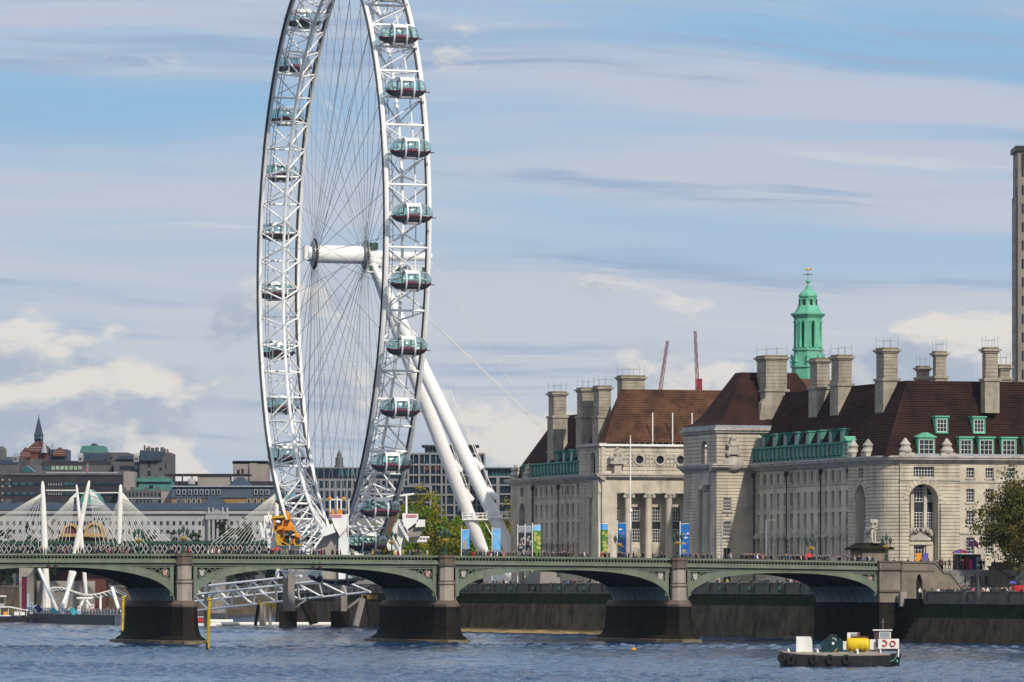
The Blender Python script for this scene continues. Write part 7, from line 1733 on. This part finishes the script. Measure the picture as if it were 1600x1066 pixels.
for k, a in enumerate((1.4, 2.25)):
    strut('flag_staff', sf.pt(a,-.2,13.4), sf.pt(a,-.2,15.8), .03, 'grey_metal', t, 4)
    fl = MB(); fl.prism(sf, [(a+.02,15.7),(a+.75,15.2),(a+.8,14.3),(a+.05,14.7)], -.2, -.16); fo = fl.build('flag', 'umbrella_blue', t)
    fl = MB(); fl.prism(sf, [(a+.3,15.5),(a+.48,15.4),(a+.52,14.45),(a+.34,14.55)], -.16, -.14); fl.prism(sf, [(a+.03,15.3),(a+.77,14.85),(a+.78,14.65),(a+.04,15.1)], -.139, -.12); fl.build('flag_cross', 'pink', fo)
for (px, c1, c2, lab) in ((1435.5,'orange_paint','canopy_white','orange and white notice board beside the purple board'), (1446.5,'umbrella_blue','canopy_white','purple and white notice board beside the orange board')):
    D = 822.0; t = thing('notice_board', lab, 'notice board', P(px, 885, D), 'notice boards at the stair head'); f = DF(D); x0_, x1_ = XX(px-4.6,D), XX(px+4.2,D); z0_, z1_ = 11.6, ZZ(864.5,D)
    MB().fbox(f, x0_, x1_, -.08, 0, z0_, z1_).build('board', c1, t); MB().prism(f, [(x0_,z0_),(x0_+.5,z0_),(x1_-.05,z0_+.75),(x0_,z0_+.6)] if px < 1440 else [(x0_+.1,z0_+.5),(x1_-.1,z0_+.5),(x1_-.1,z0_+.62),(x0_+.1,z0_+.62)], 0, .03).build('graphic', c2, t)
    for x_ in (x0_+.1, x1_-.1): strut('leg', (x_, D, 10.95), (x_, D, z0_), .04, 'grey_metal', t, 4)
# slender lamp columns
for (px, yt, d, r, mt, lab, arm) in ((1469, 788, 850, .11, 'dark_metal', 'slim black lamp column in front of the arched bay', .55), (1127, 815, 835, .11, 'lead', 'slim grey lamp column left of its twin on the bridge', 1.3), (1197, 813, 838, .11, 'lead', 'slim grey lamp column right of its twin on the bridge', 1.3)):
    t = thing('street_lamp', lab, 'street lamp', P(px, 885, d), 'slim lamp columns'); c = P(px, yt, d); MB().path([(c.x,d,10.9),(c.x,d,c.z)], [r, r*.7], 8).build('column', mt, t, True); strut('arm', c, c+Vector((arm,0,.02)), .06, mt, t, 5); MB().fbox(DF(d), c.x+arm*.5, c.x+arm+.25, -.12, .12, c.z-.02, c.z+.12).build('lamp_head', 'grey_metal', t)
# black triple lamp and red stand on the promenade
D = 775.0; t = thing('promenade_lamp', 'thick black lamp standard rising from the promenade before the stairs', 'lamp post', P(1528, 930, D)); c = P(1528, 925, D)
MB().lathe((c.x,D,0), [(.6,6.6),(.55,7.8),(.3,8.2),(.22,9.5),(.12,9.8),(.1,11.2)], 10).build('standard', 'dark_metal', t, True); m = MB(); m.ball((c.x,D,11.45), .28, 10, 8); m.build('globe', 'lamp_glass', t, True)
D = 785.0; t = thing('refreshment_stand', 'small kiosk with red front, purple sign and dark roof at the right edge', 'kiosk', P(1590, 925, D)); f = DF(D)
MB().fbox(f, XX(1582,D), XX(1612,D), -3, 0, 6.6, ZZ(915,D)).build('counter', 'red_paint', t); m = MB(); m.prism(f, [(XX(1588,D),ZZ(906,D)),(XX(1616,D),ZZ(906,D)),(XX(1610,D),ZZ(893,D)),(XX(1600,D),ZZ(895,D))], -3.4, .6); m.build('roof', 'dark_metal', t); MB().fbox(f, XX(1578,D), XX(1588,D), .1, .2, ZZ(912,D), ZZ(908,D)).build('sign', 'umbrella_blue', t)
for x in (1584, 1608): strut('post', (XX(x,D), D-.1, 6.6), (XX(x,D), D-.1, ZZ(905,D)), .07, 'dark_metal', t, 5)

# ---- banners
def banner(px0, px1, y0, y1, kind, lab, u=80.0):
    k_ = (px0-CX)/F_PX; vq = ((U.x*u+ORG.x)-k_*(ORG.y+U.y*u))/(k_*V.y-V.x); d = ORG.y+U.y*u+V.y*vq
    t = thing('street_banner', lab, 'banner', P(px0, 905, d), 'tall street banners'); f = DF(d); x0_, x1_ = XX(px0,d), XX(px1,d); z1_, z0_ = ZZ(y0,d), ZZ(y1,d); w = x1_-x0_; h = z1_-z0_
    strut('pole', (x0_-.14, d, 7.9), (x0_-.14, d, z1_+.5), .09, 'white_paint', t, 6); strut('top_rail', (x0_-.14, d, z1_+.06), (x1_, d, z1_+.06), .05, 'white_paint', t, 5)
    base = {'sky':'sky_blue_print','wheel':'sky_blue_print','grey':'dark_metal','green':'leaf_print','sea':'sea_print'}[kind]
    m = MB(); cl = m.fbox(f, x0_, x1_, -.03, .03, z0_, z1_).build('cloth', base, t)
    g = MB(); rs = random.Random(int(px0))
    if kind == 'wheel':
        for i in range(14):
            q0, q1 = R(8+i*5.5), R(8+(i+1)*5.5); g.prism(f, [(x0_+w*.05+r_*w*math.cos(q), z0_+h*.42+r_*h*.42*math.sin(q)) for r_, q in ((.78,q0),(.86,q0),(.86,q1),(.78,q1))], .03, .05)
        g.build('arc_print', 'far_white', cl)
        MB().fbox(f, x0_, x1_, .03, .05, z0_, z0_+.25).build('foot_print', 'pink', cl)
    elif kind == 'sky':
        g.ball((x0_+w*.45,d-.03,z0_+h*.52), (.32,.03,.4), 8, 6); g.fbox(f, x0_+w*.2, x0_+w*.7, .03, .05, z0_+h*.2, z0_+h*.45); g.build('figure_print', 'far_white', cl); MB().fbox(f, x0_, x1_, .03, .045, z0_, z0_+h*.22).build('foot_print', 'slate_blue', cl)
    elif kind == 'grey':
        for k in range(16): g.ball((x0_+w*rs.uniform(.15,.85), d-.03, z0_+h*rs.uniform(.05,.66)), (rs.uniform(.1,.26),.03,rs.uniform(.12,.3)), 7, 5)
        g.build('shapes_print', 'far_white', cl)['kind'] = 'stuff'; r2 = MB()
        for k in range(3): r2.ball((x0_+w*rs.uniform(.2,.8), d-.05, z0_+h*rs.uniform(.35,.5)), (.06,.03,.06), 6, 4)
        r2.build('red_print', 'red_paint', cl); MB().fbox(f, x0_, x1_, .03, .04, z0_+h*.8, z1_).build('head_print', 'lead', cl)
    elif kind == 'green':
        for k in range(14): g.ball((x0_+w*rs.uniform(.2,.85), d-.03, z0_+h*rs.uniform(.1,.72)), (rs.uniform(.15,.34),.03,rs.uniform(.2,.4)), 7, 5)
        g.build('leaf_shapes', 'leaf_print_light', cl); MB().fbox(f, x0_, x1_, .03, .04, z0_+h*.82, z1_).build('head_print', 'sky_blue_print', cl)
    else:
        cols_ = ['yellow_paint','pink','canopy_white','orange_paint']
        for k in range(9):
            g = MB(); cxx, cz = x0_+w*rs.uniform(.2,.8), z0_+h*rs.uniform(.08,.9); r_ = rs.uniform(.1,.2); g.ball((cxx,d-.03,cz), (r_*1.5,.03,r_*.8), 8, 5); g.prism(f, [(cxx+r_*1.2,cz),(cxx+r_*2.1,cz+r_*.7),(cxx+r_*2.1,cz-r_*.7)], .03, .05); g.build('fish_print', cols_[k % 4], cl)
mat('leaf_print', (.07,.16,.03), (.12,.25,.05), 1.5, .5); mat('leaf_print_light', (.50,.47,.10), (.32,.36,.08), 2, .5)
banner(722,733.5,828,866,'sky','sky blue banner left of the wheel leg feet'); banner(770,782,827,869,'wheel','bright blue banner with white arc before the wheel leg foot')
banner(810,820.5,823,869,'grey','dark banner with white shapes, left of its dark twin'); banner(821.5,830.5,823,869,'grey','dark banner with white shapes next to the green banner'); banner(833,845,821,869,'green','green and yellow banner before the far wing')
banner(938,950,819,869,'green','green and yellow banner before the portico'); banner(965.5,978,818,869,'sea','deep blue fish banner left of the flagpole'); banner(1064,1077,819,869,'sea','deep blue fish banner at the near end of the portico')

# ================================================================ trees
def leaf_mat(name, c, c2):
    m = bpy.data.materials.new(name); m.use_nodes = True; nt = m.node_tree; N = nt.nodes; K = nt.links; N.remove(N['Principled BSDF'])
    geo = N.new('ShaderNodeNewGeometry'); no = N.new('ShaderNodeTexNoise'); no.inputs['Scale'].default_value = .9; no.inputs['Detail'].default_value = 4; K.new(geo.outputs['Position'], no.inputs['Vector'])
    mr = N.new('ShaderNodeMapRange'); mr.inputs[1].default_value = .35; mr.inputs[2].default_value = .65; K.new(no.outputs[0], mr.inputs[0])
    mx = N.new('ShaderNodeMix'); mx.data_type = 'RGBA'; mx.inputs[6].default_value = (*c, 1); mx.inputs[7].default_value = (*c2, 1); K.new(mr.outputs[0], mx.inputs[0])
    d = N.new('ShaderNodeBsdfDiffuse'); t = N.new('ShaderNodeBsdfTranslucent'); K.new(mx.outputs[2], d.inputs[0]); K.new(mx.outputs[2], t.inputs[0])
    s = N.new('ShaderNodeMixShader'); s.inputs[0].default_value = .3; K.new(d.outputs[0], s.inputs[1]); K.new(t.outputs[0], s.inputs[2]); K.new(s.outputs[0], N['Material Output'].inputs[0]); MAT[name] = m
leaf_mat('leaf_olive', (.105,.112,.028), (.15,.145,.036)); leaf_mat('leaf_dark', (.035,.048,.016), (.06,.07,.02)); leaf_mat('leaf_brown', (.14,.11,.03), (.10,.08,.025))
leaf_mat('leaf_yellow', (.28,.24,.02), (.20,.19,.02)); leaf_mat('leaf_lime', (.12,.22,.012), (.19,.28,.02)); leaf_mat('leaf_far', (.035,.055,.02), (.055,.075,.028)); leaf_mat('leaf_far2', (.02,.032,.016), (.035,.05,.02))
def tree(name, label, base, h, rx, crown_lo, mats, ncl, nq, size, seed, group=None, lean=0, cat='tree'):
    """tapered trunk with forking limbs; the crown is leaf clumps hung about the limb ends, gaps between"""
    rs = random.Random(seed); t = thing(name, label, cat, base, group); base = Vector(base)
    tm = MB(); fork = base+Vector((lean*.4, 0, h*(.28 if crown_lo > .15 else .2)))
    r0 = h*.024+.05; tm.path([base-Zv*.3, base.lerp(fork, .5)+Vector((rs.uniform(-.1,.1),0,0)), fork], [r0*1.3, r0, r0*.8], 9)
    tips = []
    cz = h*(crown_lo+1)/2; rz = h*(1-crown_lo)/2
    for k in range(9):
        a = 2*math.pi*k/9+rs.uniform(-.3,.3); el = rs.uniform(-.15, 1.25)
        tip = base+Vector((lean+rx*.8*math.cos(a)*math.cos(el), rx*.8*math.sin(a)*math.cos(el), cz+rz*.85*math.sin(el)))
        mid = fork.lerp(tip, .5)+Vector((rs.uniform(-.3,.3), rs.uniform(-.3,.3), rs.uniform(0,.6)))
        tm.path([fork-Zv*.2, mid, tip], [r0*.5, r0*.3, r0*.08], 6)
        for q in range(3):
            e = mid.lerp(tip, rs.uniform(0,.8)); v = Vector((rs.gauss(0,1), rs.gauss(0,1), rs.gauss(.2,.8))).normalized()*rx*rs.uniform(.25,.5); tm.path([e, e+v*.6, e+v], [r0*.16, r0*.1, r0*.03], 5); tips.append(e+v)
        tips.append(tip)
    tm.build('trunk', 'bark', t, True)
    vs = []; fs = []; mi = []
    for c in range(ncl):
        while True:
            v = Vector((rs.uniform(-1,1), rs.uniform(-1,1), rs.uniform(-1,1)))
            if .30 < v.length < 1.0: break
        v = v*(.86+.14*rs.random()); bump = 1+.16*math.sin(5*math.atan2(v.y, v.x)+seed)+.12*math.sin(7*v.z+seed*2)
        cc_ = base+Vector((lean+v.x*rx*bump, v.y*rx*bump, cz+v.z*rz*bump*(1 if v.z > 0 else .9)))
        if c % 3 == 0 and tips: cc_ = cc_.lerp(rs.choice(tips), .55)
        cr = rx*rs.uniform(.10,.24); mc = rs.choices(range(len(mats)), [3,2,1.4][:len(mats)])[0]
        for q in range(nq):
            w = Vector((rs.gauss(0,.5), rs.gauss(0,.5), rs.gauss(0,.38)))*cr; p = cc_+w
            n_ = Vector((rs.gauss(0,1), rs.gauss(0,1), rs.gauss(.5,1))).normalized(); x_ = n_.orthogonal().normalized(); x_.rotate(Matrix.Rotation(rs.uniform(0,6.28), 3, n_)); y_ = n_.cross(x_); s_ = size*rs.uniform(.6,1.35)
            k = len(vs); vs += [p-x_*s_*.5, p+y_*s_*.32+n_*s_*.05, p+x_*s_*.55, p-y_*s_*.32]; fs.append((k,k+1,k+2,k+3)); mi.append(mc)
    m = MB(); m.v = [tuple(p) for p in vs]; m.f = fs; m.m = mi; m.build('crown', mats, t, fix=False)
    return t
tree('plane_tree', 'olive leafed plane tree at the right edge before the stone hall', BR.pt(90.2, -6, 6.6), 19.4, 7.0, .18, ['leaf_olive','leaf_dark','leaf_brown'], 600, 34, .42, 4)
for k, (px, d, h, rx, ms, lab, sd_) in enumerate(((664,1180,22.5,6.6,['leaf_yellow','leaf_olive','leaf_lime'],'tall yellow green spring tree right of the wheel rim foot',11),
    (640,1160,13.0,4.6,['leaf_lime','leaf_yellow'],'small yellow green tree behind the right restraint tower',12), (705,1190,16.5,5.2,['leaf_lime','leaf_lime','leaf_yellow'],'bright lime green tree behind the bridge lamp',13),
    (738,1200,16.0,5.0,['leaf_lime','leaf_olive'],'lime green tree behind the sky blue banner',14), (764,1215,18.5,5.4,['leaf_yellow','leaf_lime'],'yellow green tree between the wheel legs',15), (800,1220,20.5,5.6,['leaf_yellow','leaf_olive'],'yellow green tree against the far end of the hall',16), (588,1200,14.5,5.0,['leaf_olive','leaf_yellow'],'olive tree behind the bottom capsule',17), (525,1230,17,5.0,['leaf_olive','leaf_dark'],'dark olive tree behind the left restraint tower',18))):
    tree('spring_tree', lab, (XX(px,d), d, 7.9), h, rx, .2, ms, 190, 34, .62, sd_, 'spring trees behind the wheel')
rs = random.Random(9); labs_far = ['leftmost', 'second', 'third', 'fourth', 'fifth', 'sixth', 'seventh', 'eighth', 'ninth', 'tenth', 'eleventh', 'rightmost']
for k in range(12):
    px = 4+k*38+rs.uniform(-8,8); d = 1700+rs.uniform(-6,6); top = [826,828,822,830,834,832,836,826,824,810,806,818][k]
    tree('embankment_tree', labs_far[k]+' of the dark green trees in front of the white palace', (XX(px,d), d, 4.6), ZZ(top,d)-4.6, 5.0+rs.uniform(-.4,.7), .0, ['leaf_far','leaf_far2'], 130, 30, .95, 30+k, 'trees along the far embankment')

# ================================================================ people
def body(pose):
    s_ = {'stand':0, 'walk':1, 'lean':.5}[pose]; f_ = .22*s_
    pts = [(0,0,.95,.15,.11),(0,.01,1.15,.14,.10),(0,0,1.38,.17,.11),(0,0,1.48,.06),(0,-.01,1.56,.075),(0,-.01,1.65,.10),(0,0,1.73,.075),
           (-.10,0,.88,.09),(-.11,-f_*.6,.5,.065),(-.11,f_*.5-.02 if s_ else 0,.08,.045),(-.11,-.14+f_*.5,.04,.04),
           (.10,0,.88,.09),(.11,f_*.5,.5,.065),(.11,f_*1.2,.08,.045),(.11,f_*1.2-.14,.04,.04),
           (-.21,0,1.40,.06),(-.26,f_*.7,1.13,.05),(-.25,-.10+f_*.3,.90,.038),(-.24,-.14+f_*.3,.82,.035),
           (.21,0,1.40,.06),(.26,-f_*.7,1.13,.05),(.25,-.14-f_*.3,.92,.038),(.24,-.2-f_*.3,.85,.035)]
    ed = [(0,1),(1,2),(2,3),(3,4),(4,5),(5,6),(0,7),(7,8),(8,9),(9,10),(0,11),(11,12),(12,13),(13,14),(2,15),(15,16),(16,17),(17,18),(2,19),(19,20),(20,21),(21,22)]
    me = skin_mesh('person', pts, ed, ['cloth','skin','hair','trouser'], 1)
    for p in me.polygons:
        c = p.center
        if c.z > 1.46: p.material_index = 2 if (c.z > 1.67 or c.y > .02) else 1
        elif abs(c.x) > .2 and c.z < .92: p.material_index = 1
        elif c.z < .90: p.material_index = 3
        else: p.material_index = 0
    return me
POSES = [body('stand'), body('walk'), body('lean')]
CLOTH = {'black':(.014,.014,.018), 'dark blue':(.018,.025,.06), 'grey':(.12,.12,.13), 'brown':(.07,.045,.03), 'red':(.5,.02,.02), 'white':(.7,.7,.68), 'bright blue':(.02,.12,.5), 'pink':(.6,.1,.2), 'yellow':(.6,.4,.05), 'beige':(.34,.26,.18)}
WEI = [44, 22, 10, 8, 4, 4, 2, 2, 1, 3]
prs = random.Random(21); PEOPLE = {}
def person(loc, label_place, group, cl=None, rz=None, sc_=None, pose=None):
    cl = cl or prs.choices(list(CLOTH), WEI)[0]
    o = obj('person', POSES[pose if pose is not None else prs.randrange(3)], None, Matrix.Translation(loc) @ Matrix.Rotation(prs.uniform(0,6.28) if rz is None else rz, 4, 'Z') @ Matrix.Scale(sc_ or prs.uniform(.93,1.06), 4))
    o.color = (*CLOTH[cl], 1); PEOPLE.setdefault((cl, label_place), []).append((loc[0]/loc[1], o))
    return tag(o, f'person in {cl} clothes {label_place}', 'person', group)
CROWD = []
def extra(loc, rz=None): CROWD.append((Vector(loc), prs.uniform(0,6.28) if rz is None else rz, prs.uniform(.93,1.06), prs.randrange(3), prs.choices(list(CLOTH), WEI)[0]))
segs = [(-68,-41,34,'on the bridge left of the leftmost pier lamp'), (-40,-13,38,'on the bridge before the wheel foot'), (-12,-1,13,'on the bridge just left of the middle pier lamp'), (1,18,26,'on the bridge before the wheel legs'), (18,36,25,'on the bridge before the far wing and portico'), (37.5,52,29,'on the bridge right of the portico pier lamp'), (52,69,40,'on the bridge before the long near wing')]
for (a, b_, n, pl) in segs:
    k = 0
    while k < n:
        u = prs.uniform(a, b_); grp_n = prs.choice((1,1,2,2,3))
        for g in range(grp_n):
            uu = min(max(u+g*.55, a), b_); rz_ = math.atan2(U.y,U.x)+prs.choice((1.57,-1.57))+prs.uniform(-.5,.5)
            person(BR.pt(uu, prs.uniform(.85,1.9), ztop(uu)-.80), pl, 'people crossing the bridge', rz=rz_, pose=prs.choice((0,1,1,2))); k += 1
    for q in range(int(n*.75)): uu = prs.uniform(a, b_); extra(BR.pt(uu, prs.uniform(2.3,3.6), ztop(uu)-.80), math.atan2(U.y,U.x)+prs.choice((1.57,-1.57)))
for i in range(8): person(BR.pt(prs.uniform(70,78), prs.uniform(.6,1.6), 10.95), 'at the bridge end by the lion plinth', 'people at the stair head')
for i in range(16): person(BR.pt(prs.uniform(77.5,87), prs.uniform(.5,2.0), 10.95), 'on the upper landing by the souvenir stall', 'people at the stair head')
for i in range(14): person(BR.pt(prs.uniform(83.2,92), prs.uniform(-.75,-.1), 8.6), 'on the lower stair landing', 'people on the stairs')
person(BR.pt(85.6, -.95, 8.6), 'and pale trousers on the stairs', 'people on the stairs', 'black'); person(BR.pt(89.9, -.9, 9.6-1.0), 'alone by the right balustrade of the stairs', 'people on the stairs', 'bright blue')
for i in range(32): person(BR.pt(73.9+prs.uniform(0,1.2), prs.uniform(-60,-14), 6.6), 'on the promenade behind the dark river wall', 'people on the promenade')
for i in range(10): person(BR.pt(73.9+prs.uniform(0,2), prs.uniform(-12,-3), 6.6), 'on the promenade below the stair wall', 'people on the promenade')
for i in range(10): person(PFm.pt(prs.uniform(4,60), prs.uniform(-7,-1), 2.3), 'waiting on the floating pier', 'people on the floating pier', prs.choice(['red','black','dark blue','white','red']))
for i in range(45): extra(BR.pt(74.2+prs.uniform(0,4), prs.uniform(140,225), 8.15))
for i in range(22): extra(BR.pt(74.2+prs.uniform(0,4), prs.uniform(50,110), 8.1))
for i in range(40): extra(BR.pt(75.4+prs.uniform(0,3), prs.uniform(-60,-4), 6.6))
for i in range(18): extra(BR.pt(prs.uniform(77.5,90), prs.uniform(2,4), 10.95))
# the rest of the throng, too many and too small to tell apart
vs, fs, mi = [], [], []; names = list(CLOTH)
for c in names:
    if 'cloth_'+c not in MAT: mat('cloth_'+c, CLOTH[c], None, 3, .85)
for (loc, rz, s_, pz, cl) in CROWD:
    me = POSES[pz]; M = Matrix.Translation(loc) @ Matrix.Rotation(rz, 4, 'Z') @ Matrix.Scale(s_, 4); k0 = len(vs)
    vs += [tuple(M @ v.co) for v in me.vertices]
    for p in me.polygons: fs.append(tuple(i+k0 for i in p.vertices)); mi.append((3+names.index(cl)) if p.material_index == 0 else p.material_index-1)
m = MB(); m.v, m.f, m.m = vs, fs, mi; tag(m.build('crowd', ['skin','hair','trouser']+['cloth_'+c for c in names], smooth=True, fix=False), 'dense crowd behind the nearest walkers on bridge and promenades', 'crowd', kind='stuff')
# red umbrellas over the crowd
for (px, lab, u) in ((434, 'red umbrella over the crowd in front of the orange machinery', -25.6), (1267, 'red umbrella over the crowd before the near wing', 58.3)):
    c = BR.pt(u, 1.6, ztop(u)-1.12); t = thing('umbrella', lab, 'umbrella', c, 'red umbrellas on the bridge')
    MB().lathe(c, [(.62,1.62),(.5,1.95),(.28,2.15),(.05,2.25)], 12).build('canopy', 'red_paint', t, True); strut('handle', c+Zv*.9, c+Zv*2.2, .02, 'dark_metal', t, 5)
# a gull gliding before the roofs
g = MB(); c = P(1147, 668, 820); g.ball(c, (.22,.1,.09), 8, 6)
for s_ in (-1, 1): g.add([c+Vector((-.08,0,.03)), c+Vector((.1,0,.03)), c+Vector((s_*.38+.05,0,.20)), c+Vector((s_*.72-.05,0,.10)), c+Vector((s_*.38-.08,0,.14))], [(0,1,2,4),(2,3,4)])
tag(g.build('gull', 'far_white', fix=False), 'white gull gliding before the pavilion roof', 'gull')

# people alike in dress and place are told apart by their order from the left
ORD = 'first second third fourth fifth sixth seventh eighth ninth tenth eleventh twelfth thirteenth fourteenth fifteenth sixteenth seventeenth eighteenth nineteenth twentieth'.split()
for (cl, pl), lst in PEOPLE.items():
    if len(lst) < 2: continue
    for k, (_, o) in enumerate(sorted(lst, key=lambda q: q[0])):
        od = ORD[k] if k < len(ORD) else str(k+1)+'th'
        o['label'] = f'{od} {cl}-clad person from left, {pl}'

# ================================================================ air: faint haze over the whole scene
hm = bpy.data.materials.new('haze_air'); hm.use_nodes = True; hn = hm.node_tree; hn.nodes.clear()
pv_ = hn.nodes.new('ShaderNodeVolumePrincipled'); pv_.inputs['Color'].default_value = (.62,.78,1.0,1); pv_.inputs['Density'].default_value = .000022; pv_.inputs['Anisotropy'].default_value = .2
ho_ = hn.nodes.new('ShaderNodeOutputMaterial'); hn.links.new(pv_.outputs[0], ho_.inputs['Volume']); MAT['haze_air'] = hm
tag(MB().box(-9500, 9500, -720, 16500, -3.0, 150).build('haze', hm), kind='stuff')
